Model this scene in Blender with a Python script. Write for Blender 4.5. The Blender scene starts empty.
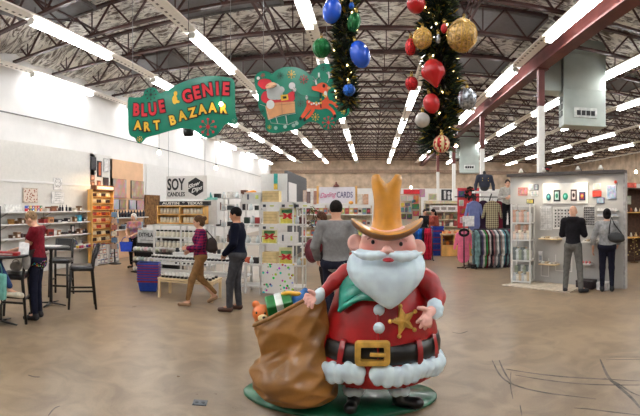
import bpy, math, random
import numpy as np
from mathutils import Vector, Matrix
random.seed(7); np.random.seed(7)
R = random.Random(11)
PI = math.pi
SC = bpy.context.scene
COL = SC.collection
F, CX, HY, CH = 430.0, 372.0, 207.0, 1.7      # measured from the photograph: px per radian, heading, horizon, eye height

def az(px): return (px - CX) / F
def pt(px, py, D):                              # point seen at a pixel, D metres away along the floor
    a = az(px); return Vector((D*math.sin(a), D*math.cos(a), CH + (HY-py)*D/F))
def fl(px, py):                                 # floor point
    return pt(px, py, CH*F/(py-HY))
def yp(px, py, Y): return pt(px, py, Y/math.cos(az(px)))
def xp(px, py, X): return pt(px, py, X/math.sin(az(px)))

# ---------------------------------------------------------------- materials
def lin(c):
    def f(u):
        u /= 255.0
        return u/12.92 if u <= .04045 else ((u+.055)/1.055)**2.4
    return tuple(f(v) for v in c[:3]) + (1.0,)
MATS = {}
def mat(name, col, rough=.5, metal=0.0, var=.12, scale=14.0, bump=0.0, bscale=None, coat=0.0, tex=None, col2=None, emit=0.0, alpha=None, trans=0.0, sub=0.0):
    if name in MATS: return MATS[name]
    m = bpy.data.materials.new(name); m.use_nodes = True
    nt = m.node_tree; N = nt.nodes; Lk = nt.links
    b = N['Principled BSDF']
    b.inputs['Roughness'].default_value = rough
    b.inputs['Metallic'].default_value = metal
    if rough >= .75 or name in ('sign_black','letter'): b.inputs['Specular IOR Level'].default_value = .15
    if coat:
        b.inputs['Coat Weight'].default_value = coat; b.inputs['Coat Roughness'].default_value = .12
    if trans: b.inputs['Transmission Weight'].default_value = trans
    c = lin(col)
    tc = N.new('ShaderNodeTexCoord'); mp = N.new('ShaderNodeMapping')
    Lk.new(tc.outputs['Object'], mp.inputs['Vector'])
    mix = N.new('ShaderNodeMix'); mix.data_type = 'RGBA'
    c2 = lin(col2) if col2 else tuple(v*(1-var*2.2) for v in c[:3]) + (1.0,)
    c1 = c if col2 else tuple(min(1, v*(1+var)) for v in c[:3]) + (1.0,)
    mix.inputs['A'].default_value = c1; mix.inputs['B'].default_value = c2
    if tex == 'plaid':
        fac = None; prev = None
        for ax, sc in (('X', scale), ('Z', scale)):
            w = N.new('ShaderNodeTexWave'); w.bands_direction = ax; w.inputs['Scale'].default_value = sc
            Lk.new(mp.outputs[0], w.inputs['Vector'])
            r = N.new('ShaderNodeMath'); r.operation = 'GREATER_THAN'; r.inputs[1].default_value = .5
            Lk.new(w.outputs['Fac'], r.inputs[0])
            if prev is None: prev = r
            else:
                s = N.new('ShaderNodeMath'); s.operation = 'ADD'; Lk.new(prev.outputs[0], s.inputs[0]); Lk.new(r.outputs[0], s.inputs[1])
                h = N.new('ShaderNodeMath'); h.operation = 'MULTIPLY'; h.inputs[1].default_value = .5; Lk.new(s.outputs[0], h.inputs[0]); fac = h
    elif tex in ('dots', 'floral', 'wares', 'mosaic'):
        w = N.new('ShaderNodeTexVoronoi'); w.inputs['Scale'].default_value = scale; Lk.new(mp.outputs[0], w.inputs['Vector'])
        if tex == 'dots' or tex == 'floral':
            r = N.new('ShaderNodeMath'); r.operation = 'LESS_THAN'; r.inputs[1].default_value = .36
            Lk.new(w.outputs['Distance'], r.inputs[0]); fac = r
        if tex != 'floral':
            hs = N.new('ShaderNodeHueSaturation'); hs.inputs['Saturation'].default_value = 1.3; hs.inputs['Value'].default_value = .75 if tex == 'dots' else .9
            Lk.new(w.outputs['Color'], hs.inputs['Color'])
            if tex == 'wares':
                m2 = N.new('ShaderNodeMix'); m2.data_type = 'RGBA'; m2.inputs['Factor'].default_value = .5; m2.inputs['A'].default_value = c
                Lk.new(hs.outputs[0], m2.inputs['B']); Lk.new(m2.outputs['Result'], mix.inputs['A']); Lk.new(m2.outputs['Result'], mix.inputs['B'])
                fac = w.outputs and w
                fac = None
            elif tex == 'mosaic':
                m2 = N.new('ShaderNodeMix'); m2.data_type = 'RGBA'; m2.inputs['Factor'].default_value = .32; m2.inputs['A'].default_value = c
                Lk.new(hs.outputs[0], m2.inputs['B']); Lk.new(m2.outputs['Result'], mix.inputs['A']); mix.inputs['B'].default_value = c2
                n = N.new('ShaderNodeTexNoise'); n.inputs['Scale'].default_value = scale*.6; Lk.new(mp.outputs[0], n.inputs['Vector'])
                fac = n
            else: Lk.new(hs.outputs[0], mix.inputs['B'])
    else:
        n = N.new('ShaderNodeTexNoise'); n.inputs['Scale'].default_value = scale; n.inputs['Detail'].default_value = 4
        if tex == 'wood': mp.inputs['Scale'].default_value = (1, 6, .35) if True else (1, 1, 1)
        if tex == 'woodx': mp.inputs['Scale'].default_value = (.35, 6, 6)
        Lk.new(mp.outputs[0], n.inputs['Vector'])
        cr = N.new('ShaderNodeMapRange'); cr.inputs['From Min'].default_value = .35; cr.inputs['From Max'].default_value = .68
        Lk.new(n.outputs['Fac'], cr.inputs['Value']); fac = cr
    if fac is not None: Lk.new(fac.outputs[0], mix.inputs['Factor'])
    Lk.new(mix.outputs['Result'], b.inputs['Base Color'])
    if bump:
        n2 = N.new('ShaderNodeTexNoise'); n2.inputs['Scale'].default_value = bscale or scale*3; n2.inputs['Detail'].default_value = 3
        Lk.new(tc.outputs['Object'], n2.inputs['Vector'])
        bp = N.new('ShaderNodeBump'); bp.inputs['Strength'].default_value = bump; bp.inputs['Distance'].default_value = .02
        Lk.new(n2.outputs['Fac'], bp.inputs['Height']); Lk.new(bp.outputs[0], b.inputs['Normal'])
    if emit:
        b.inputs['Emission Color'].default_value = c; b.inputs['Emission Strength'].default_value = emit
    MATS[name] = m
    return m
def cm(col, rough=.55, **k):                    # plain colour material, cached by colour
    return mat('paint_%d_%d_%d_%d' % (col[0], col[1], col[2], int(rough*100)), col, rough, **k)

# ---------------------------------------------------------------- mesh builder
class MB:
    def __init__(s): s.v = []; s.f = []; s.m = []; s.sm = []
    def add(s, vs, fs, smooth=False, mi=0):
        o = len(s.v); s.v += [tuple(p) for p in vs]
        for f in fs: s.f.append(tuple(i+o for i in f)); s.m.append(mi); s.sm.append(smooth)
        return s
    def box(s, x0, y0, z0, x1, y1, z1, mi=0):
        return s.add([(x0,y0,z0),(x1,y0,z0),(x1,y1,z0),(x0,y1,z0),(x0,y0,z1),(x1,y0,z1),(x1,y1,z1),(x0,y1,z1)],
                     [(0,3,2,1),(4,5,6,7),(0,1,5,4),(1,2,6,5),(2,3,7,6),(3,0,4,7)], False, mi)
    def bc(s, c, sz, rz=0.0, mi=0, rx=0.0, ry=0.0):
        M = Matrix.Translation(Vector(c)) @ Matrix.Rotation(rz,4,'Z') @ Matrix.Rotation(ry,4,'Y') @ Matrix.Rotation(rx,4,'X')
        a, b, d = sz[0]/2, sz[1]/2, sz[2]/2
        vs = [M @ Vector(p) for p in ((-a,-b,-d),(a,-b,-d),(a,b,-d),(-a,b,-d),(-a,-b,d),(a,-b,d),(a,b,d),(-a,b,d))]
        return s.add(vs, [(0,3,2,1),(4,5,6,7),(0,1,5,4),(1,2,6,5),(2,3,7,6),(3,0,4,7)], False, mi)
    def frame(s, p, q):
        d = (Vector(q)-Vector(p)); L = d.length or 1e-6; d = d/L
        u = Vector((0,0,1)) if abs(d.z) < .95 else Vector((0,1,0))
        a = d.cross(u).normalized(); b = a.cross(d)
        return d, a, b
    def bar(s, p, q, w, h=None, mi=0):
        h = h or w; p = Vector(p); q = Vector(q); d, a, b = s.frame(p, q)
        vs = [e + a*w/2*i + b*h/2*j for e in (p, q) for i, j in ((-1,-1),(1,-1),(1,1),(-1,1))]
        return s.add(vs, [(3,2,1,0),(4,5,6,7),(0,1,5,4),(1,2,6,5),(2,3,7,6),(3,0,4,7)], False, mi)
    def tube(s, pts, rad, n=8, mi=0, cap=True, flat=1.0):
        pts = [Vector(p) for p in pts]
        if not hasattr(rad, '__len__'): rad = [rad]*len(pts)
        vs = []; fs = []; pa = None
        for i, p in enumerate(pts):
            d = (pts[min(i+1, len(pts)-1)] - pts[max(i-1, 0)])
            if d.length < 1e-9: d = Vector((0,0,1))
            d.normalize()
            if pa is None:
                u = Vector((0,0,1)) if abs(d.z) < .9 else Vector((0,1,0))
                a = d.cross(u).normalized()
            else: a = (pa - d*pa.dot(d)).normalized()
            pa = a; b = a.cross(d)
            for k in range(n):
                t = 2*PI*k/n; vs.append(p + a*math.cos(t)*rad[i] + b*math.sin(t)*rad[i]*flat)
        for i in range(len(pts)-1):
            for k in range(n):
                k2 = (k+1) % n; fs.append((i*n+k, (i+1)*n+k, (i+1)*n+k2, i*n+k2))
        s.add(vs, fs, True, mi)
        if cap:
            o = len(s.v) - len(vs)
            s.f.append(tuple(o+k for k in range(n))); s.m.append(mi); s.sm.append(False)
            s.f.append(tuple(o+(len(pts)-1)*n+k for k in reversed(range(n)))); s.m.append(mi); s.sm.append(False)
        return s
    def cyl(s, p, q, r0, r1=None, n=12, mi=0): return s.tube([p, q], [r0, r0 if r1 is None else r1], n, mi)
    def ell(s, c, r, n=14, m=9, M=None, mi=0, mod=None):
        if not hasattr(r, '__len__'): r = (r, r, r)
        vs = [(0,0,-1)]; fs = []
        for i in range(1, m):
            t = -PI/2 + PI*i/m
            for k in range(n):
                a = 2*PI*k/n; vs.append((math.cos(t)*math.cos(a), math.cos(t)*math.sin(a), math.sin(t)))
        vs.append((0,0,1))
        out = []
        for p in vs:
            q = mod(p) if mod else p
            q = Vector((q[0]*r[0], q[1]*r[1], q[2]*r[2]))
            if M is not None: q = M @ q
            out.append(q + Vector(c))
        for k in range(n): fs.append((0, 1+(k+1) % n, 1+k))
        for i in range(m-2):
            for k in range(n):
                k2 = (k+1) % n; a = 1+i*n; fs.append((a+k, a+k2, a+n+k2, a+n+k))
        a = 1+(m-2)*n; e = len(out)-1
        for k in range(n): fs.append((a+k, a+(k+1) % n, e))
        return s.add(out, fs, True, mi)
    def lathe(s, prof, c=(0,0,0), n=16, mi=0, smooth=True, sx=1, sy=1):
        vs = []; fs = []
        for r, z in prof:
            for k in range(n):
                a = 2*PI*k/n; vs.append((c[0]+r*sx*math.cos(a), c[1]+r*sy*math.sin(a), c[2]+z))
        for i in range(len(prof)-1):
            for k in range(n):
                k2 = (k+1) % n; fs.append((i*n+k, i*n+k2, (i+1)*n+k2, (i+1)*n+k))
        s.add(vs, fs, smooth, mi); o = len(s.v)-len(vs)
        if prof[0][0] > 1e-4: s.f.append(tuple(o+k for k in reversed(range(n)))); s.m.append(mi); s.sm.append(False)
        if prof[-1][0] > 1e-4: s.f.append(tuple(o+(len(prof)-1)*n+k for k in range(n))); s.m.append(mi); s.sm.append(False)
        return s
    def prism(s, poly, y0, y1, fn=None, mi=0, side=None):
        # polygon (u, v) extruded from depth y0 to y1; fn maps (u, depth, v) to 3-D
        fn = fn or (lambda u, y, v: (u, y, v)); n = len(poly)
        ar = sum(poly[i][0]*poly[(i+1) % n][1]-poly[(i+1) % n][0]*poly[i][1] for i in range(n))
        if ar < 0: poly = poly[::-1]
        vs = [fn(u, y0, v) for u, v in poly] + [fn(u, y1, v) for u, v in poly]
        s.add(vs, [tuple(range(n)), tuple(range(2*n-1, n-1, -1))], False, mi)
        o = len(s.v)-2*n; k = mi if side is None else side
        for i in range(n):
            j = (i+1) % n; s.f.append((o+j, o+i, o+n+i, o+n+j)); s.m.append(k); s.sm.append(False)
        return s
    def build(s, name, ms, parent=None, loc=None, rz=0.0, bevel=0.0):
        me = bpy.data.meshes.new(name); me.from_pydata(s.v, [], s.f)
        if not isinstance(ms, (list, tuple)): ms = [ms]
        for m in ms: me.materials.append(m)
        me.polygons.foreach_set('material_index', s.m); me.polygons.foreach_set('use_smooth', s.sm); me.update()
        o = bpy.data.objects.new(name, me); COL.objects.link(o)
        if parent is not None: o.parent = parent
        if loc is not None: o.location = loc
        o.rotation_euler = (0, 0, rz)
        if bevel:
            b = o.modifiers.new('edge', 'BEVEL'); b.width = bevel; b.segments = 2; b.limit_method = 'ANGLE'
        return o

def tag(o, label, cat, group=None, kind=None):
    if label: o['label'] = label
    if cat: o['category'] = cat
    if group: o['group'] = group
    if kind: o['kind'] = kind
    return o
def thing(name, label, cat, loc=(0,0,0), rz=0.0, group=None):
    o = bpy.data.objects.new(name, None); COL.objects.link(o); o.empty_display_size = .1
    o.location = loc; o.rotation_euler = (0, 0, rz)
    return tag(o, label, cat, group)
def copy_tree(o, parent=None):
    c = o.copy(); COL.objects.link(c); c.parent = parent
    for ch in list(o.children): copy_tree(ch, c)
    return c
def dup(o, loc, rz=None, label=None, group=None):
    c = copy_tree(o); c.location = loc
    if rz is not None: c.rotation_euler = (0, 0, rz)
    if label: c['label'] = label
    if group: c['group'] = group
    return c
def struct(o, part=False):
    o['kind'] = 'structure'; return o

# ---------------------------------------------------------------- smooth bodies: fields polygonised into one skin
def cap(a, b, ra, rb=None, k=.02, sub=False): return ('c', np.array(a, float), np.array(b, float), ra, ra if rb is None else rb, k, sub)
def el(c, r, k=.02, sub=False, rot=None): return ('e', np.array(c, float), np.array(r if hasattr(r, '__len__') else (r, r, r), float), rot, None, k, sub)
def field_mesh(prims, h, clip=None, sc=1.0):
    lo = np.full(3, 1e9); hi = -lo
    for p in prims:
        if p[6]: continue
        if p[0] == 'c':
            r = max(p[3], p[4]); lo = np.minimum(lo, np.minimum(p[1], p[2])-r); hi = np.maximum(hi, np.maximum(p[1], p[2])+r)
        else:
            r = p[2].max() if p[3] is not None else p[2]; lo = np.minimum(lo, p[1]-r); hi = np.maximum(hi, p[1]+r)
    lo -= 3*h; hi += 3*h
    n = np.ceil((hi-lo)/h).astype(int)+1
    D = np.full(tuple(n), 1.0)
    for p in prims:
        k = p[5]; m = k*1.6 + 2.5*h
        if p[0] == 'c':
            r = max(p[3], p[4]); a = np.minimum(p[1], p[2])-r-m; b = np.maximum(p[1], p[2])+r+m
        else:
            r = p[2].max() if p[3] is not None else p[2]; a = p[1]-r-m; b = p[1]+r+m
        i0 = np.clip(np.floor((a-lo)/h).astype(int), 0, n-1); i1 = np.clip(np.ceil((b-lo)/h).astype(int)+1, 1, n)
        sl = tuple(slice(i0[j], i1[j]) for j in range(3))
        X, Y, Z = np.meshgrid(*[lo[j]+h*np.arange(i0[j], i1[j]) for j in range(3)], indexing='ij')
        P = np.stack([X, Y, Z], -1)
        if p[0] == 'c':
            ba = p[2]-p[1]; L = max(ba.dot(ba), 1e-9); t = np.clip(((P-p[1])@ba)/L, 0, 1)
            d = np.linalg.norm(P-p[1]-t[..., None]*ba, axis=-1) - (p[3]+(p[4]-p[3])*t)
        else:
            Q = P-p[1]
            if p[3] is not None: Q = Q@np.array(p[3])
            k0 = np.linalg.norm(Q/p[2], axis=-1); k1 = np.linalg.norm(Q/p[2]**2, axis=-1)+1e-9
            d = k0*(k0-1)/k1
        c = D[sl]
        if p[6]:
            hh = np.maximum(k-np.abs(c+d), 0)/k; D[sl] = np.maximum(c, -d)+hh*hh*k*.25
        else:
            hh = np.maximum(k-np.abs(c-d), 0)/k; D[sl] = np.minimum(c, d)-hh*hh*k*.25
    if clip is not None:
        X, Y, Z = np.meshgrid(*[lo[j]+h*np.arange(n[j]) for j in range(3)], indexing='ij')
        D = np.maximum(D, clip(X, Y, Z))
    S = D < 0
    c8 = [S[i:n[0]-1+i, j:n[1]-1+j, k:n[2]-1+k] for i in (0,1) for j in (0,1) for k in (0,1)]
    anyc = np.logical_or.reduce(c8); allc = np.logical_and.reduce(c8); mask = anyc & ~allc
    idx = np.full(mask.shape, -1, int); ii = np.argwhere(mask); idx[mask] = np.arange(len(ii))
    acc = np.zeros((len(ii), 3)); cnt = np.zeros(len(ii))
    offs = [(i,j,k) for i in (0,1) for j in (0,1) for k in (0,1)]
    for a in offs:
        for ax in range(3):
            if a[ax]: continue
            b = list(a); b[ax] = 1
            ia = ii+np.array(a); ib = ii+np.array(b)
            va = D[ia[:,0], ia[:,1], ia[:,2]]; vb = D[ib[:,0], ib[:,1], ib[:,2]]
            cr = (va < 0) != (vb < 0); t = np.where(cr, va/np.where(np.abs(va-vb) < 1e-12, 1, va-vb), 0)
            pos = np.array(a, float)[None]+np.zeros((len(ii), 3)); pos[:, ax] += t
            acc += np.where(cr[:, None], pos, 0); cnt += cr
    V = lo + h*(ii + acc/np.maximum(cnt, 1)[:, None])
    faces = []
    for ax in range(3):
        sa = [slice(None)]*3; sb = [slice(None)]*3; sa[ax] = slice(0, -1); sb[ax] = slice(1, None)
        A = S[tuple(sa)]; B = S[tuple(sb)]
        e = np.argwhere(A != B); u, w = (ax+1) % 3, (ax+2) % 3
        e = e[(e[:, u] > 0) & (e[:, w] > 0) & (e[:, u] < n[u]-1) & (e[:, w] < n[w]-1)]
        if not len(e): continue
        q = []
        for du, dw in ((-1,-1),(0,-1),(0,0),(-1,0)):
            c = e.copy(); c[:, u] += du; c[:, w] += dw; q.append(idx[c[:,0], c[:,1], c[:,2]])
        q = np.stack(q, 1); ins = A[e[:,0], e[:,1], e[:,2]]
        q[~ins] = q[~ins][:, ::-1]; faces.append(q)
    Fq = np.concatenate(faces)
    return V*sc, Fq
def skin(name, prims, h, m, parent=None, clip=None, sc=1.0, loc=None, rz=0.0, color_by=None):
    V, Q = field_mesh(prims, h, clip, sc)
    me = bpy.data.meshes.new(name); me.from_pydata(V.tolist(), [], Q.tolist())
    ms = m if isinstance(m, (list, tuple)) else [m]
    for x in ms: me.materials.append(x)
    me.polygons.foreach_set('use_smooth', [True]*len(me.polygons))
    if color_by is not None:
        cen = V[Q].mean(1); me.polygons.foreach_set('material_index', color_by(cen).astype(int).tolist())
    me.update()
    o = bpy.data.objects.new(name, me); COL.objects.link(o)
    if parent is not None: o.parent = parent
    if loc is not None: o.location = loc
    o.rotation_euler = (0, 0, rz)
    return o
def loft(rings, n=32, fn=None, cap0=True, cap1=True):
    """rings of (z, cx, cy, rx, ry); fn(i, angle, x, y, z) may move a point"""
    b = MB(); vs = []; fs = []
    for i, (z, cx, cy, rx, ry) in enumerate(rings):
        for k in range(n):
            a = 2*PI*k/n; p = (cx+rx*math.cos(a), cy+ry*math.sin(a), z)
            vs.append(fn(i, a, *p) if fn else p)
    for i in range(len(rings)-1):
        for k in range(n):
            k2 = (k+1) % n; fs.append((i*n+k, i*n+k2, (i+1)*n+k2, (i+1)*n+k))
    m = len(rings)-1
    if rings[0][0] > rings[-1][0]: fs = [f[::-1] for f in fs]
    b.add(vs, fs, True)
    if cap0: b.f.append(tuple(k for k in range(n))); b.m.append(0); b.sm.append(True)
    if cap1: b.f.append(tuple(m*n+k for k in range(n))); b.m.append(0); b.sm.append(True)
    return b
def text_mb(txt, size, depth=.004, bold=0.0, warp=None, width=None, sp=1.0):
    """lettering as geometry, centred on the origin in the XZ plane, facing -Y"""
    cu = bpy.data.curves.new('lettering', 'FONT'); cu.body = txt; cu.size = size; cu.extrude = depth; cu.offset = bold
    cu.align_x = 'CENTER'; cu.align_y = 'CENTER'; cu.space_character = sp; cu.resolution_u = 3
    o = bpy.data.objects.new('lettering', cu); COL.objects.link(o)
    dg = bpy.context.evaluated_depsgraph_get(); me = bpy.data.meshes.new_from_object(o.evaluated_get(dg))
    b = MB(); vs = [v.co.copy() for v in me.vertices]
    if vs:
        x0 = min(v.x for v in vs); x1 = max(v.x for v in vs); k = (width/(x1-x0)) if width else 1.0; cxm = (x0+x1)/2
        out = []
        for v in vs:
            x, z, y = (v.x-cxm)*k, v.y, -v.z
            if warp: x, z = warp(x, z)
            out.append((x, y, z))
        b.add(out, [tuple(p.vertices) for p in me.polygons])
    bpy.data.objects.remove(o); bpy.data.curves.remove(cu); bpy.data.meshes.remove(me)
    return b
# ================================================================ room
XL, XR, YB, YF, ZC = -8.0, 17.0, 33.5, -9.0, 6.08
M_wallw = mat('white_wall_paint', (232,230,226), .7, var=.03, scale=1.5, bump=.05)
M_brick = mat('tan_block', (196,174,150), .8, var=.14, scale=2.0, bump=.2)
M_conc = None
def concrete():
    m = bpy.data.materials.new('polished_concrete'); m.use_nodes = True; nt = m.node_tree; N = nt.nodes; Lk = nt.links; b = N['Principled BSDF']
    tc = N.new('ShaderNodeTexCoord')
    def noise(s, d, dist=0): 
        n = N.new('ShaderNodeTexNoise'); n.inputs['Scale'].default_value = s; n.inputs['Detail'].default_value = d; n.inputs['Distortion'].default_value = dist
        Lk.new(tc.outputs['Object'], n.inputs['Vector']); return n
    n1 = noise(.45, 6, .6); n2 = noise(2.6, 8, 1.2); n3 = noise(60, 3)
    r1 = N.new('ShaderNodeValToRGB'); e = r1.color_ramp.elements
    e[0].position = .34; e[0].color = lin((122,101,78)); e[1].position = .66; e[1].color = lin((174,149,118))
    Lk.new(n1.outputs['Fac'], r1.inputs[0])
    r2 = N.new('ShaderNodeValToRGB'); e = r2.color_ramp.elements
    e[0].position = .36; e[0].color = lin((110,94,74)); e[1].position = .62; e[1].color = lin((172,151,124))
    Lk.new(n2.outputs['Fac'], r2.inputs[0])
    mx = N.new('ShaderNodeMix'); mx.data_type = 'RGBA'; mx.inputs['Factor'].default_value = .45
    Lk.new(r1.outputs[0], mx.inputs['A']); Lk.new(r2.outputs[0], mx.inputs['B'])
    m3 = N.new('ShaderNodeMix'); m3.data_type = 'RGBA'; m3.blend_type = 'MULTIPLY'; m3.inputs['Factor'].default_value = .25
    Lk.new(mx.outputs['Result'], m3.inputs['A']); Lk.new(n3.outputs['Fac'], m3.inputs['B'])
    Lk.new(m3.outputs['Result'], b.inputs['Base Color'])
    rr = N.new('ShaderNodeMapRange'); rr.inputs['To Min'].default_value = .22; rr.inputs['To Max'].default_value = .42
    Lk.new(n2.outputs['Fac'], rr.inputs['Value']); Lk.new(rr.outputs[0], b.inputs['Roughness'])
    bp = N.new('ShaderNodeBump'); bp.inputs['Strength'].default_value = .06; bp.inputs['Distance'].default_value = .01
    Lk.new(n2.outputs['Fac'], bp.inputs['Height']); Lk.new(bp.outputs[0], b.inputs['Normal'])
    return m
M_conc = concrete()
flo = MB().box(XL-.2, YF-.2, -.15, XR+.2, YB+.2, 0).build('floor', M_conc); struct(flo)
# black rubber scuffs and a socket cover on the floor
M_scuff = mat('rubber_scuff', (96,86,78), .5, var=.3, scale=8)
def scuff(pts, w, name='rubber_scuff'):
    b = MB(); P = [fl(*p) for p in pts]
    # smooth
    for _ in range(2):
        Q = [P[0]]
        for i in range(len(P)-1): Q += [P[i]*.75+P[i+1]*.25, P[i]*.25+P[i+1]*.75]
        P = Q+[P[-1]]
    for i in range(len(P)-1):
        d = (P[i+1]-P[i]); d.z = 0; d.normalize(); n = Vector((-d.y, d.x, 0))*w/2
        ta = .3+.7*math.sin(PI*i/(len(P)-1)); tb = .3+.7*math.sin(PI*(i+1)/(len(P)-1))
        vs = [P[i]-n*ta, P[i]+n*ta, P[i+1]+n*tb, P[i+1]-n*tb]
        b.add([(v.x, v.y, z) for z in (.0002, .0012) for v in vs], [(4,7,6,5),(0,1,2,3),(0,4,5,1),(1,5,6,2),(2,6,7,3),(3,7,4,0)])
    o = b.build(name, M_scuff, flo); return o
scuff([(492,360),(500,377),(515,386),(545,393),(572,396),(596,399)], .022)
scuff([(499,360),(504,372),(512,384)], .018)
scuff([(506,369),(530,373),(565,377),(605,379),(640,381)], .026)
scuff([(515,375),(545,380),(580,384),(615,385),(640,385)], .022)
scuff([(574,408),(590,409),(612,412),(640,415)], .016)
scuff([(600,359),(608,378),(618,386),(632,398),(640,408)], .035)
scuff([(604,378),(616,382),(630,392),(640,396)], .02)
scuff([(608,357),(640,357)], .012)
scuff([(606,359.5),(640,359.5)], .012)
scuff([(511,372),(510,385),(513,399)], .01)
scuff([(452,332),(460,334),(468,331)], .02)
scuff([(520,405),(522,416)], .01)
scuff([(28,375),(34,377),(40,377)], .02)
scuff([(48,416),(54,408),(60,406)], .012)
p = fl(200,403)
b = MB(); b.box(-.062,-.052,0,.062,.052,.006)
so = b.build('floor_socket', mat('cast_grey', (92,98,104), .4, .6), None, (p.x,p.y,0), .25, bevel=.003)
tag(so, 'small grey metal socket cover set flush in the bare concrete', 'floor socket')
for i in (-1,1):
    MB().cyl((i*.028,0,.006),(i*.028,0,.0085),.016,n=16).build('socket_lid', mat('cast_dark',(60,64,70),.4,.6), so)
    MB().cyl((i*.052,-.04,.006),(i*.052,-.04,.008),.004,n=8).build('screw', mat('cast_dark',(60,64,70),.4,.6), so)

# walls
struct(MB().box(XL-.2, YF, 0, XL, YB, ZC+.3).build('wall_left', M_wallw))
struct(MB().box(XR, YF, 0, XR+.2, YB, ZC+.3).build('wall_right', M_brick))
struct(MB().box(XL-.2, YF-.2, 0, XR+.2, YF, ZC+.3).build('wall_front', M_wallw))
bw = MB().box(XL-.2, YB, 0, XR+.2, YB+.2, ZC+.3).build('wall_back', M_brick); struct(bw)
struct(MB().box(XL, YB-.12, 0, XR, YB-.001, 3.15).build('trim_1', M_wallw))     # white painted lower wall
struct(MB().box(XL, YB-.25, 4.35, XR, YB-.001, 4.6).build('trim_2', mat('ledger', (150,124,104), .7)))
# conduit along the left wall and seams
struct(MB().cyl((XL+.03, 5, 4.05),(XL+.03, 30, 3.9),.018,n=6).build('trim_3', mat('conduit',(150,148,145),.5)))
struct(MB().box(XL+.001,6.3,0,XL+.10,10.5,3.33).build('trim_4', mat('panel_board',(222,219,211),.6,var=.02)))
struct(MB().box(XL+.001,6.2,0,XL+.14,6.3,3.36).build('trim_5', mat('panel_edge_grey',(120,118,115),.6)))  # grey strip along the near end of the panel
struct(MB().box(XL+.10,6.3,2.32,XL+.125,10.5,2.38).build('trim_6', M_wallw))
struct(MB().box(XL+.001,13.7,1.8,XL+.06,24,1.86).build('trim_7', mat('rail_grey',(200,196,190),.6)))
struct(MB().box(XL+.001,13.75,0,XL+.05,24,3.3).build('trim_8', mat('panel_board2',(226,224,219),.6,var=.02)))

# roof deck: sagging foil-faced insulation between the joists
def foil():
    m = bpy.data.materials.new('foil_insulation'); m.use_nodes = True; nt = m.node_tree; N = nt.nodes; Lk = nt.links; b = N['Principled BSDF']
    tc = N.new('ShaderNodeTexCoord'); mp = N.new('ShaderNodeMapping'); mp.inputs['Scale'].default_value = (1.0, 2.6, 1)
    Lk.new(tc.outputs['Object'], mp.inputs['Vector'])
    n = N.new('ShaderNodeTexNoise'); n.inputs['Scale'].default_value = 1.7; n.inputs['Detail'].default_value = 10; n.inputs['Roughness'].default_value = .68; n.inputs['Distortion'].default_value = 1.8; Lk.new(mp.outputs[0], n.inputs['Vector'])
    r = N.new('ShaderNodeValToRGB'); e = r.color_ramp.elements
    e[0].position = .42; e[0].color = lin((108,92,76)); e[1].position = .53; e[1].color = lin((255,250,240))  # near-white patches put the foil's silver glints into its colour
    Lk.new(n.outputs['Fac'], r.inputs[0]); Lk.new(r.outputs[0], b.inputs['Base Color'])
    b.inputs['Metallic'].default_value = .25; b.inputs['Roughness'].default_value = .42
    n2 = N.new('ShaderNodeTexNoise'); n2.inputs['Scale'].default_value = 4; n2.inputs['Detail'].default_value = 9; n2.inputs['Distortion'].default_value = 2; Lk.new(mp.outputs[0], n2.inputs['Vector'])
    bp = N.new('ShaderNodeBump'); bp.inputs['Strength'].default_value = 1.0; bp.inputs['Distance'].default_value = .16
    Lk.new(n2.outputs['Fac'], bp.inputs['Height']); Lk.new(bp.outputs[0], b.inputs['Normal'])
    return m
nx, ny = 190, 330
vs = []; fs = []
rg = np.random.RandomState(3); ph = rg.rand(8, 3)*6
for j in range(ny+1):
    y = YF + (YB-YF)*j/ny
    for i in range(nx+1):
        x = XL + (XR-XL)*i/nx
        t = ((y-4.4) % 1.44)/1.44
        z = ZC - .10*math.sin(PI*t) - .05*abs(math.sin(x*1.7+ph[0,0]+math.sin(y*2.1))) - .04*math.sin(x*5+y*3.1) * math.sin(y*4.3+x)
        e_ = min(1, max(0, (-6.75-x)/1.2)); z -= .52*e_*e_*(3-2*e_)
        z += .05*math.sin(x*9+2*math.sin(y*5))*math.sin(y*11+x*3)*.5
        vs.append((x, y, z))
for j in range(ny):
    for i in range(nx):
        a = j*(nx+1)+i; fs.append((a, a+nx+1, a+nx+2, a+1))
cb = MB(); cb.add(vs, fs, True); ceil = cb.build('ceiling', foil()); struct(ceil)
struct(MB().box(XL-.2, YF-.2, ZC+.1, XR+.2, YB+.2, ZC+.3).build('ceiling', mat('deck', (120,110,100), .8)))

# open-web joists and the girder on its columns
M_steel = mat('oxide_steel', (64,34,28), .55, .0, var=.2, scale=6)
M_girder = mat('girder_red', (98,46,40), .55, var=.12, scale=4)
XB, ZJ, DJ = 3.85, 5.32, .62
def joist_mesh(x0, x1, seg):
    b = MB(); n = int(round((x1-x0)/seg)); s = (x1-x0)/n
    b.box(x0,-.05,0,x1,.05,.05); b.box(x0-.0,-.05,DJ-.05,x1,.05,DJ)
    for i in range(n):
        a = x0+i*s
        b.bar((a, 0, DJ-.03), (a+s/2, 0, .03), .034); b.bar((a+s/2, 0, .03), (a+s, 0, DJ-.03), .034)
        if i % 2 == 0: b.bar((a+s/2,0,.03),(a+s/2,0,DJ-.03),.022)
    return b
jl = tag(joist_mesh(XL, XB-.08, 1.02).build('roof_joist', M_steel, None, (0, 4.4+1.44*2, ZJ)),
         'dark open-web steel roof joist between the white wall and the red girder', 'roof joist', 'open-web joists over the aisle bay')
jr = tag(joist_mesh(XB+.08, XR, 1.02).build('roof_joist', M_steel, None, (0, 4.4+1.44*2, ZJ)),
         'dark open-web steel roof joist beyond the red girder, over the metal air units', 'roof joist', 'open-web joists beyond the girder')
k = -9
while 4.4+1.44*k < YB-.2:
    if k != 2 and k >= -1:
        for src in (jl, jr):
            c = src.copy(); COL.objects.link(c); c.location = (0, 4.4+1.44*k, ZJ)
    k += 1
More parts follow.
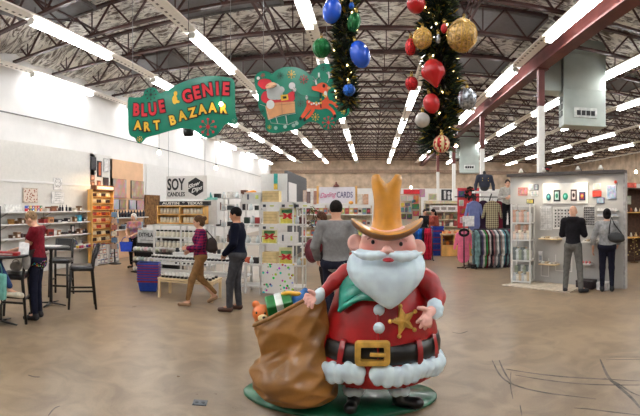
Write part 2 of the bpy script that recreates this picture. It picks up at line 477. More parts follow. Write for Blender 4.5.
for x in (-5.9,-2.1,1.9,6.6,9.4,12.6):            # bridging rods running the length of the hall
    b = MB()
    b.box(x-.02,3,ZJ+.0,x+.02,YB,ZJ+.035); b.box(x-.02,3,ZJ+DJ-.22,x+.02,YB,ZJ+DJ-.185)
    for kk in range(0, 20):
        y = 4.4+1.44*kk
        b.bar((x,y,ZJ+.03),(x,y+1.44,ZJ+DJ-.20),.025); b.bar((x,y,ZJ+DJ-.20),(x,y+1.44,ZJ+.03),.025)
    tag(b.build('joist_bridging', M_steel), 'thin cross-braced bridging running lengthwise between the roof joists', 'roof bridging', 'bridging lines between joists')
# roof hatches / dark skylight panels
M_sky = mat('skylight_panel', (108,106,106), .6, var=.05)
sk = thing('skylight', 'flat grey skylight panel set between roof joists', 'skylight', (0,0,0), 0, 'grey skylight panels in the roof')
MB().box(-1.15,-.62,-.05,1.15,.62,.0).build('panel', M_sky, sk)
b = MB(); b.box(-1.2,-.67,-.08,1.2,-.62,.0); b.box(-1.2,.62,-.08,1.2,.67,.0); b.box(-1.2,-.62,-.08,-1.15,.62,0); b.box(1.15,-.62,-.08,1.2,.62,0); b.build('frame', mat('skyframe',(90,84,80),.6), sk)
spots = [(2.6,9.4),(2.7,12.3),(-3.0,8.0),(-6.6,6.6),(-3.2,12.3),(-6.4,10.9),(7.5,12.3),(9.5,16.6),(1.5,18.0),(-4,18)]
for i, (x, y) in enumerate(spots):
    if i == 0: sk.location = (x, y, ZC-.155)
    else: dup(sk, (x, y, ZC-.155))
gb = MB()
gb.box(XB-.14,YF,ZJ-.02,XB+.14,YB,ZJ+.02); gb.box(XB-.14,YF,ZJ-.40,XB+.14,YB,ZJ-.36); gb.box(XB-.03,YF,ZJ-.36,XB+.03,YB,ZJ-.02)
tag(gb.build('steel_girder', M_girder), 'long red-brown steel girder carried on the columns', 'girder')
M_colw = mat('column_white', (236,234,228), .45, var=.02)
cols = [(541,9.30,'red and white steel column rising behind the jewellery display wall'),(484,14.7,'red and white steel column behind the black jacket display'),
        (455,20.0,'red and white steel column beside the red clothing panel'),(439,24.9,'red and white steel column beside the black and white poster')]
for px, Y, lb in cols:
    t = thing('steel_column', lb, 'column', (XB, Y, 0), 0, 'steel columns under the girder')
    zt = 4.05 if Y < 10 else 3.75
    MB().box(-.075,-.075,0,.075,.075,zt).build('painted_shaft', M_colw, t, bevel=.01)
    MB().box(-.075,-.075,zt,.075,.075,ZJ-.42).build('bare_shaft', M_girder, t, bevel=.01)
    MB().box(-.15,-.13,ZJ-.42,.15,.13,ZJ-.40).build('cap_plate', M_girder, t)
    MB().box(-.14,-.14,0,.14,.14,.02).build('base_plate', M_girder, t)

# fluorescent strips
ZL = 4.98
E_T = 23.0
M_tube = mat('fluorescent_tube', (246,248,252), .4, emit=E_T, var=0)
M_house = mat('luminaire_white', (225,222,214), .4, var=.03)
fx = thing('strip_light', 'lit twin-tube strip light hung under the roof joists', 'strip light', (0,0,0), 0, 'fluorescent strip lights')
b = MB(); b.box(-.028,-1.24,.03,.028,1.24,.11)
for e_ in (-1.24,1.21): b.box(-.072,e_,-.005,.072,e_+.03,.10)
b.build('housing', M_house, fx)
for s in (-1,1): MB().cyl((s*.050,-1.2,.02),(s*.050,1.2,.02),.020,n=8).build('tube', M_tube, fx)
rows = [(-7.7,1),(-5.5,0),(-3.4,1),(-1.15,0),(1.25,1),(3.42,0),(5.72,1),(7.95,0),(10.5,1),(13.1,0),(15.6,1)]
first = True
M_chan = mat('raceway', (252,248,238), .45, var=.03)
def add_slots(m):                               # punched slots along the raceway
    nt = m.node_tree; N = nt.nodes; Lk = nt.links; b = N['Principled BSDF']; src = b.inputs['Base Color'].links[0].from_socket
    tc = N.new('ShaderNodeTexCoord'); sp = N.new('ShaderNodeSeparateXYZ'); Lk.new(tc.outputs['Object'], sp.inputs[0])
    def mth(op, a, v=None):
        n = N.new('ShaderNodeMath'); n.operation = op
        for i, q in enumerate((a, v)):
            if q is None: continue
            if isinstance(q, (int, float)): n.inputs[i].default_value = q
            else: Lk.new(q, n.inputs[i])
        return n.outputs[0]
    fr = mth('LESS_THAN', mth('FRACT', mth('MULTIPLY', sp.outputs['Y'], 6.2)), .45)
    nx_ = mth('LESS_THAN', mth('ABSOLUTE', mth('ADD', sp.outputs['X'], .05)), .022)
    k = mth('MULTIPLY', fr, nx_)
    mx = N.new('ShaderNodeMix'); mx.data_type = 'RGBA'; mx.inputs['B'].default_value = lin((96,88,80)); Lk.new(k, mx.inputs['Factor']); Lk.new(src, mx.inputs['A']); Lk.new(mx.outputs['Result'], b.inputs['Base Color'])
add_slots(M_chan)
ch_names = {-7.7:'against the white wall',-5.5:'over the tall bar stools',-3.4:'over the candle stall',-1.15:'above the reindeer sign',1.25:'over the red ornaments',3.42:'beside the red girder',5.72:'just beyond the girder',7.95:'over the jewellery display wall',10.5:'past the metal air unit',13.1:'second from the tan wall',15.6:'next to the tan wall'}
for x, odd in rows:
    t = thing('light_raceway', 'pale metal lighting raceway '+ch_names[x], 'lighting raceway', (x, 0, ZL+.117), 0, 'lighting raceways')
    MB().box(-.13,-8,0,.13,YB-.4,.03).build('channel', M_chan, t)
    for j in range(0, 14):
        if x == rows[0][0] and j == 0: hg = MB().cyl((0,0,.03),(0,0,ZJ-ZL-.12),.008,n=5).build('hanger', M_steel, t); h_ = hg
        else: h_ = hg.copy(); COL.objects.link(h_); h_.parent = t
        h_.location = (0,-6+2.88*j,0)
    y0 = 5.42 + (2.22 if odd else 0) + 1.22 - 4.45*2
    y = y0
    while y < YB-1.6:
        if y < 12 or x < 14:
            if first: fx.location = (x, y, ZL); first = False; fx['label'] = 'lit twin-tube strip light '+ch_names[x]
            else: dup(fx, (x, y, ZL), None, 'lit twin-tube strip light '+ch_names[x], 'strip lights '+ch_names[x])
        y += 4.45
fx['group'] = 'strip lights '+ch_names[-7.7]

# galvanised air units
M_galv = mat('galvanised', (176,184,176), .34, .75, var=.10, scale=1.2)
M_dark = mat('dark_void', (24,24,26), .6)
def air_unit(px0, px1, pyb, D, label, side=True):
    a = pt((px0+px1)/2, pyb, D); w = (px1-px0)*D/F
    t = thing('air_unit', label, 'air unit', (a.x, a.y, a.z), -.22 if side else 0)
    H = ZC-.25-a.z
    MB().box(-w/2,0,0,w/2,w*.5,H).build('casing', M_galv, t, bevel=.015)
    for z in (.9, 1.75): MB().box(-w/2-.012,-.012,z,w/2+.012,w*.5+.012,z+.03).build('seam_band', M_galv, t)
    g = MB().box(-.28,-.05,.20,.30,-.002,.44).build('grille_frame', mat('grille_white',(214,218,212),.5), t)
    for i in range(4): MB().box(-.22+i*.12,-.056,.25,-.22+i*.12+.1,-.051,.37).build('louvre', M_dark, g)
    for z in (.25,.42,.60): MB().box(-w/2-.03, .1, z, -w/2, .4, z+.12).build('latch', mat('latch',(120,124,118),.5,.5), t)
    if side:
        MB().box(-w/2-.55,.12,.85,-w/2-.02,.6,H-.25).build('plenum_box', M_galv, t, bevel=.01)
    return t
air_unit(563,607,126,10.6,'large galvanised air unit with a slotted grille, beside the girder')
air_unit(459.5,479,173,23.5,'small distant galvanised air unit between two white columns')
# ================================================================ painted statue of a bearded cowboy in a red suit, with sack
G = dict(rough=.36, coat=.16)
S_red = mat('statue_red', (168,12,18), var=.18, scale=5, bump=.12, bscale=9, **G)
S_white = mat('statue_ice_white', (220,241,255), rough=.4, coat=.2, var=.06, scale=9, bump=.1, bscale=14)
S_skin = mat('statue_pink', (244,186,172), rough=.38, coat=.25, var=.05, scale=6)
S_gold = mat('statue_hat_gold', (214,146,36), rough=.34, coat=.35, var=.16, scale=3.2, bump=.1, bscale=8)
S_under = mat('statue_hat_brown', (120,76,34), rough=.4, coat=.2, var=.15, scale=5)
S_black = mat('statue_black', (10,10,11), rough=.32, coat=.12, var=.1)
S_buck = mat('statue_buckle', (212,168,76), rough=.35, metal=.1, coat=.3, var=.15, scale=12)
S_teal = mat('statue_teal', (20,150,128), rough=.35, coat=.3, var=.15, scale=9)
S_sack = mat('statue_sack', (160,110,50), rough=.36, coat=.3, var=.2, scale=3.2, bump=.25, bscale=14)
S_green = mat('statue_base_green', (26,98,68), rough=.3, coat=.3, var=.18, scale=5)
SO = pt(339, 398, 3.83); SO.z = 0
ST = thing('holiday_statue', 'glossy painted statue of a white-bearded cowboy in a red fur-trimmed suit by a toy sack', 'statue', SO)
def L(px, py, D): return pt(px, py, D) - SO
cx0 = L(377.4, 300, 3.70); CXs, CYs = cx0.x, cx0.y
def zz(py, D=3.68): return CH-(py-HY)*D/F
# base
b = MB(); b.lathe([(.0,0),(.985,0),(1.0,.006),(1.0,.022),(.985,.032),(.0,.034)], n=72, sx=.873, sy=.40)
b.build('base_plate', S_green, ST)
# coat
px2m = 3.68/F
rings = []
for py, l, r, dy in [(268,352,412,.6),(273,346,419,.7),(280,343,424,.76),(290,338,428,.82),(300,334,431,.84),(312,330,435,.86),(326,326,438,.86),(340,323,440,.86),(352,320,441,.86),(362,319,441,.86),(370,321,439,.86)]:
    c = ((l+r)/2-379)*px2m; rx = (r-l)/2*px2m
    rings.append((zz(py), CXs+c, CYs+.02, rx, rx*dy))
rings.insert(0, (zz(262), CXs, CYs+.03, .12, .12)); rings.append((zz(373), CXs, CYs+.02, .40, .34))
rr = []
for i in range(len(rings)-1):
    for t in (0, .34, .67): rr.append(tuple(rings[i][j]*(1-t)+rings[i+1][j]*t for j in range(5)))
rr.append(rings[-1])
def coatfn(i, a, x, y, z):
    w = .012*math.sin(a*5+z*4)+.008*math.sin(a*9-z*7+1)
    low = max(0, (.75-z))*.05
    k = 1+w+low*math.sin(a*7)*.4
    return (CXs+(x-CXs)*k, CYs+(y-CYs)*k, z)
coat = loft(rr, 64, coatfn).build('coat', S_red, ST)
def surf_y(x, z, off=0.0):                      # front surface of the coat at local x, z
    for i in range(len(rr)-1):
        if rr[i][0] >= z >= rr[i+1][0]:
            t = (rr[i][0]-z)/max(1e-6, rr[i][0]-rr[i+1][0]); c = [rr[i][j]*(1-t)+rr[i+1][j]*t for j in range(5)]; break
    else: c = rr[-1]
    u = max(-.99, min(.99, (x-c[1])/(c[3]+.012)))
    return c[2]-(c[4]+.012)*math.sqrt(1-u*u)-off
# lapel seam down the front
b = MB(); b.tube([(CXs+.0, surf_y(CXs, z)-.004, z) for z in np.linspace(zz(300), zz(366), 10)], .010, 6); b.build('front_seam', S_red, coat)
def onfront(px, py, off=0.0):                   # ray through a pixel onto the coat front
    D = 3.25
    for _ in range(12):
        p = L(px, py, D); y = surf_y(p.x, p.z, off); D += (y-p.y)
    return L(px, py, D)
# buttons
for py in (310, 328):
    p = onfront(379, py); MB().ell(p, (.045,.035,.045), 18, 10).build('button', S_white, coat)
# star badge
def star_badge():
    p = onfront(404, 321, .012); b = MB(); pts = []
    for k in range(10):
        a = PI/2+.22+k*PI/5; r = .120 if k % 2 == 0 else .050
        pts.append((math.cos(a)*r, math.sin(a)*r))
    ang = math.atan2(p.x-CXs, -(p.y-CYs)); M = Matrix.Translation(p) @ Matrix.Rotation(ang*.8, 4, 'Z') @ Matrix.Rotation(-.1, 4, 'X')
    # raised centre
    vs = [M @ Vector((u, 0, v)) for u, v in pts] + [M @ Vector((u, .025, v)) for u, v in pts] + [M @ Vector((0, -.012, 0))]
    fs = []
    for i in range(10): j = (i+1) % 10; fs += [(i, j, 20)[::-1], (i, 10+i, 10+j, j)[::-1]]
    fs.append(tuple(range(10, 20))); b.add(vs, fs)
    for k in range(5):
        a = PI/2+.22+k*2*PI/5; b.ell(M @ Vector((math.cos(a)*.120, 0, math.sin(a)*.120)), .018, 10, 6)
    b.build('star_badge', S_buck, coat)
star_badge()
# belt
def ring_band(z0, z1, off, m, name, parent, a0=0, a1=2*PI, n=64, th=.03):
    b = MB(); vs = []; fs = []
    def rad(z):
        for i in range(len(rr)-1):
            if rr[i][0] >= z >= rr[i+1][0]: t = (rr[i][0]-z)/max(1e-6, rr[i][0]-rr[i+1][0]); return [rr[i][j]*(1-t)+rr[i+1][j]*t for j in range(5)]
        return rr[-1]
    prof = [(z0,off),(z0+.012,off+th*.7),((z0+z1)/2,off+th),(z1-.012,off+th*.7),(z1,off)]
    for i in range(n+1):
        a = a0+(a1-a0)*i/n
        for z, o in prof:
            c = rad(z); vs.append((c[1]+(c[3]+o)*math.cos(a), c[2]+(c[4]+o)*math.sin(a), z))
    m5 = len(prof)
    for i in range(n):
        for j in range(m5-1):
            q = i*m5+j; fs.append((q, q+m5, q+m5+1, q+1))
        fs.append((i*m5, i*m5+m5-1, (i+1)*m5+m5-1, (i+1)*m5))
    b.add(vs, fs, True); return b.build(name, m, parent)
belt = ring_band(.482, .635, -.004, S_black, 'belt', ST)
for a in (-PI/2-.62, -PI/2+.62, -PI/2+1.02, PI/2-.5, PI/2+.5, -PI/2-1.05):
    ring_band(.455, .662, .012, S_red, 'belt_loop', coat, a-.05, a+.05, 4, .026)
# buckle: a thick square ring with prong
bk = MB(); pc = onfront(372.5, 354, .05)
def fr(u, y, v):
    ang = (u+pc.x-CXs)*.9
    return Vector((pc.x+u, pc.y+y+.55*(u*u)+.10*u*0, pc.z+v))
def rrect(w, h, r, n=5):
    out = []
    for cxx, cyy, s in ((w-r,h-r,0),(-w+r,h-r,1),(-w+r,-h+r,2),(w-r,-h+r,3)):
        for i in range(n+1):
            a = s*PI/2+PI/2*i/n; out.append((cxx+r*math.cos(a), cyy+r*math.sin(a)))
    return out
o_, i_ = rrect(.132,.090,.03), rrect(.088,.050,.012); n = len(o_)
vs = [fr(u,-.02,v) for u,v in o_]+[fr(u,-.02,v) for u,v in i_]+[fr(u*1.03,.03,v*1.03) for u,v in o_]+[fr(u,.03,v) for u,v in i_]
fs = []
for i in range(n):
    j = (i+1) % n; fs += [(i,n+i,n+j,j),(i,j,2*n+j,2*n+i),(n+i,3*n+i,3*n+j,n+j)]
bk.add(vs, fs); bk.bar(fr(-.02,-.015,.0), fr(.10,-.03,.0), .03, .026)
bk.build('buckle', S_buck, belt, bevel=.006)
# fur hem
pr = []
rg = random.Random(5)
N = 44
for i in range(N):
    if i == 32: continue
    a = 2*PI*i/N
    fx_ = CXs-.005+(.535)*math.cos(a); fy_ = CYs+.02+.455*math.sin(a)
    front = max(0, -math.sin(a))
    z = .375+.055*front + .012*math.sin(a*6)
    pr.append(el((fx_, fy_, z), (.052+rg.random()*.016, .05, .058+rg.random()*.012), .012))
    pr.append(el((fx_*1.0+rg.uniform(-.01,.01), fy_, z-.042-rg.random()*.014), (.040+rg.random()*.010,)*3, .008))
    if i % 2 == 0: pr.append(el((fx_, fy_, z+.040), (.036+rg.random()*.01,)*3, .010))
skin('fur_hem', pr, .014, S_white, ST)
# legs
def at(px, py, D): return L(px, py, D)
lz = .034
for side, (px, D, toe) in enumerate(((353.5, 3.60, (-.02,-.13)), (399, 3.60, (.15,-.055)))):
    a = at(px, 395, D); x, y = a.x, a.y
    lg = MB().tube([(x+.02*(1 if side==0 else -1), y+.08, .34), (x, y+.02, .24), (x, y, .15)], [.10,.085,.062], 18).build('trouser_leg', S_red, ST)
    q = [el((x+.058*math.cos(t), y+.052*math.sin(t), .17+.008*math.sin(3*t)), .036+.004*math.sin(5*t), .014) for t in np.linspace(0, 2*PI, 10)[:-1]]
    q.append(el((x, y, .17), (.06,.055,.04)))
    skin('fur_cuff', q, .009, S_white, lg)
    bp = [cap((x, y, .14), (x, y+.01, .085), .045, .048, .03), cap((x, y+.01, .08), (x+toe[0], y+toe[1], .075), .048, .038, .04), el((x+toe[0], y+toe[1], .078), (.048,.048,.038), .04)]
    bo = skin('boot', bp, .008, S_black, ST, clip=lambda X, Y, Z: (lz+.012)-Z)
    MB().tube([(x-toe[0]*.25, y-toe[1]*.1+.04, lz+.008), (x+toe[0]*.5, y+toe[1]*.5, lz+.008), (x+toe[0], y+toe[1], lz+.008)], [.044,.040,.046], 14, flat=.16).build('boot_sole', S_black, bo)
# head
hc = at(387.5, 243, 3.60)
hp = [el(hc, (.232,.20,.175), .03), el(hc+Vector((0,-.02,-.03)), (.225,.19,.12), .05),
      el(hc+Vector((-.13,-.10,-.03)), (.10,.085,.065), .04), el(hc+Vector((.13,-.10,-.03)), (.10,.085,.065), .04),
      cap(hc+Vector((-.19,-.14,.045)), hc+Vector((.0,-.205,.05)), .02, .022, .05)]
def facecol(c): return np.zeros(len(c))
m = mat('statue_face', (244,188,172), rough=.36, coat=.25, var=.04, scale=6)
head = skin('head', hp, .011, [m], ST)
# blush: patches of rosy paint on the cheeks
nt = m.node_tree; N_ = nt.nodes; Lk_ = nt.links; bs = N_['Principled BSDF']
src = bs.inputs['Base Color'].links[0].from_socket; tc = N_.new('ShaderNodeTexCoord'); last = src
for s in (-1, 1):
    c = hc+Vector((s*.15,-.17,-.035))
    vm = N_.new('ShaderNodeVectorMath'); vm.operation = 'DISTANCE'; vm.inputs[1].default_value = c; Lk_.new(tc.outputs['Object'], vm.inputs[0])
    mr = N_.new('ShaderNodeMapRange'); mr.inputs['From Min'].default_value = .02; mr.inputs['From Max'].default_value = .11; mr.inputs['To Min'].default_value = .6; mr.inputs['To Max'].default_value = 0
    Lk_.new(vm.outputs['Value'], mr.inputs['Value'])
    mx = N_.new('ShaderNodeMix'); mx.data_type = 'RGBA'; mx.inputs['B'].default_value = lin((206,78,66)); Lk_.new(mr.outputs[0], mx.inputs['Factor']); Lk_.new(last, mx.inputs['A']); last = mx.outputs['Result']
Lk_.new(last, bs.inputs['Base Color'])
for px, py, s in ((355.5,243,-1),(417.5,248,1)):
    c = at(px, py, 3.56)
    skin('ear', [el(c, (.068,.045,.074), .02), el(c+Vector((s*.014,-.045,.0)), (.032,.02,.040), .02, True)], .008, S_skin, head)
for px, py in ((373,242),(401,244)):
    c = at(px, py, 3.405)
    MB().ell(c, (.015,.013,.018), 14, 9).build('eye', S_black, head)
    s = -1 if px < 387 else 1
    MB().tube([c+Vector((-.045,-.012,.035+.012*s)), c+Vector((0,-.022,.052)), c+Vector((.045,-.012,.035-.012*s))], [.006,.011,.006], 8).build('eyebrow', mat('brow_shade',(206,128,112),.4,coat=.2), head)
skin('nose', [el(at(387,250.5,3.25), (.040,.05,.032), .02), el(at(387,249,3.36), (.035,.06,.03), .03), el(at(382,252.5,3.29), .020, .02), el(at(392,252.5,3.29), .020, .02)], .008, S_skin, head)
MB().ell(at(388.5,260,3.225), (.046,.035,.017), 16, 9).build('mouth', mat('lip_red',(186,40,52),.3,coat=.4), head)
# beard
br = []
for py, cx, hw, D, dp in [(246,386,22,3.50,.06),(251,386,31,3.47,.10),(256,386,36.5,3.45,.145),(262,386,38.5,3.43,.17),(269,386,38.5,3.41,.185),(277,386.5,36,3.40,.19),(285,387,31,3.39,.18),(292,387.5,24,3.37,.155),(298,388.5,17,3.35,.12),(304,389,9.5,3.32,.08),(308,389.5,3,3.30,.03)]:
    p = at(cx, py, D); br.append((p.z, p.x, p.y, hw*D/F, dp))
b2 = []
for i in range(len(br)-1):
    for t in (0,.25,.5,.75): b2.append(tuple(br[i][j]*(1-t)+br[i+1][j]*t for j in range(5)))
b2.append(br[-1])
def beardfn(i, a, x, y, z):
    c = b2[i]; g = 1+.022*math.sin(a*13+z*9)+.015*math.sin(a*7-z*13)
    return (c[1]+(x-c[1])*g, c[2]+(y-c[2])*g, z)
loft(b2, 72, beardfn).build('beard', S_white, head)
ml = [at(352,251.5,3.34), at(358,254,3.29), at(364,255.5,3.26), at(371,256,3.235), at(378,255.5,3.225), at(384.5,254.5,3.225)]
mr_ = [at(422,252.5,3.37), at(415,255.5,3.31), at(409,257,3.27), at(402,257.5,3.24), at(396,256.5,3.225), at(391,255,3.225)]
for P in (ml, mr_):
    pr = [cap(P[i], P[i+1], [.009,.020,.030,.034,.030,.020][i], [.009,.020,.030,.034,.030,.020][i+1], .02) for i in range(5)]
    skin('moustache', pr, .009, S_white, head)
# scarf
b = MB(); vs = []; nu, nv = 22, 26
for i in range(nu+1):
    u = i/nu
    for j in range(nv+1):
        v = j/nv
        top = (344+v*0+u*34, 262+u*14); bot = (340.5+u*40, 313-u*14-10*math.sin(PI*u)*.5)
        px_ = top[0]+(bot[0]-top[0])*v; py_ = top[1]+(bot[1]-top[1])*v
        p = onfront(px_, py_, .035+.035*abs(math.sin((v*5.2+u*1.1)*PI/1.6))*(.35+.65*u)) if py_ > 268 else onfront(px_, 268, .035)+Vector((0,0,(268-py_)*3.3/F))
        vs.append(p)
w_ = nv+1
b.add(vs, [(i*w_+j, i*w_+j+1, (i+1)*w_+j+1, (i+1)*w_+j) for i in range(nu) for j in range(nv)], True)
o = b.build('neckerchief', S_teal, ST); md_ = o.modifiers.new('thick', 'SOLIDIFY'); md_.thickness = .03; md_.offset = -1 if False else 1
# collar roll of the coat at the shoulders
# arm that holds the sack
pr = [cap(at(362,275,3.62), at(347,273,3.60), .10, .072, .05), cap(at(347,273,3.60), at(335,281,3.56), .072, .058, .04), cap(at(335,281,3.56), at(322,294,3.52), .058, .044, .03)]
armL = skin('sleeve', pr, .012, S_red, ST)
c = at(319,295.5,3.50)
skin('fur_cuff', [el(c+Vector((.035*math.cos(t)*.5, .035*math.sin(t), .035*math.cos(t))), .032+.006*math.sin(4*t), .014) for t in np.linspace(0,2*PI,8)[:-1]]+[el(c,(.05,.05,.05))], .008, S_white, armL)
w = at(315.5,298,3.49)
pr = [cap(w, at(310.5,299,3.46), .032, .030, .02)]
for i, (a_, b_, c_) in enumerate((((311,296,3.44),(306.5,295,3.42),(304.5,299,3.40)),((311,298,3.43),(307,299,3.40),(306,303,3.38)),((312,300,3.42),(309,302,3.39),(308.5,306,3.375)),((313.5,301,3.42),(312,304,3.39),(312,307.5,3.38)))):
    A, B, C_ = at(*a_), at(*b_), at(*c_); pr += [cap(w*.4+A*.6, B, .018, .016, .008), cap(B, C_, .016, .013, .006)]
pr += [cap(w, at(313,292.5,3.44), .020, .016, .01), cap(at(313,292.5,3.44), at(309,290.5,3.42), .016, .013, .006)]
skin('hand', pr, .006, S_skin, ST)
# arm resting on the belly
pr = [cap(at(414,274,3.64), at(428,283,3.62), .105, .095, .05), cap(at(428,283,3.62), at(436,297,3.55), .092, .078, .04), cap(at(436,297,3.55), at(436,305,3.46), .078, .06, .03)]
armR = skin('sleeve', pr, .012, S_red, ST)
c = at(435,308.5,3.40)
skin('fur_cuff', [el(c+Vector((.042*math.cos(t), .03*math.sin(t), .05*math.sin(t))), .030+.005*math.sin(4*t), .014) for t in np.linspace(0,2*PI,9)[:-1]]+[el(c,(.05,.05,.05))], .008, S_white, armR)
w = at(431,311,3.34)
pr = [cap(w, at(427,315,3.28), .040, .038, .03)]
for (a_, b_) in (((423.5,317,3.245),(417.5,322,3.225)),((425,319.5,3.24),(420.5,327,3.225)),((427.5,320.5,3.245),(425,328.5,3.24)),((430,319.5,3.255),(429.5,326.5,3.26))):
    A, B = at(*a_), at(*b_); md = (A+B)/2+Vector((0,-.012,0)); pr += [cap(at(428,314.5,3.29), A, .024, .020, .010), cap(A, md, .020, .018, .006), cap(md, B, .018, .014, .006)]
pr += [cap(at(429,311,3.29), at(423,308.5,3.25), .022, .018, .012), cap(at(423,308.5,3.25), at(418.5,308,3.235), .018, .014, .006)]
skin('hand', pr, .006, S_skin, ST)
# hat
hz = []
hat_c = at(386.5, 228, 3.60)
for py, l, r, dp in [(231,367,407,.16),(228,370,404,.145),(224,372,402,.138),(219,373,401.3,.132),(212,373.3,401,.125),(204,373.8,400.3,.118),(196,373.3,400.3,.115),(188,372,401,.112),(182,371.3,402,.11),(178,371.2,402.3,.105),(175.5,372.2,401.5,.09),(174.5,375,399,.06),(174.5,380,394,.03)]:
    D = 3.60; p = at((l+r)/2, py, D); hz.append((p.z, p.x, p.y, (r-l)/2*D/F, dp))
topz = hz[-1][0]
def hatfn(i, a, x, y, z):
    c = hz[i]; u = abs(x-c[1])/.12
    if i >= 6:
        k = (i-5)/7.0; z -= .15*k*k*max(0, 1-(u/.55)**1.2) if u < .55 else 0
        y = c[2]+(y-c[2])*(1-.75*k*max(0, 1-u/.7))
    if c[0] < hz[5][0]+.2: x = c[1]+(x-c[1])*(1+.015*math.sin(a*6+i))
    return (x, y, z)
crown = loft(hz, 64, hatfn)
hat = crown.build('hat', S_gold, ST)
vs = []; fs = []; nn = 64; prof = [(0,0),(.22,.004),(.45,.0),(.68,-.001),(.86,.004),(.96,.010),(1.0,.0),(1.0,-.028),(.93,-.046),(.7,-.048),(.4,-.034),(0,-.02)]
for a in range(nn):
    t = 2*PI*a/nn; ct, st = math.cos(t), math.sin(t)
    for q, dz in prof:
        rx = .115+(.300-.115)*q; ry = .105+(.31-.105)*q
        x = rx*ct; y = ry*st
        z = -.012 + .098*(abs(x)/.30)**2.1 - (.022 if st < 0 else .02)*q*abs(st)**2 + dz
        vs.append((hat_c.x+x+.005, hat_c.y+y-.0, hat_c.z-.006+z))
mi = []
for a in range(nn):
    for j in range(len(prof)-1):
        a2 = (a+1) % nn; q = len(prof); fs.append((a*q+j, a*q+j+1, a2*q+j+1, a2*q+j)); mi.append(1 if j >= 6 else 0)
b = MB(); b.add(vs, fs, True); b.m = mi; b.build('brim', [S_gold, S_under], hat)
# sack -----------------------------------------------------------
sk_r = [((254,327),(322.5,291),.22),((254.5,331),(323.5,296),.25),((260,340),(325,306),.32),((265,351),(327.5,322),.44),((259,359),(330,340),.52),((252,366),(332.5,355),.58),((256,378),(336,370),.60),((260,388),(338,382),.60),((268,396),(337,392),.58),((282,401),(330,400),.5)]
SK = []
for i in range(len(sk_r)-1):
    for t in np.arange(0, 1, .2):
        (la, ra, da), (lb, rb, db) = sk_r[i], sk_r[i+1]
        SK.append((la[0]+(lb[0]-la[0])*t, la[1]+(lb[1]-la[1])*t, ra[0]+(rb[0]-ra[0])*t, ra[1]+(rb[1]-ra[1])*t, da+(db-da)*t))
SK.append((sk_r[-1][0][0], sk_r[-1][0][1], sk_r[-1][1][0], sk_r[-1][1][1], sk_r[-1][2]))
nS = 96
def ridge(u): u = u % 1.0; return 1-abs(2*u-1)
def sack_pt(i, a, inset=0.0):
    lx, ly, rx, ry, dp = SK[i]; D = 3.62; A = L(lx, ly, D); B = L(rx, ry, D); c = (A+B)/2; h = (B-A)/2; hw = h.length
    v = i/(len(SK)-1)
    g = .17*(ridge(a/(2*PI)*5+.35*math.sin(v*5)+.12)-.5)*math.sin(PI*min(1, v*1.25+.05)) + .07*(ridge(a/(2*PI)*3-v*1.3)-.5)*math.sin(PI*v) - .60*math.exp(-((a-4.45)**2)/.16-((v-.40)**2)/.014) + .36*math.exp(-((a-4.45)**2)/.14-((v-.62)**2)/.012) + .20*math.exp(-((a-4.2)**2)/.3-((v-.22)**2)/.006) + .14*math.exp(-((a-5.15)**2)/.05-((v-.78)**2)/.02) - .14*math.exp(-((a-4.95)**2)/.03-((v-.62)**2)/.02) + .16*math.exp(-abs(a-3.95)/.12-((v-.45)**2)/.03) + .10*math.exp(-abs(a-5.0)/.12-((v-.30)**2)/.03)
    k = (1+g-inset)
    p = c + h*math.cos(a)*(1 if abs(math.cos(a)) > .9 else 1)*(k*.25+.75*(1-inset) if abs(math.cos(a)) > .8 else k) + Vector((0, hw*dp*2*.72*math.sin(a)*k, 0))
    p.z = max(p.z, .036 + .02*v*0)
    return p
b = MB(); vs = []; fs = []; mS = 16; rows_ = list(range(0, len(SK)-1, 4))+[len(SK)-1]; rg = random.Random(21)
for j, i in enumerate(rows_):
    for k in range(mS):
        amp = 0 if j == 0 or j == len(rows_)-1 else (.20 if (j+k) % 2 else -.15)*rg.uniform(.3, 1.2)
        a_ = 2*PI*(k+(.5 if j % 2 and j < len(rows_)-1 else 0)*.0)/mS
        if abs(math.cos(a_)) > .95: amp *= .3
        vs.append(sack_pt(i, a_, -amp))
for i in range(len(rows_)-1):
    for k in range(mS):
        k2 = (k+1) % mS; q = (i*mS+k, (i+1)*mS+k, (i+1)*mS+k2, i*mS+k2)
        if (i+k) % 2: fs += [(q[0],q[1],q[2]), (q[0],q[2],q[3])]
        else: fs += [(q[0],q[1],q[3]), (q[1],q[2],q[3])]
b.add(vs, fs, True); sb_ = b.build('sack', S_sack, ST)

sm_ = sb_.modifiers.new('soft', 'SUBSURF'); sm_.levels = 2; sm_.render_levels = 3; sm_.boundary_smooth = 'PRESERVE_CORNERS'
b = MB()
# rolled rim and inside
rv = []; rf = []
for j, (ins, up) in enumerate(((0,0),(-.05,.012),(-.04,.036),(.04,.036),(.10,-.02),(.16,-.16))):
    for k in range(nS):
        p = sack_pt(0, 2*PI*k/nS, ins); rv.append(p+Vector((0,0,up)))
for j in range(5):
    for k in range(nS): k2 = (k+1) % nS; rf.append((j*nS+k, j*nS+k2, (j+1)*nS+k2, (j+1)*nS+k))
b.add(rv, rf, True)
o = len(b.v); b.add([rv[5*nS+k] for k in range(nS)], [tuple(range(nS))], True)
sack = sb_; b.build('sack_rim', S_sack, sack)
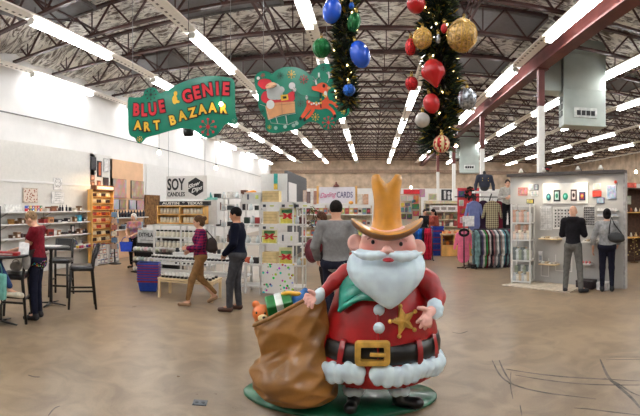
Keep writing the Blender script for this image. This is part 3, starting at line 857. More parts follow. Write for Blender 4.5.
# toys in the sack
T_or = mat('toy_orange', (232,120,48), rough=.4, coat=.25, var=.08)
c = at(262,313.5,3.70)
bear = skin('toy_bear', [el(c, (.085,.075,.078), .02), el(c+Vector((-.055,.0,.075)), (.034,.026,.034), .015), el(c+Vector((.07,.02,.075)), (.034,.026,.034), .015), el(c+Vector((.01,.03,-.11)), (.09,.08,.10), .03)], .008, T_or, ST)
MB().ell(c+Vector((.028,-.072,-.022)), (.046,.036,.034), 16, 9).build('muzzle', mat('toy_cream',(238,214,160),.4,coat=.2), bear)
MB().ell(c+Vector((.044,-.106,-.006)), (.015,.010,.012), 10, 6).build('nose', S_black, bear)
for s in (-.03, .045): MB().ell(c+Vector((s,-.074,.022)), (.009,.006,.011), 10, 6).build('eye', S_black, bear)
gc = at(280,307,3.68)
gf = MB().bc((0,0,0),(.225,.18,.165)).build('gift_box', mat('toy_green',(20,118,52),.35,coat=.3,var=.1), ST, bevel=.012)
gf.location = gc; gf.rotation_euler = (.35,-.22,.28)
b = MB(); b.bc((0,0,0),(.066,.188,.173)); b.build('ribbon', mat('toy_ribbon',(226,232,226),.4,coat=.2), gf, bevel=.01)
bc_ = at(300,300,3.72)
skin('toy_bundle', [el(bc_, (.075,.07,.075), .03), el(bc_+Vector((.045,0,.055)), (.035,.03,.055), .03), el(bc_+Vector((-.02,0,-.07)), (.09,.08,.09), .03)], .009, mat('toy_blue',(32,112,190),.35,coat=.3,var=.1), ST)
q = at(291,294,3.70)
skin('toy_bow', [el(q+Vector((x,0,z)), (.036,.03,.02), .012) for x, z in ((-.055,.0),(-.02,.008),(.02,.006),(.055,.004))], .007, mat('toy_yellow',(240,186,44),.35,coat=.3), ST)
# ================================================================ people
V = Vector
def hand_prims(w, d, n, s, curl=.5, sc=1.0):
    w = V(w); d = V(d).normalized(); n = V(n); n = (n-d*n.dot(d)).normalized(); sd = V(s); sd = (sd-d*sd.dot(d)-n*sd.dot(n)).normalized()
    P = []
    for off, L_, sp in ((.028,.070,.10),(.010,.080,.03),(-.009,.074,-.04),(-.027,.058,-.12)):
        k = w + d*.082*sc + sd*off*sc
        P.append(cap(w+d*.012+sd*off*.5, k, .017*sc, .0125*sc, .012))
        d1 = (d + n*curl*.6 + sd*sp).normalized(); d2 = (d + n*curl*2.0 + sd*sp).normalized()
        m = k + d1*L_*.5*sc; e = m + d2*L_*.5*sc
        P += [cap(k, m, .0105*sc, .0095*sc, .004), cap(m, e, .0095*sc, .008*sc, .004)]
    t0 = w+d*.022*sc+sd*.018*sc; t1 = t0+(d*.55+sd*.75+n*.25).normalized()*.042*sc; t2 = t1+(d*.9+sd*.2+n*.4).normalized()*.034*sc
    P += [cap(t0, t1, .014*sc, .012*sc, .01), cap(t1, t2, .0115*sc, .009*sc, .004)]
    return P
BASE = dict(head=(0,.03,1.575), neck=(0,-.005,1.41), chest=(0,-.005,1.25), waist=(0,0,1.06), pelvis=(0,-.01,.93),
            shR=(.175,-.01,1.385), elR=(.225,-.03,1.115), wrR=(.235,.05,.875), shL=(-.175,-.01,1.385), elL=(-.225,-.03,1.115), wrL=(-.235,.05,.875),
            hipR=(.085,0,.90), knR=(.095,.03,.49), anR=(.10,-.01,.085), hipL=(-.085,0,.90), knL=(-.095,.03,.49), anL=(-.10,-.01,.085),
            toeR=(.115,.15,.03), toeL=(-.115,.15,.03))
M_skin = mat('skin_light', (214,164,136), .5, var=.05, scale=12)
M_skin2 = mat('skin_tan', (190,136,104), .5, var=.05, scale=12)
M_eye = mat('eye_dark', (38,26,22), .3, var=0)
M_lip = mat('lip', (170,88,80), .5, var=.05)
def person(label, loc, rz, h=1.7, pose=None, hair='short', hairc=(50,38,32), top=(40,40,44), topm=None, sleeve='long', pants=(40,42,58), pantm=None,
           shoe=(40,30,26), shoem=None, skinm=None, girl=False, hood=False, hem=.86, curl=.5, fat=1.0, palm=None, pantlen=.0, group=None, flats=False, thumb=None):
    J = {k: V(v) for k, v in BASE.items()}
    for k, v in (pose or {}).items(): J[k] = V(v)
    s = h/1.70; sk = skinm or M_skin
    root = thing('person', label, 'person', loc, rz, group)
    sw = .93 if girl else 1.0
    hd = J['head']; up = (hd-J['neck']).normalized(); fw = J.get('look', V((0,1,0))).normalized(); fw = (fw-up*fw.dot(up)).normalized(); rt = fw.cross(up)
    Rm = [[rt.x, fw.x, up.x],[rt.y, fw.y, up.y],[rt.z, fw.z, up.z]]
    def hp(x, y, z): return hd+rt*x+fw*y+up*z
    B = [el(hp(0,-.008,.025), (.074,.094,.096), .03, rot=Rm), el(hp(0,.018,-.045), (.054,.066,.066), .03, rot=Rm),
         el(hp(0,.088,-.012), (.013,.020,.022), .015, rot=Rm), cap(hp(0,.092,-.005), hp(0,.078,.03), .010, .008, .012),
         el(hp(.076,-.008,-.008), (.012,.022,.034), .008, rot=Rm), el(hp(-.076,-.008,-.008), (.012,.022,.034), .008, rot=Rm),
         cap(J['neck'], hp(0,-.02,-.05), .056*sw, .052*sw, .03)]
    def tors(t):
        return [el(J['chest'], (.150*sw*fat+t, .098*fat+t, .175+t), .06), el(J['waist'], (.128*sw*fat+t, .090*fat+t, .13+t), .06), el(J['pelvis'], (.150*fat+t, .105*fat+t, .11+t), .06),
                cap(J['shL']*.9+J['neck']*.1, J['shR']*.9+J['neck']*.1, .062+t, .062+t, .05), cap(J['neck']-V((0,0,.02)), J['chest'], .060+t, .09+t, .06)] + \
               ([el(J['chest']+V((.065,.075,.0)), (.06+t,.055+t,.06+t), .05), el(J['chest']+V((-.065,.075,.0)), (.06+t,.055+t,.06+t), .05)] if girl else [])
    B += tors(0)
    for q in 'RL':
        B += [cap(J['sh'+q], J['el'+q], .050, .038, .03), cap(J['el'+q], J['wr'+q], .039, .026, .02)]
        d = J['wr'+q]-J['el'+q]; n = (palm or {}).get(q, V((-1,0,0)) if q == 'R' else V((1,0,0))); th = (thumb or {}).get(q, V((0,1,.3)))
        B += hand_prims(J['wr'+q], d, n, th, curl)
        B += [cap(J['hip'+q], J['kn'+q], .080, .055, .04), cap(J['kn'+q], J['an'+q], .055, .036, .03), cap(J['an'+q], J['toe'+q], .036, .026, .02)]
    skin('body', B, .0095, sk, root, sc=s)
    # clothing -------------------------------------------------
    t = .016; T = tors(t)
    for q in 'RL':
        T.append(cap(J['sh'+q], J['el'+q], .050+t*1.3, .040+t*1.3, .03))
        if sleeve == 'long': T.append(cap(J['el'+q], J['wr'+q]*.97+J['el'+q]*.03, .041+t*1.2, .030+t, .02))
    if hood: T += [el(J['neck']+V((0,-.06,.03)), (.10,.07,.06), .04), cap(J['neck']+V((-.07,.0,.04)), J['neck']+V((.07,0,.04)), .045, .045, .03)]
    else: T.append(cap(J['neck']+V((-.03,0,.0)), J['neck']+V((.03,0,.0)), .052, .052, .02))
    hz_ = hem
    def clipT(X, Y, Z):
        a = np.maximum(hz_-Z, np.sqrt((X-J['neck'].x)**2+(Y-J['neck'].y)**2)*0-1)
        a = np.maximum(a, Z-(J['neck'].z+(.075 if hood else .045)))
        if sleeve == 'short':
            for q in 'RL':
                c = J['el'+q]; m = J['sh'+q]; dd = (c-m); L_ = dd.length; dd = dd/L_
                pr = (X-m.x)*dd.x+(Y-m.y)*dd.y+(Z-m.z)*dd.z
                px_, py_, pz_ = X-m.x-pr*dd.x, Y-m.y-pr*dd.y, Z-m.z-pr*dd.z
                near = np.sqrt(px_**2+py_**2+pz_**2) < .075
                out = np.abs(X-J['chest'].x) > .155*sw
                a = np.where(near & out, np.maximum(a, pr-L_*.55), a)
        return a
    keep = {k: v.copy() for k, v in J.items()}
    skin('top', T, .0115, topm or cm(top, .8, var=.12, scale=20, bump=.1), root, clip=clipT, sc=s)
    Pn = [el(J['pelvis'], (.156*fat+.014, .108*fat+.014, .12), .05), el(J['waist'], (.135*sw*fat+.008, .098*fat+.008, .10), .05)]
    for q in 'RL': Pn += [cap(J['hip'+q], J['kn'+q], .088+.006, .064, .03), cap(J['kn'+q], J['an'+q]+V((0,0,.01+pantlen)), .066, .052 if not girl else .045, .03)]
    skin('trousers', Pn, .0115, pantm or cm(pants, .85, var=.12, scale=16, bump=.1), root, clip=lambda X, Y, Z: Z-(J['waist'].z-.02), sc=s)
    for q in 'RL':
        a, e = J['an'+q], J['toe'+q]; fl_ = min(a.z, e.z)-.0
        bt = min(a.z-.085, e.z-.03)
        S_ = [cap((a.x, a.y-.02, a.z-.035), e+V((0,0,.008)), .045, .038, .03)]
        if not flats: S_.append(cap(a+V((0,0,.02)), a-V((0,0,.03)), .046, .046, .02))
        zc = (a.z-.085)*s
        up_ = (a.z-.085)
        skin('shoe', S_, .0095, shoem or cm(shoe, .5), root, clip=(lambda b_: (lambda X, Y, Z: b_-Z))(bt+.002), sc=s)
    # face
    for x in (-.028, .028): MB().ell([c*s for c in hp(x,.080,.018)], .0085*s, 8, 6).build('eye', M_eye, root)
    MB().tube([V(hp(-.022,.079,-.05))*s, V(hp(0,.085,-.051))*s, V(hp(.022,.079,-.05))*s], [.003*s,.006*s,.003*s], 6).build('mouth', M_lip, root)
    hm = cm(hairc, .8, var=.25, scale=40)
    if hair == 'bald': H = None
    else:
        H = [el(hp(0,-.022,.040), (.084,.100,.098), .02, rot=Rm)]
        if hair in ('bun','bob','long','pony'): H += [el(hp(0,-.05,-.01), (.084,.075,.09), .03, rot=Rm)]
        if hair == 'bun': H += [el(hp(0,-.13,.05), (.045,.045,.045), .02, rot=Rm)]
        if hair == 'pony': H += [cap(hp(0,-.11,.03), hp(0,-.15,-.03), .035, .03, .02), cap(hp(0,-.15,-.03), hp(0,-.15,-.13), .03, .012, .02)]
        if hair == 'bob': H += [cap(hp(-.07,-.02,0), hp(-.07,-.02,-.06), .03, .03, .02), cap(hp(.07,-.02,0), hp(.07,-.02,-.06), .03, .03, .02)]
        if hair == 'long': H += [cap(hp(-.05,-.06,-.03), hp(-.06,-.06,-.2), .05, .04, .04), cap(hp(.05,-.06,-.03), hp(.06,-.06,-.2), .05, .04, .04)]
        # open the face
        H += [el(hp(0,.115,-.04), (.082,.085,.105), .015, True, rot=Rm)]
    if H: skin('hair', H, .009, hm, root, sc=s)
    return root, s
# ================================================================ goods helpers
def wrapmat(name, c, **k): return mat(name, c, **k)
def carton(loc, size, col, label, cat='box', name='product_box', rz=0.0, group=None, band=None, lid=None):
    w, d, h = size; b = MB()
    b.box(-w/2,-d/2,0,w/2,d/2,h*.78); b.box(-w/2-.002,-d/2-.002,h*.78,w/2+.002,d/2+.002,h,1)
    if band: b.box(-w*.3,-d/2-.003,h*.2,w*.3,-d/2,h*.62,2)
    o = b.build(name, [cm(col), cm(lid or col, .5), cm(band or (240,238,232))], None, loc, rz, bevel=.004)
    return tag(o, label, cat, group)
def jar_mb(r, h, n=10):
    return MB().lathe([(r*.9,0),(r,.01*h),(r,h*.74),(r*.86,h*.8)], n=n).lathe([(r*.9,h*.8),(r*.92,h*.8),(r*.92,h),(r*.86,h*1.02)], n=n, mi=1)
def row(name, proto, xs, fn, label, group):
    """copies of one small thing set along a row; proto is a linked object, used first"""
    out = []
    for i, x in enumerate(xs):
        o = proto if i == 0 else proto.copy()
        if i: COL.objects.link(o)
        o.location = fn(x); out.append(o)
        tag(o, label, o.get('category', name), group)
    return out
def row_of(name, mb, mats, cat, xs, fn, label, group, rz=0.0, jit=0.0):
    p = mb.build(name, mats, None, (0,0,0), rz); p['category'] = cat
    o = row(name, p, xs, fn, label, group)
    if jit:
        for q in o: q.rotation_euler[2] += R.uniform(-jit, jit)
    return o
def shelf_board(loc, size, m, label, name='wall_shelf', group=None, rz=0.0, brackets=True, lip=False):
    w, d, th = size; t = thing(name, label, 'shelf', loc, rz, group)
    MB().box(-w/2,-d/2,-th,w/2,d/2,0).build('board', m, t, bevel=.004)
    if brackets:
        for x in np.linspace(-w/2+.25, w/2-.25, max(2, int(w/1.0))):
            MB().box(x-.012, d/2-.02,-.16,x+.012,d/2,-th).bar((x,-d/2+.06,-th-.005),(x,d/2-.01,-.15),.018).build('bracket', M_brk, t)
    return t
M_brk = mat('bracket_grey', (170,168,164), .5)
M_shw = mat('shelf_white', (226,224,220), .5, var=.03)
M_blk = mat('black_lacquer', (24,22,22), .4, var=.1)
M_blks = mat('black_seat', (30,28,30), .35, var=.1, bump=.1, bscale=30)
M_wood = mat('honey_pine', (230,176,98), .5, var=.14, scale=5, tex='wood')
M_pale = mat('pale_pine', (226,202,160), .5, var=.08, scale=5, tex='wood')
M_brown = mat('brown_wood', (110,68,40), .5, var=.2, scale=6, tex='woodx')

# ---------------------------------------------------------------- wall shelving against the white wall (runs along Y)
XW = XL+.135
def yat(px, X): return X/math.tan(az(px))          # depth of a pixel column on the plane x = X
def zat(py, px, X): return CH+(HY-py)*(X/math.sin(az(px)))/F
names = [('lowest',.56),('second from the floor',.95),('third from the floor',1.29),('top',1.59)]
y0, y1 = 6.45, 9.95
for nm, z in names:
    shelf_board((XW+.17, (y0+y1)/2, z), (y1-y0, .34, .03), M_shw, 'long white wall shelf, %s of four by the white panel' % nm, rz=PI/2)
t = thing('upright_rack', 'dark narrow metal rack at the end of the white wall shelves', 'rack', (XW+.22, 6.25, 0), PI/2)
b = MB()
for x in (-.14,.14):
    for y in (-.15,.15): b.box(x-.012,y-.012,0,x+.012,y+.012,1.72)
b.build('frame', M_blk, t)
for z in (.3,.65,1.0,1.35,1.68): MB().box(-.14,-.15,z,.14,.15,z+.02).build('tray', M_blk, t)
XS = XW+.19
def on_shelf(px, z): return V((XS, yat(px, XS), z))
wares = [ # px, shelf z, w(along y), d, h, colour, label, category, name, band
 (13,1.59,.52,.05,.17,(238,236,230),'white open sign board on the top white wall shelf','sign','shelf_sign',None),
 (51,1.59,.24,.2,.12,(120,66,34),'brown wooden box on the top white wall shelf','box','wooden_box',(150,90,50)),
 (57,1.59,.10,.1,.08,(70,44,34),'low dark box beside the brown wooden box on top shelf','box','small_box',None),
 (43,1.29,.16,.2,.10,(150,40,36),'flat red tin on the third white wall shelf','tin','gift_tin',None),
 (48.5,1.29,.20,.2,.15,(206,150,100),'tan open basket box on the third white wall shelf','box','display_box',(120,70,40)),
 (57,1.29,.2,.2,.09,(60,60,64),'dark grey stack tray on the third white wall shelf','tray','stack_tray',(200,200,200)),
 (78.5,1.29,.15,.12,.18,(60,160,190),'turquoise cube box on the third white wall shelf','box','cube_box',(110,200,220)),
 (48,.95,.25,.2,.17,(140,44,30),'dark red wooden crate on the second white wall shelf','crate','small_crate',(60,30,26)),
 (54,.95,.12,.1,.14,(232,228,220),'small white card box on the second white wall shelf','box','card_box',None),
 (33,.95,.2,.2,.12,(120,50,40),'maroon box behind the woman in the maroon shirt','box','maroon_box',(200,190,160)),
]
for px, z, w, d, h, c, lb, ct, nm, bd in wares:
    carton(on_shelf(px, z), (w, d, h), c, lb, ct, nm, PI/2, None, bd)
# blocks of bright packets
cols_ = [(200,50,50),(40,130,70),(60,90,180),(235,190,50),(120,60,140),(230,120,40)]
for r_ in range(2):
    for i, px in enumerate(np.linspace(27,40,6)):
        p = on_shelf(px, 1.59+r_*.075)
        carton(p, (.068,.10,.07), cols_[(i+r_*2) % 6], 'bright %s soap packet in the small stack on the top wall shelf, %s layer' % (['red','green','blue','yellow','purple','orange'][(i+r_*2) % 6], ['lower','upper'][r_]), 'packet', 'soap_packet', PI/2, 'bright packets on the top shelf', (245,240,230))
def bottle_mb(r, h): return MB().lathe([(r,0),(r,h*.6),(r*.35,h*.75),(r*.35,h*.9)], n=10).lathe([(r*.42,h*.9),(r*.42,h)], n=10, mi=1)
row_of('bottle', bottle_mb(.03,.17), [cm((40,40,52),.2), cm((20,20,20))], 'bottle', [60,62.5,66.5], lambda px: on_shelf(px,1.59), 'small dark bottle near the far end of the top wall shelf', 'dark bottles on the top shelf')
# woven baskets
def basket_obj(loc, r, h, col, label, rz=0, name='woven_basket', handle=False):
    t = thing(name, label, 'basket', loc, rz)
    b = MB(); n = 7
    for i in range(n):
        z = h*(i+.5)/n; k = .82+.18*i/n; b.tube([(r*k*math.cos(a), r*.7*k*math.sin(a), z) for a in np.linspace(0,2*PI,17)], h/n*.55, 6)
    b.lathe([(0,0),(r*.82,0)], n=16, sy=.7)
    b.build('weave', cm(col,.8,var=.2,scale=40), t)
    if handle: MB().tube([(r*math.cos(a), 0, h+r*.8*math.sin(a)) for a in np.linspace(0,PI,12)], .01, 6).build('handle', cm(col,.8), t)
    return t
basket_obj(on_shelf(11,1.29), .10,.12,(150,110,60),'tan woven basket on the third white wall shelf',PI/2)
basket_obj(on_shelf(16,1.29), .09,.08,(110,80,56),'low brown woven basket beside the tan basket',PI/2)
def glasses_case(px, z, c, lb):
    t = thing('sunglasses_tray', lb, 'tray', on_shelf(px, z), PI/2)
    MB().box(-.13,-.09,0,.13,.09,.02).build('base', cm((220,216,210)), t)
    for k in range(2):
        b = MB()
        for x in (-.08, 0, .08): b.ell((x-.018,-.05+k*.08,.05),(.022,.008,.018),8,5).ell((x+.018,-.05+k*.08,.05),(.022,.008,.018),8,5).bar((x-.03,-.05+k*.08,.03),(x+.03,-.05+k*.08,.03),.02)
        b.build('sunglasses', cm(c,.2), t)
    return t
fill = [(90,60,44),(40,36,38),(150,110,80),(200,190,176),(70,40,44),(120,90,60)]; fnm = ['brown','black','tan','cream','plum','khaki']
for zz0, nm0, pxs in ((1.59,'top',(46.5,54.5,70,74,79)),(1.29,'third',(21,26,30,44.5,67,70.5,74,83,86.5)),(.95,'second',(12,17,21,27,37.5,41,44,57.5,69.5,76,79.5)),(.56,'lowest',(12,19,46,52,58,64,68,85,88))):
    for i, px in enumerate(pxs):
        k = (i*2+len(nm0)) % 6
        if i % 3 == 2:
            tag(jar_mb(.045,.13).build('small_jar', [cm(fill[k]), cm((220,214,204))], None, on_shelf(px, zz0)), '%s small jar on the %s white wall shelf' % (fnm[k], nm0), 'jar', 'little jars on the wall shelves')
        else: carton(on_shelf(px, zz0), (.11+.02*(i % 2), .14, .08+.03*(k % 3)), fill[k], '%s keepsake box on the %s white wall shelf' % (fnm[k], nm0), 'box', 'keepsake_box', PI/2, 'keepsake boxes on the wall shelves', (226,220,206))
glasses_case(62,1.29,(30,30,36),'tray of dark sunglasses on the third white wall shelf')
glasses_case(60.5,.95,(30,26,30),'low tray of dark sunglasses on the second white wall shelf')
glasses_case(65.5,.95,(44,30,40),'second tray of dark lenses beside the oval framed picture')
def small_bag(loc, w, h, c, label, name='pouch', rz=PI/2, cat='bag'):
    t = thing(name, label, cat, loc, rz)
    skin('pouch_body', [el((0,0,h*.45),(w/2,w*.25,h*.45),.02), el((0,0,h*.2),(w*.48,w*.28,h*.22),.02)], w/14, c if not isinstance(c, tuple) else cm(c,.6), t, clip=lambda X,Y,Z: -Z)
    MB().tube([(w*.28*math.cos(a),0,h*.82+h*.32*math.sin(a)) for a in np.linspace(0,PI,10)], w*.025, 6).build('handle', M_blk, t)
    return t
# a shaped mirror frame, boots and a hat
t = thing('oval_frame', 'black standing frame with an oval picture on the second wall shelf', 'frame', on_shelf(72.5,.95), PI/2)
MB().box(-.09,-.015,0,.09,.015,.26).build('mount', M_blk, t, bevel=.01)
MB().ell((0,-.02,.14),(.055,.006,.085),16,8).build('picture', cm((214,200,190)), t)
for px, lb in ((83,'black low shoe, first of two on the second wall shelf'),(87,'black low shoe, second of two near the wooden display')):
    t = thing('shoe', lb, 'shoe', on_shelf(px,.95), PI/2+.3, 'pair of shoes on the wall shelf')
    skin('upper', [cap((-.10,0,.05),(.0,0,.05),.035,.04,.03), cap((0,0,.04),(.12,0,.03),.04,.03,.03), el((-.08,0,.09),(.04,.035,.05),.02)], .008, cm((36,26,40),.6), t, clip=lambda X,Y,Z: .004-Z)
    MB().bc((.01,0,.006),(.25,.075,.012)).build('sole', M_blk, t)
small_bag(on_shelf(74,.56), .30,.26, mat('bag_floral',(28,20,24),.7,tex='mosaic',scale=60,col2=(24,16,20)), 'round black floral handbag on the lowest white wall shelf','handbag')
t = thing('plush_toy','small black and white plush toy beside the round handbag','toy', on_shelf(81,.56), PI/2)
skin('plush_body', [el((0,0,.06),(.055,.045,.06)), el((0,-.01,.14),(.045,.04,.042)), el((-.035,0,.175),.016), el((.035,0,.175),.016)], .008, cm((232,228,222),.9), t)
MB().ell((0,-.04,.145),(.03,.016,.026),8,6).build('patch', M_blk, t)
cc = [(236,200,50),(190,40,60),(214,60,120),(240,236,230),(70,60,150),(200,50,50),(236,236,230),(60,60,140)]
cn = ['yellow','dark red','pink','white','violet','red','cream','blue']
for i, px in enumerate(np.linspace(73.5,90,8)):
    b = MB(); b.lathe([(.045,0),(.045,.07)], n=12).lathe([(.047,.07),(.047,.09)], n=12, mi=1)
    p = on_shelf(px,.56); p.x += .14; tag(b.build('paint_tin', [cm(cc[i],.4), cm((230,228,224),.4)], None, p), '%s round tin at the front edge of the lowest wall shelf' % cn[i], 'tin', 'coloured tins on the lowest shelf')
# pictures and prints hung on the wall --------------------------------
def wall_frame(pxa, pya, pxb, pyb, X, art, frame, label, name='framed_print', cat='picture', th=.03, fw=.02, glass=False):
    ya, yb = yat(pxa, X), yat(pxb, X); pm = (pxa+pxb)/2
    zt, zb = zat(pya, pm, X), zat(pyb, pm, X)
    t = thing(name, label, cat, (X, (ya+yb)/2, zb), PI/2)
    w = abs(yb-ya); h = zt-zb
    MB().box(-w/2,-th,0,w/2,0,h).build('frame', frame, t, bevel=.003)
    MB().box(-w/2+fw,-th-.004,fw,w/2-fw,-th,h-fw).build('print', art, t)
    return t
M_ink = mat('line_art', (236,232,226), .6, tex='mosaic', scale=22, col2=(238,234,228))
wall_frame(22.5,188,37,203,XL+.11, mat('red_ornament_print',(222,206,190),.7,tex='floral',scale=16,col2=(150,84,66)), cm((196,180,160)), 'print of brown ornament patterns above the wall shelves')
def sketch(pxa,pya,pxb,pyb,label,kind):
    t = wall_frame(pxa,pya,pxb,pyb,XL+.11,cm((236,234,230)),cm((190,188,186)),label,'sketch_print',fw=.012,th=.012)
    b = MB()
    if kind == 'face':
        b.tube([(.12*math.cos(a),-.018,.19+.11*math.sin(a)) for a in np.linspace(0,2*PI,20)],.005,5)
        for s in (-.05,.05): b.ell((s,-.018,.21),(.014,.004,.014),8,5)
        b.tube([(-.05,-.018,.13),(0,-.018,.115),(.05,-.018,.13)],.005,5); b.tube([(-.1,-.018,.32),(-.04,-.018,.29),(.04,-.018,.31),(.1,-.018,.29)],.005,5)
    else:
        for i in range(5): b.box(-.13,-.020,.07+i*.06,.13-.03*(i % 2),-.017,.078+i*.06)
    b.build('drawing', cm((120,118,120)), t)
sketch(53,178,62,190,'small outline sketch of a face pinned on the white panel','face')
sketch(51,192,64,203.5,'pale lined print directly under the face sketch','lines')
XP = XL+.02
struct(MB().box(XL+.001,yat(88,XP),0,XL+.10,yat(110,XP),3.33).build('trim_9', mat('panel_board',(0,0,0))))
X2 = XL+.11
for a,b_,c,d,col,art,lb in [(90.2,157,95.5,170,(34,32,34),(52,48,48),'tall black box frame high on the white wall'),
    (97,161,101,177,(40,24,22),(200,96,50),'narrow black frame with orange shapes, high on the wall'),
    (103.2,158.5,107.8,172,(190,188,184),(226,224,220),'silver ladder-like print high beside the plywood panel'),
    (90.5,175,94,180.5,(150,96,70),(206,160,130),'tiny brown portrait tile above the honey wood display'),
    (90.5,181.5,94,187,(120,80,60),(196,150,120),'tiny brown portrait tile, lower of the stacked two'),
    (96.8,180.5,100,186.5,(120,56,40),(196,120,80),'tiny rust tile beside the small black frame'),
    (103,177.5,108,186.5,(26,24,26),(64,44,40),'small black square frame next to the plywood panel')]:
    wall_frame(a,b_,c,d,X2,cm(art),cm(col),lb,'tiny_frame',fw=.05 if a < 103 else .03)
# honey wood lit display ------------------------------------------------
XD = XL+.40
ya, yb = yat(88.5,XD), yat(110,XD); w = yb-ya
t = thing('wooden_display', 'honey coloured wooden wall display packed with little candles', 'display rack', (XD-.02,(ya+yb)/2,0), PI/2)
zt = zat(190,99,XD)
b = MB(); b.box(-w/2,.0,.45,w/2,.02,zt)
for x in (-w/2, w/2-.02): b.box(x,-.16,.45,x+.02,0,zt)
b.build('case', M_wood, t)
lv = np.linspace(.52, zt-.20, 9)
for z in lv: MB().box(-w/2+.02,-.16,z-.015,w/2-.02,0,z).build('rack_shelf', M_wood, t)
hb = MB().box(-w/2+.12,-.20,zt-.02,w/2-.02,-.02,zt+.13).build('header', M_brown, t, bevel=.005)
MB().box(-w/2+.18,-.206,zt+.015,w/2-.08,-.20,zt+.095).build('header_panel', cm((214,200,180)), hb)
[MB().box(q_,-.12,0,q_+.03,0,.45).build('leg', M_wood, t) for q_ in (-w/2, w/2-.03)]
lamp = bpy.data.lights.new('shelf_glow','AREA'); lamp.energy = 9; lamp.size = .9; lamp.color = (1,.66,.32); lamp.shape='RECTANGLE'; lamp.size_y=.1
lo = bpy.data.objects.new('shelf_glow', lamp); COL.objects.link(lo); lo.location = (XD+.45,(ya+yb)/2,zt+.35); lo.rotation_euler = (0,-.5,0)
lo.rotation_euler = V((-.35,0,-1.2)).to_track_quat('-Z','Y').to_euler()
pal = [(150,40,30),(236,200,150),(60,36,30),(220,120,40),(180,60,40),(240,226,190)]
pn = ['dark red','cream','brown','orange','brick red','ivory']
rown = ['bottom','second','third','fourth','fifth','sixth','seventh','eighth','top']
for ri, z in enumerate(lv):
    for k in range(4):
        c = pal[(ri*2+k*3+ri//2) % 6]; nmc = pn[(ri*2+k*3+ri//2) % 6]
        xs = [(-w/2+.09)+(w-.18)*(k*2+j+.2)/8.0 for j in range(2)]
        row_of('votive_candle', jar_mb(.042,.125,8), [cm(c,.5), cm((246,210,140),.5)], 'candle', xs, lambda x, z=z: V((XD-.02+.09, (ya+yb)/2+x, z)),
               '%s votive candle on the %s level of the honey wooden display' % (nmc, rown[ri]), 'votives on the honey wood display')
# white magazine racks under it
for i, (pa, pb) in enumerate(((97,108),(109,118.5))):
    XM = XL+.62; ya_, yb_ = yat(pa,XM), yat(pb,XM); w_ = yb_-ya_
    t = thing('magazine_rack', 'low white wire magazine rack, %s, below the honey wood display' % ('nearer one' if i == 0 else 'one closer to the postcard spinner'), 'rack', (XM,(ya_+yb_)/2,0), PI/2)
    b = MB()
    for x in (-w_/2, w_/2-.02): b.box(x,-.02,0,x+.02,.18,.58)
    b.box(-w_/2,.16,.02,w_/2,.18,.58); b.build('frame', M_shw, t)
    for r_ in range(4):
        z = .05+r_*.14; MB().box(-w_/2,-.02+r_*.03,z-.012,w_/2,.02+r_*.03,z).build('ledge', M_shw, t)
        for k in range(3):
            c = [(150,150,156),(190,120,90),(90,110,140),(200,196,180),(120,80,90)][(r_+k*2+i) % 5]
            x = -w_/2+w_*(k+.5)/3
            o = MB().box(-w_*.14,-.005,0,w_*.14,.005,.125).box(-w_*.11,-.007,.02,w_*.11,-.005,.09,1).build('booklet', [cm(c), cm((226,220,210))], None, (XM+.002-r_*.03,(ya_+yb_)/2+x,z+.001), PI/2)
            tag(o, 'small booklet on the %s ledge of the %s white wire rack' % (rown[r_] if r_ else 'bottom', ['nearer','farther'][i]), 'booklet', 'booklets in the white wire racks')
# plywood panel with paintings
XQ = XL+.03
ya, yb = yat(110,XL+.1), yat(143,XL+.1)
struct(MB().box(XL+.001, ya, 0, XL+.10, yb, 3.26).build('trim_10', mat('plywood', (226,182,142), .6, var=.04, scale=3)))
def city(name, sky, c2, sc=9): return mat(name, sky, .5, tex='mosaic', scale=sc, col2=c2)
art = [(112,179,125.5,198,(60,150,170),(222,110,60),'blue and orange skyline painting on the plywood panel'),
       (130.5,181,143,198.5,(206,190,140),(150,60,70),'cream collage painting on the plywood panel'),
       (111.5,199,118,209.5,(80,110,170),(200,190,200),'small blue painting, first in the lower row on plywood'),
       (119,199.5,125.5,209.5,(176,140,110),(120,80,60),'small brown painting, second in the lower row on plywood'),
       (128.5,200,135,209.5,(96,140,190),(210,180,170),'small pale blue painting, third in the lower row on plywood'),
       (136,200.5,143,209.5,(110,150,180),(220,110,80),'small blue and red painting, last in the lower row')]
for a,b_,c,d,s1,s2,lb in art: wall_frame(a,b_,c,d,XL+.105,city('art_'+str(a),s1,s2,6.5),cm((60,56,54)),lb,'painting',fw=.008,th=.04)
# shelf beneath with dark bottles, cards
Xs = XL+.3; ya, yb = yat(112,Xs), yat(145,Xs)
for zi, (z, nm) in enumerate(((1.36,'upper'),(.98,'lower'))):
    shelf_board((Xs-.02,(ya+yb)/2,z),(yb-ya,.34,.03),M_shw,'white shelf under the paintings, %s of two' % nm, rz=PI/2)
row_of('bottle', bottle_mb(.05,.25), [cm((30,34,48),.25), cm((200,196,190))], 'bottle', list(np.linspace(113.5,143.5,11)), lambda px: V((Xs+.04,yat(px,Xs+.04),1.362)), 'dark bottle standing on the upper shelf under the paintings', 'dark bottles under the paintings')
for i, px in enumerate(np.linspace(121,143,7)):
    carton(V((Xs+.03,yat(px,Xs+.03),.982)),(.2,.18,.10+.05*(i % 3)),[(50,50,56),(150,170,190),(90,60,50),(210,206,200)][i % 4],'%s carton on the lower shelf behind the white-haired woman' % ['charcoal','pale blue','brown','off-white','dark charcoal','light blue','dull brown'][i],'box','product_box',PI/2,'cartons on the lower shelf')
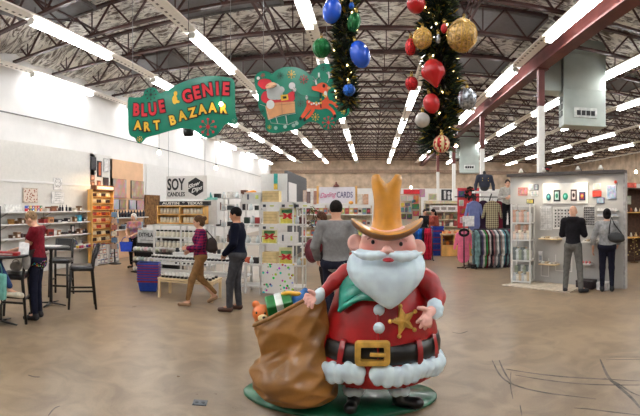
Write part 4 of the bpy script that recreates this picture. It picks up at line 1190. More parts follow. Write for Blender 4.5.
# postcard spinner
sp = fl(114.5,266); t = thing('postcard_spinner','slim postcard spinner rack beside the honey wood display','rack',(XL+.75,yat(114.8,XL+.75),0),.4)
MB().cyl((0,0,0),(0,0,1.62),.02).lathe([(.2,0),(.2,.02),(.03,.04)],n=16).build('stand', M_blk, t)
for k in range(4):
    a = k*PI/2; 
    for r_ in range(6):
        z = .45+r_*.19; M_ = Matrix.Rotation(a,4,'Z')
        b = MB(); vs = [M_ @ V(p) for p in ((-.08,-.11,z),(.08,-.11,z),(.08,-.09,z+.15),(-.08,-.09,z+.15),(-.08,-.10,z),(.08,-.10,z),(.08,-.08,z+.15),(-.08,-.08,z+.15))]
        b.add(vs, [(0,1,2,3),(7,6,5,4),(0,4,5,1),(1,5,6,2),(2,6,7,3),(3,7,4,0)])
        b.build('card_pocket', cm([(176,150,130),(90,120,150),(200,190,170),(150,90,80)][(k+r_) % 4]), t)
# burlap board past the plywood
ya, yb = yat(144,XL+.1), yat(160,XL+.1)
tag(MB().box(XL+.055,ya+.1,1.05,XL+.10,yb,2.15).build('cork_board', mat('burlap', (126,92,58), .9, var=.25, scale=9, bump=.3)), 'brown burlap board on the wall past the plywood panel', 'board')

# ---------------------------------------------------------------- elderly visitor
M_shawl = mat('bright_shawl', (40,110,170), .8, tex='mosaic', scale=16, col2=(214,120,50))
P = fl(134,268); h = 1.52
pr, s = person('white-haired person in a blue and orange shirt carrying a bright blue bag', (P.x,P.y,0), -az(130)+2.6, h, pose=dict(wrL=(-.10,.26,1.04),elL=(-.24,.05,1.12),wrR=(.08,.28,1.04),elR=(.24,.06,1.12)), hair='bob', hairc=(226,222,214), topm=M_shawl, sleeve='short', pants=(22,22,26), shoe=(20,20,22), girl=True, hem=.80, palm={'L':V((0,0,-1)),'R':V((0,0,-1))})
q = pt(126,247,P.length-.25)
t = thing('shopping_bag','bright blue bag carried by the white-haired person','bag',(q.x,q.y,q.z-.12),.5)
b = MB(); b.add([(-.14,-.05,0),(.14,-.05,0),(.14,.05,0),(-.14,.05,0),(-.18,-.02,.26),(.18,-.02,.26),(.18,.02,.26),(-.18,.02,.26)],[(0,3,2,1),(4,5,6,7),(0,1,5,4),(1,2,6,5),(2,3,7,6),(3,0,4,7)]); b.build('bag_body',cm((20,70,200),.6),t)
MB().tube([(.12*math.cos(a),0,.25+.14*math.sin(a)) for a in np.linspace(0,PI,10)],.01,6).build('strap',cm((20,60,170),.6),t)

# ---------------------------------------------------------------- bar tables and stools
def bar_stool(label, loc, rz):
    t = thing('bar_stool', label, 'bar stool', loc, rz, 'black bar stools')
    skin('seat', [el((0,0,.675),(.215,.215,.05),.02), cap((-.15,-.15,.675),(.15,-.15,.675),.035,.035,.05), cap((-.15,.15,.675),(.15,.15,.675),.035,.035,.05), cap((-.17,-.15,.675),(-.17,.15,.675),.035,.035,.04), cap((.17,-.15,.675),(.17,.15,.675),.035,.035,.04)], .014, M_blks, t)
    for x in (-.17,.17):
        MB().tube([(x,.19,.64),(x*1.06,.225,.0)],[.026,.021],6).build('leg', M_blk, t)
        MB().tube([(x*1.08,-.23,.0),(x,-.17,.64),(x*1.02,-.20,.85),(x*1.02,-.27,1.06)],[.022,.026,.024,.02],6).build('leg', M_blk, t)
    b = MB()
    for s in (-1,1): b.bar((s*.175,.20,.30),(s*.18,-.205,.30),.022,.03)
    b.bar((-.175,.212,.22),(.175,.212,.22),.022,.035).bar((-.175,-.205,.36),(.175,-.205,.36),.022,.03); b.build('stretcher', M_blk, t)
    b = MB(); vs = []; n = 9
    for j in range(2):
        for i in range(n):
            x = -.185+.37*i/(n-1); c = -.03*(1-(x/.185)**2)
            for z in (.84,1.075): vs.append((x,-.205-(z-.85)*.31+c-j*.02,z))
    fs = []
    for i in range(n-1): fs += [(2*i,2*i+2,2*i+3,2*i+1),(2*n+2*i,2*n+2*i+1,2*n+2*i+3,2*n+2*i+2),(2*i+1,2*i+3,2*n+2*i+3,2*n+2*i+1),(2*i,2*n+2*i,2*n+2*i+2,2*i+2)]
    fs += [(0,1,2*n+1,2*n),(2*n-2,4*n-2,4*n-1,2*n-1)]
    b.add(vs, fs); b.build('backrest', M_blk, t, bevel=.004)
    return t
def bar_table(label, loc, r, h=1.02, topc=None):
    t = thing('bar_table', label, 'table', loc, .3)
    b = MB(); b.lathe([(.0,h-.03),(r-.01,h-.03),(r,h-.02),(r,h-.006),(r-.01,h),(0,h)], n=36); b.build('tabletop', topc or M_blk, t)
    MB().lathe([(.03,.03),(.028,.1),(.028,h-.1),(.05,h-.03)], n=14).build('pedestal', M_blk, t)
    b = MB()
    for k in range(4):
        a = k*PI/2; b.tube([(0,0,.045),(.28*math.cos(a),.28*math.sin(a),.02)],[.035,.02],8,flat=.5)
    b.build('foot', M_blk, t); return t
a = fl(51,305); bar_table('tall round bar table with white papers, behind the woman in maroon', (a.x,a.y,0), .33)
q = MB(); q.box(-.15,-.105,0,.15,.105,.004).box(-.1,-.08,.004,.19,.12,.007)
tag(q.build('paper_sheets', cm((238,236,232)), None, (a.x-.02,a.y,1.021), .4), 'loose white papers lying on the tall round bar table', 'papers')
b_ = fl(82,307); bar_stool('black bar stool nearest the aisle, its back toward the candle stall', (b_.x,b_.y,0), 1.25-az(83)+.35)
c = fl(58,297); bar_stool('black bar stool behind the tall round table with white papers', (c.x-.05,c.y+.15,0), PI-.15+.6)
d = fl(14.5,320); bar_stool('black bar stool in front of the woman in maroon, with a pale bag', (d.x,d.y,0), PI/2+.55)
e_ = fl(8,329); bar_table('tall black bar table at the picture edge holding the red box', (e_.x-.28,e_.y+.1,0), .42)
f = pt(3,325,6.0); bar_stool('black bar stool at the picture edge under the seated visitor', (f.x-.22,f.y-.32,0), .6)
# pale round bag on the stool
t = thing('soft_bag','pale grey soft bag resting on the bar stool seat','bag',(d.x+.0,d.y+.03,.728),.3)
skin('bag_body',[el((0,0,.075),(.10,.08,.075),.03),el((.04,0,.11),(.05,.05,.04),.03)],.009,cm((196,190,182),.8),t)
MB().tube([(.06*math.cos(q_),0,.13+.05*math.sin(q_)) for q_ in np.linspace(0,PI,8)],.006,5).build('handle',cm((120,110,100)),t)
# red box, tin and handset on the edge table
tz = 1.021; ex, ey = e_.x-.28, e_.y+.1
carton((ex+.20,ey-.05,tz),(.36,.14,.045),(176,30,34),'long red gift box on the bar table at the picture edge','box','gift_box',.5,None,(230,210,200))
carton((ex+.12,ey-.27,tz),(.09,.07,.07),(226,222,216),'small white tin in front of the red box','tin','white_tin',.2,None,(90,80,90))
t = thing('card_reader','black card reader on the bar table at the picture edge','card reader',(ex-.05,ey-.2,tz),.3)
MB().box(-.06,-.1,0,.06,.1,.035).build('case',M_blk,t,bevel=.008); MB().box(-.045,.01,.0355,.045,.08,.038).build('screen',cm((120,130,140),.2),t)
# woman in the maroon shirt
P = fl(37,319)
M_sk = mat('speckled_navy', (36,30,44), .9, tex='mosaic', scale=60, col2=(30,26,38))
pr, s = person('standing woman in a maroon shirt and dark jeans reaching to the red box', (P.x,P.y,0), PI/2+az(37)*-1-.35, 1.66,
   pose=dict(head=(0,.10,1.545),neck=(0,.03,1.40),chest=(0,.02,1.24),look=V((0,1,-.45)),elL=(-.20,.13,1.12),wrL=(-.13,.38,1.06),elR=(.22,.06,1.10),wrR=(.14,.32,1.04)),
   hair='short', hairc=(150,122,92), top=(112,22,34), sleeve='short', pants=(28,30,46), shoe=(22,20,22), girl=True, hem=.93, palm={'L':V((.3,0,-1)),'R':V((-.3,0,-1))}, thumb={'L':V((1,.2,0)),'R':V((-1,.2,0))}, fat=1.2)
t = skin('apron', [el((0,-.01,.87),(.19,.145,.13),.04)], .012, mat('floral_apron',(34,24,30),.9,tex='dots',scale=42), pr, clip=lambda X,Y,Z: np.maximum(Z-.97,.76-Z))
q = pt(23.5,249,P.length-.32)
o = MB().box(-.07,-.003,-.10,.07,.003,.10).box(-.06,-.006,-.09,.08,-.003,.09).build('leaflet', cm((240,238,236)), None, q, .9); o.rotation_euler = (-.35,.2,1.0)
tag(o, 'white leaflet held by the woman in maroon', 'paper')
q = pt(26,261,P.length-.30)
t = thing('tote_bag','grey cloth bag held below the leaflet','bag',(q.x,q.y,q.z-.14),.4); skin('bag_body',[el((0,0,.13),(.07,.04,.12),.03)],.009,cm((150,146,142),.9),t)
# seated visitor, cut by the picture edge
SP = V((f.x-.22,f.y-.32,0))
p_seat = dict(pelvis=(0,-.02,.84),waist=(0,-.03,.98),chest=(0,-.02,1.18),neck=(0,0,1.34),head=(0,.03,1.50),shR=(.17,-.01,1.31),shL=(-.17,-.01,1.31),
   hipR=(.09,0,.84),hipL=(-.09,0,.84),knR=(.10,.42,.80),knL=(-.08,.44,.84),anR=(.12,.40,.42),anL=(.06,.66,.50),toeR=(.13,.52,.34),toeL=(.08,.84,.44),
   elR=(.24,.10,1.10),wrR=(.14,.34,1.08),elL=(-.24,.10,1.10),wrL=(-.12,.34,1.08))
SP = SP+V((-.22,.02,.10))
person('seated visitor in blue jeans and pale flat shoes at the edge of the picture', (SP.x,SP.y,.06), -PI/2+.55, 1.68, pose=p_seat, hair='long', hairc=(60,44,36), top=(40,36,44), pants=(44,62,100), shoe=(226,216,196), girl=True, hem=.84, palm={'L':V((0,0,-1)),'R':V((0,0,-1))}, pantlen=.06, flats=True)
t = thing('tote_bag','pale teal shopping bag hanging by the seated visitor','bag',(pt(-3,300,5.7).x,pt(-3,300,5.7).y,.48),.3)
b = MB(); b.box(-.13,-.05,0,.13,.05,.34); b.build('bag_body',cm((104,170,158),.7),t,bevel=.02); MB().tube([(.08*math.cos(q_),0,.33+.17*math.sin(q_)) for q_ in np.linspace(0,PI,10)],.008,6).build('strap',cm((80,140,130)),t)
# ================================================================ centre of the hall
def xa(px, Y): return Y*math.tan(az(px))
def za(px, py, Y): return CH+(HY-py)*(Y/math.cos(az(px)))/F
M_cream = mat('candle_cream', (232,224,204), .45, var=.04)
M_lidk = mat('lid_black', (34,32,34), .4)
M_lidw = mat('lid_tin', (222,220,214), .35, .2)
def xs_between(px0, px1, n, Y):
    a, b = xa(px0, Y), xa(px1, Y); return [a+(b-a)*(i+.5)/n for i in range(n)]
# shopping baskets, nested in a stack
P = fl(149,291)
def shop_basket(z, label, first=None, loc=P, rz=.35, w=.42, band=(150,26,40), n_=0):
    t = thing('shopping_basket', label, 'shopping basket', (loc.x, loc.y, z), rz, 'nested blue shopping baskets')
    b = MB(); d = w*.72; h = .235
    def rect(k, z_): return [(-w/2*k,-d/2*k,z_),(w/2*k,-d/2*k,z_),(w/2*k,d/2*k,z_),(-w/2*k,d/2*k,z_)]
    a, c = rect(.80,0), rect(1.0,h); b.add(a+c, [(0,1,5,4),(1,2,6,5),(2,3,7,6),(3,0,4,7),(0,3,2,1)])
    a2, c2 = rect(.78,.006), rect(.975,h); b.add(a2+c2, [(4,5,1,0),(5,6,2,1),(6,7,3,2),(7,4,0,3),(0,1,2,3)])
    k = len(b.v)
    for s in range(4):
        p, q = V(rect(1.01,h)[s]), V(rect(1.01,h)[(s+1) % 4]); b.bar(p, q, .022, .02)
    b.build('basket_shell', mat('basket_blue', (24,62,160), .4, var=.08), t)
    b = MB()
    r1 = rect(1.0,h-.04)
    for s in range(4): b.bar(V(r1[s]), V(r1[(s+1) % 4]), .014, .032)
    b.build('red_band', cm(band,.4), t)
    b = MB(); b.tube([(-w/2,0,h),(-w/2*.8,0,h+.01),(w/2*.8,0,h+.01),(w/2,0,h)],.008,6); b.build('handle', cm((30,34,44),.4), t)
    return t
for i in range(7):
    shop_basket(.02+.052*i, 'blue shopping basket with red band, %s in the stack beside the candle stall' % ['lowest','second','third','fourth','fifth','sixth','topmost'][i])
t = thing('basket_dolly','low dark dolly under the stack of blue baskets','dolly',(P.x,P.y,0),.35); MB().box(-.16,-.11,.006,.16,.11,.018).build('plate',M_blk,t)

# EXTHLAR stall : sign on a dark stand with tiers of rolled goods
Y0 = 9.6
sgn = thing('stall_sign','white sign reading EXTHLAR above the rows of rolled goods','sign',(xa(147.5,Y0),Y0,za(147,243,Y0)))
w_ = xa(158,Y0)-xa(138.5,Y0); h_ = za(147,230,Y0)-za(147,243,Y0)
MB().box(-w_/2,-.02,0,w_/2,0,h_).build('sign_board', cm((206,208,208)), sgn, bevel=.004)
tb = text_mb('EXTHLAR', h_*.42, .003, .004, width=w_*.86).build('lettering', cm((60,62,66)), sgn, (0,-.024,h_*.62))
MB().box(-w_*.34,-.024,h_*.2,w_*.34,-.02,h_*.24).build('rule', cm((120,120,122)), sgn)
xl, xr = xa(134,Y0), xa(176,Y0)
t = thing('tier_stand','dark tiered stand of rolled goods under the EXTHLAR sign','stand',((xl+xr)/2,Y0+.1,0))
W = xr-xl
b = MB(); b.box(-W/2,0,0,W/2,.35,.92); b.build('carcass', M_blk, t)
tz = [za(150,252,Y0), za(150,262,Y0), za(150,272,Y0)]
for z in tz: MB().box(-W/2,-.26,z-.02,W/2,0,z).build('tier', M_blk, t)
MB().box(sgn.location.x-(xl+xr)/2-.012,.0,.92,sgn.location.x-(xl+xr)/2+.012,.03,sgn.location.z).build('sign_post', M_blk, t)
for ti, z in enumerate(tz):
    p0 = MB(); p0.ell((0,0,.066),(.066,.10,.066),10,7)
    rc = [[(232,230,226),(214,216,190),(226,224,220),(232,200,204),(222,222,216)],[(220,214,190),(226,226,222),(200,214,206),(232,230,226),(214,210,204)],[(226,224,220)]*5][ti]
    xs = list(np.linspace(xl+.08, xr-.08, 11))
    for ci in range(5):
        row_of('rolled_towel', p0, [cm(rc[ci],.9)], 'towel', xs[ci::5], lambda x: V((x,Y0-.04,z)), '%s rolled towel on the %s tier under the EXTHLAR sign' % (['white','pale yellow','off-white','pinkish','light grey'][ci], ['top','middle','lowest'][ti]), 'rolled towels on the dark stand')

# SOY CANDLES stall -------------------------------------------------
Y1 = 9.3
zt, zb = za(186,176,Y1), za(186,199,Y1); xl, xr = xa(166.5,Y1), xa(207,Y1); W = xr-xl; H = zt-zb
t = thing('hanging_banner','white hanging banner reading SOY CANDLES with a black hexagon','banner',((xl+xr)/2,Y1,zb))
MB().box(-W/2,-.01,0,W/2,.01,H).build('panel', mat('banner_white',(228,224,220),.6,var=.02), t)
text_mb('SOY', H*.70, .003, .010, width=W*.44).build('lettering', M_lidk, t, (-W*.25,-.014,H*.62))
text_mb('CANDLES', H*.26, .003, .003, width=W*.44).build('lettering', M_lidk, t, (-W*.25,-.014,H*.20))
b = MB(); b.prism([(W*.235+H*.40*math.cos(PI/2+k*PI/3), H*.52+H*.40*math.sin(PI/2+k*PI/3)) for k in range(6)], -.017, -.011); b.build('hexagon', M_lidk, t)
sl = lambda x, z: (x+z*.25, z+x*.35)
text_mb('Slow', H*.27, .002, .004, warp=sl).build('lettering', cm((236,234,230)), t, (W*.20,-.020,H*.60))
text_mb('Dips', H*.27, .002, .004, warp=sl).build('lettering', cm((236,234,230)), t, (W*.27,-.020,H*.42))
b = MB()
for s in (-1,1): b.cyl((s*W*.45,0,H),(s*W*.45,0,ZJ-zb),.004,n=5)
b.build('wire', cm((120,120,120)), t)
# wooden candle shelf with crown strip
Yc = 9.35; xl, xr = xa(159.5,Yc), xa(206,Yc); W = xr-xl; z0_, z1_ = za(186,224,Yc), za(186,205.5,Yc); 
t = thing('candle_shelf','honey wooden shelf of cream candle jars under the SOY CANDLES banner','shelf',((xl+xr)/2,Yc,z0_))
Hh = z1_-z0_; b = MB(); b.box(-W/2,.14,0,W/2,.16,Hh)
for x in (-W/2,-.015,W/2-.03): b.box(x,-.14,0,x+.03,.16,Hh)
for z in (0,Hh/2-.01,Hh-.03): b.box(-W/2,-.14,z,W/2,.16,z+.03)
b.build('case', M_wood, t, bevel=.003)
s_ = MB().box(-W/2+.05,-.12,Hh+.005,W/2+.12,.02,Hh+.10).build('crown_strip', M_lidk, t)
text_mb('AUSTIN  *  TEXAS', .085, .002, .003, width=W*.86).build('lettering', cm((222,220,214)), s_, (.05,-.123,Hh+.05))
for r_ in range(2):
    for hf in range(2):
        xs = np.linspace(-W/2+.09+hf*W/2, -.08+hf*W/2, 6)
        row_of('candle_jar', jar_mb(.040,.13), [M_cream, M_lidw], 'candle', list(xs), lambda x, r_=r_: V(((xl+xr)/2+x, Yc-.04, z0_+.032+r_*(Hh/2-.012))), 'cream candle jar on the %s board of the honey shelf, %s bay' % (['lower','upper'][r_], ['first','second'][hf]), 'candle jars on the honey shelf')
# white rack below
xl2, xr2 = xa(157,Yc), xa(213,Yc); W2 = xr2-xl2; zs = [za(186,248,Yc), za(186,237,Yc)]
t = thing('white_rack','white open rack of candles carrying the honey wooden shelf','rack',((xl2+xr2)/2,Yc,0))
b = MB()
for x in (-W2/2, -.02, W2/2-.04): b.box(x,-.2,0,x+.04,-.16,z0_-.01).box(x,.16,0,x+.04,.2,z0_-.01)
b.build('frame', M_shw, t)
for z in zs+[z0_-.01, .35]: MB().box(-W2/2,-.2,z-.03,W2/2,.2,z).build('rack_shelf', M_shw, t)
for r_, z in enumerate(zs):
    row_of('candle_jar', jar_mb(.045,.16), [M_cream, M_lidk if r_ == 1 else M_lidw], 'candle', [((xl2+xr2)/2)+x for x in np.linspace(-W2/2+.08, W2/2-.08, 13)], lambda x, z=z: V((x,Yc-.1,z+.001)), 'cream candle jar on the %s board of the white rack behind the plaid shirt' % ['lower','upper'][r_], 'candle jars on the white rack')
row_of('candle_tin', MB().lathe([(.03,0),(.03,.035)],n=10).lathe([(.032,.035),(.032,.05)],n=10,mi=1), [M_lidk,M_lidw], 'tin', [((xl2+xr2)/2)+x for x in np.linspace(-W2/2+.6, W2/2-.03, 9) if abs(x) > 0], lambda x: V((x,Yc-.15,.352)), 'small black tin on the bottom board of the white candle rack', 'tins at the rack bottom')
# long white table with tins
def open_table(label, x0, x1, Y, z, d, m, mleg=None, low=None, name='display_table', th=.04):
    t = thing(name, label, 'table', ((x0+x1)/2, Y, 0)); w = x1-x0
    MB().box(-w/2,-d/2,z-th,w/2,d/2,z).build('tabletop', m, t, bevel=.004)
    for x in (-w/2+.03, w/2-.03):
        for y in (-d/2+.03, d/2-.03): MB().box(x-.022,y-.022,0,x+.022,y+.022,z-th).build('leg', mleg or m, t)
    if low: MB().box(-w/2+.01,-d/2+.01,low-.025,w/2-.01,d/2-.01,low).build('shelf_board', m, t)
    return t
Yt = 8.35; x0, x1 = xa(153,Yt), xa(250,Yt); zt_ = za(200,259,Yt)
open_table('long white display table of small tins behind the plaid shirt', x0, x1, Yt, zt_, .5, M_shw, low=.32)
xs = list(np.linspace(x0+.1, x1-.1, 26))
tin = MB().lathe([(.034,0),(.034,.04)],n=10).lathe([(.036,.04),(.036,.062)],n=10,mi=1)
for r_ in range(2):
    row_of('candle_tin', tin, [M_lidk,M_lidw], 'tin', xs, lambda x, r_=r_: V((x,Yt-.18+r_*.12,zt_)), 'small black tin with white lid, %s row on the long white table' % ['front','second'][r_], 'tins on the long white table')
# stepped riser on the long table
rs = thing('table_riser','white riser on the long white table holding little boxes','riser',((x0+x1)/2+.1,Yt+.14,zt_+.0))
MB().box(-.75,-.09,.001,.75,.09,.11).build('riser_block', M_shw, rs)
for i, x in enumerate(np.linspace(-.68,.68,15)):
    carton(((x0+x1)/2+.1+x,Yt+.14,zt_+.112),(.06,.05,.09),[(40,40,44),(226,224,218),(150,150,154),(226,224,218),(90,60,60)][i % 5],'%s matchbox standing on the white riser behind the plaid shirt' % ['black','white','grey','plain white','brown'][i % 5],'matchbox','matchbox',0,'matchboxes on the riser')
# natural wood bench
Yb = 7.35; x0, x1 = xa(163.5,Yb), xa(217.5,Yb); zb_ = za(190,277.5,Yb)
open_table('low natural pine bench of black tins in front of the white table', x0, x1, Yb, zb_, .5, M_pale, low=.33, name='pine_bench', th=.035)
xs = list(np.linspace(x0+.08, x1-.08, 13))
for r_ in range(3): row_of('candle_tin', tin, [M_lidk,M_lidw], 'tin', xs, lambda x, r_=r_: V((x,Yb-.17+r_*.15,zb_)), 'black tin with white lid, %s row on the pine bench top' % ['front','middle','back'][r_], 'tins on the pine bench')
row_of('candle_tin', tin, [M_lidk,M_lidw], 'tin', xs[1:-1], lambda x: V((x,Yb-.12,.33)), 'black tin with white lid on the bottom board of the pine bench', 'tins under the pine bench')

# plaid woman
M_plaid = mat('plaid_shirt', (150,30,70), .85, tex='plaid', scale=6.5, col2=(34,26,66))
P = fl(200,305.5)
pr, s = person('woman walking past the candles in a pink plaid shirt and tan trousers', (P.x,P.y,0), PI/2-az(200)+.15, 1.55,
  pose=dict(anL=(-.09,.24,.09),knL=(-.09,.17,.50),toeL=(-.10,.40,.05),anR=(.10,-.30,.16),knR=(.09,-.02,.50),toeR=(.11,-.19,.045),elR=(.24,-.06,1.12),wrR=(.20,.16,1.02),elL=(-.23,.05,1.12),wrL=(-.12,.24,1.10),look=V((.15,1,-.2))),
  hair='bun', hairc=(92,64,42), topm=M_plaid, pants=(140,104,66), shoe=(150,116,84), girl=True, hem=.82, fat=1.1, flats=True, pantlen=.05)
t = thing('handbag','dark brown slouchy handbag behind the plaid shirt elbow','handbag',(P.x+.24,P.y-.06,.93),.3)
skin('bag_body',[el((0,0,.13),(.095,.055,.13),.04),el((0,0,.06),(.105,.06,.06),.03)],.010,cm((44,28,26),.6),t)
MB().tube([(-.07,0,.20),(-.09,.0,.32),(-.10,0,.40),(-.06,.0,.34),(.05,0,.22)],.010,6).build('strap',cm((40,26,24)),t)
# navy man
P = fl(237,311)
person('man in a navy jacket and grey trousers, hands low, facing the candles', (P.x,P.y,0), PI/2-az(237)-.25, 1.69,
  pose=dict(elR=(.23,-.02,1.13),wrR=(.12,.17,.95),elL=(-.23,-.0,1.13),wrL=(-.10,.19,.94),anL=(-.11,.10,.085),knL=(-.10,.09,.49),toeL=(-.12,.26,.03)),
  hair='short', hairc=(22,18,18), top=(12,16,34), pants=(66,66,70), shoe=(78,48,36), skinm=M_skin2, hem=.82, fat=1.3, palm={'R':V((-.5,-1,0)),'L':V((.5,-1,0))})

# white glassware shelving behind the navy man
Yg = 10.2
x0, x1 = xa(209,Yg), xa(262,Yg); zl = [za(235,p,Yg) for p in (286,262,242,226,210,198)]
t = thing('glassware_rack','white wire rack of glassware behind the navy jacket','rack',((x0+x1)/2,Yg,0))
W = x1-x0; b = MB()
for x in np.linspace(-W/2, W/2-.03, 4):
    for y in (-.18,.16): b.box(x,y,0,x+.03,y+.025,zl[-1]+.1)
b.build('frame', M_shw, t)
for z in zl: MB().box(-W/2,-.18,z-.02,W/2,.18,z).build('rack_shelf', M_shw, t)
glass = mat('pale_glass', (206,214,214), .15, var=.05)
gj = MB().lathe([(.045,0),(.055,.06),(.03,.11),(.02,.12),(.03,.15)],n=12)
kinds = ['bottom','second','third','fourth','fifth','top']
for r_, z in enumerate(zl):
    xs = np.linspace((x0+x1)/2-W/2+.08,(x0+x1)/2+W/2-.08,8)
    row_of('glass_vase', gj, [glass], 'vase', list(xs[::2]), lambda x, z=z: V((x,Yg-.08,z+.001)), 'clear little vase on the %s level of the white wire rack' % kinds[r_], 'vases in the white wire rack')
    for i, x in enumerate(xs[1::2]):
        k = (r_*3+i) % 5
        carton((x,Yg-.06,z+.001),(.15,.14,.11+.04*(k % 3)),[(28,26,28),(226,222,214),(110,70,54),(60,66,70),(44,36,38)][k],'%s small carton on the %s level of the white wire rack' % (['black','white','brown','slate grey','charcoal'][k], kinds[r_]),'box','small_carton',0,'cartons in the white wire rack')
# green sailing ornament & teal tray on top
t = thing('toy_boat','teal toy boat on top of the stall by the candle banner','toy',(xa(211,9.9),9.9,za(211,197.5,9.9)))
MB().box(-.16,-.05,-.06,.16,.05,0).build('hull', cm((120,190,176)), t, bevel=.01); b = MB(); b.prism([(-.03,0),(.04,0),(-.02,.13)],-.01,.01); b.build('sail', cm((60,150,140)), t)
MB().box(-.20,-.10,-.66,.20,.10,-.061).build('plinth', M_shw, t)

# gift-set stall : white shelves with recipe cards and boxes
Yq = 8.3
x0, x1 = xa(243,Yq), xa(305,Yq); W = x1-x0; qx = (x0+x1)/2
zq = [za(278,p,Yq) for p in (285,263.5,243,223.5,202)]
t = thing('gift_shelving','white shelving full of boxed gift sets beside the navy jacket','shelving',(qx,Yq,0))
b = MB()
for x in (-W/2, -W*.18, W*.33, W/2-.03):
    for y in (-.2,.17): b.box(x,y,0,x+.028,y+.028,zq[-1]+.0)
b.build('frame', M_shw, t)
for z in zq: MB().box(-W/2,-.2,z-.03,W/2,.2,z).build('shelf_board', M_shw, t)
M_kraft = mat('kraft_lid', (222,196,142), .6, var=.06)
def gift_set(px0, px1, pyb, pyt, label, kind, dy=0, Y=Yq):
    x0_, x1_ = xa(px0,Y-.12), xa(px1,Y-.12); zb2, zt2 = pyb, za((px0+px1)/2,pyt,Y-.12); w = x1_-x0_; h = zt2-zb2
    t = thing('gift_set', label, 'gift box', ((x0_+x1_)/2, Y-.06, zb2+.001))
    if kind == 'kraft':
        MB().box(-w/2,-.12,0,w/2,.12,h).build('carton_body', M_kraft, t, bevel=.004)
        b = MB()
        for i in range(1, 4): b.box(-w/2-.001,-.122,h*i/4,w/2+.001,-.12,h*i/4+.004)
        b.build('layer_line', cm((170,140,90)), t)
    elif kind == 'white':
        MB().box(-w/2,-.12,0,w/2,.12,h).build('carton_body', M_shw, t, bevel=.004)
        MB().box(-w*.32,-.122,h*.25,-w*.22,-.12,h*.8).box(w*.16,-.122,h*.3,w*.34,-.12,h*.7,1).build('label_mark', [cm((60,70,90)), cm((200,210,110))], t)
    else:
        o = MB().box(-w/2,-.06,0,w/2,-.03,h).build('card_front', mat('festive_card', (226,226,170), .5, var=.05), t)
        MB().box(-w*.42,-.064,h*.04,w*.42,-.06,h*.30).box(-w*.36,-.064,h*.62,w*.36,-.06,h*.80,1).build('print_block', [cm((226,214,90)), cm((90,160,90))], t)
        b = MB(); b.box(-w/2-.002,-.070,h*.42,w/2+.002,-.062,h*.48)
        b.ell((-w*.0,-.085,h*.45),(.02,.015,.02),8,5)
        for sx, sz in ((-1,1),(1,1),(-1,-1),(1,-1)): b.ell((sx*.05,-.075,h*.45+sz*.03),(.05,.012,.022),10,6,Matrix.Rotation(-sx*sz*.5,3,'Y').to_4x4())
        b.build('bow', cm((206,30,44),.5), t)
        if kind == 'cardtxt': text_mb('MUENSTER', h*.15, .002, .002, width=w*.7).build('lettering', cm((40,110,70)), t, (0,-.068,h*.72))
    return t
gift_set(245,262,zq[4],192.5,'long white box with faint pink writing on the topmost gift shelf','white')
gift_set(263,279.5,zq[4],191,'kraft carton on the topmost gift shelf','kraft')
gift_set(264,277,zq[3],211.5,'kraft carton stack on the second gift shelf beside the red-bowed card','kraft')
gift_set(279.5,295.5,zq[3],206.5,'yellow festive card set with a red bow on the second gift shelf','cardtxt')
gift_set(262,277,zq[2],228,'yellow festive card set with a red bow on the third gift shelf','card')
gift_set(279.5,297,zq[2],232.5,'white open-top carton on the third gift shelf','white')
gift_set(263,277,zq[1],252,'kraft carton stack on the gift table beside the wrapped panel','kraft')
gift_set(279,293.5,zq[1],247.5,'yellow festive card set with a red bow, lowest, above the dotted wrap','card')
for i,(px,z) in enumerate(((248,1),(252,1),(256,1),(248,2),(254,2),(258,2),(247,3),(253,3),(258,3),(297.5,3),(302,3),(299.5,1),(303,1))):
    zz_ = zq[z]
    if i % 2: tag(gj.build('glass_vase',[glass],None,(xa(px,Yq-.1),Yq-.1,zz_+.001)),'little clear vase on the %s gift shelf' % kinds[z],'vase','vases among the gift sets')
    else: carton((xa(px,Yq-.08),Yq-.08,zz_+.001),(.10,.1,.12),[(190,90,60),(50,46,50),(226,220,210),(40,60,50),(170,60,60),(90,40,40),(200,170,120)][(i//2) % 7],'%s trinket box on the %s gift shelf' % (['terracotta','black','white','dark green','red','maroon','tan'][(i//2) % 7],kinds[z]),'box','trinket_box',0,'trinket boxes on the gift shelves')
# wrapping-paper panel
x0_, x1_ = xa(262.5,Yq-.3), xa(294,Yq-.3); z1 = za(278,264,Yq-.3)
M_wrap = mat('snowflake_wrap', (226,226,222), .55, tex='dots', scale=15)
tag(MB().box(x0_,Yq-.31,.05,x1_,Yq-.29,z1).box(x0_,Yq-.29,z1-.012,x1_,Yq-.21,z1).build('gift_wrap', M_wrap, None), 'white gift wrap panel with red and green dots hanging below the gift sets', 'gift wrap')
# kraft notices on the shelf fronts
for i,(px,z) in enumerate(((269,4),(288,4),(269,3),(302,4))):
    tag(MB().box(-.16,-.004,-.09,.16,0,.0).box(-.12,-.006,-.07,-.06,-.004,-.02,1).box(.02,-.006,-.06,.10,-.004,-.035,2).build('shelf_notice',[M_shw,cm((60,60,70)),cm((190,200,90))],None,(xa(px,Yq-.2),Yq-.206,zq[z]-.03)),'white shelf notice on the %s gift shelf edge, %s' % (['','','','second','topmost'][z], ['above the kraft stack','above the red bow','under the kraft stack','beside the grey suit'][i]),'shelf notice')
t = thing('orange_bundle','small orange bundle lying on top of the gift shelving','bundle',(xa(250,Yq),Yq,zq[4]+.001)); 
p = pt(250,187.5,9.6); t.location = (xa(251,Yq+.08),Yq+.08,zq[4]+.16)
skin('bundle_body',[el((0,0,.03),(.12,.06,.035)),el((.05,0,.05),(.06,.05,.03))],.01,cm((232,150,50),.6),t)
t2 = thing('paper_box','white box holding up the orange bundle','box',(xa(251,Yq+.08),Yq+.08,zq[4]+.001)); MB().box(-.16,-.06,0,.16,.06,.155).build('carton_body',M_shw,t2,bevel=.004)

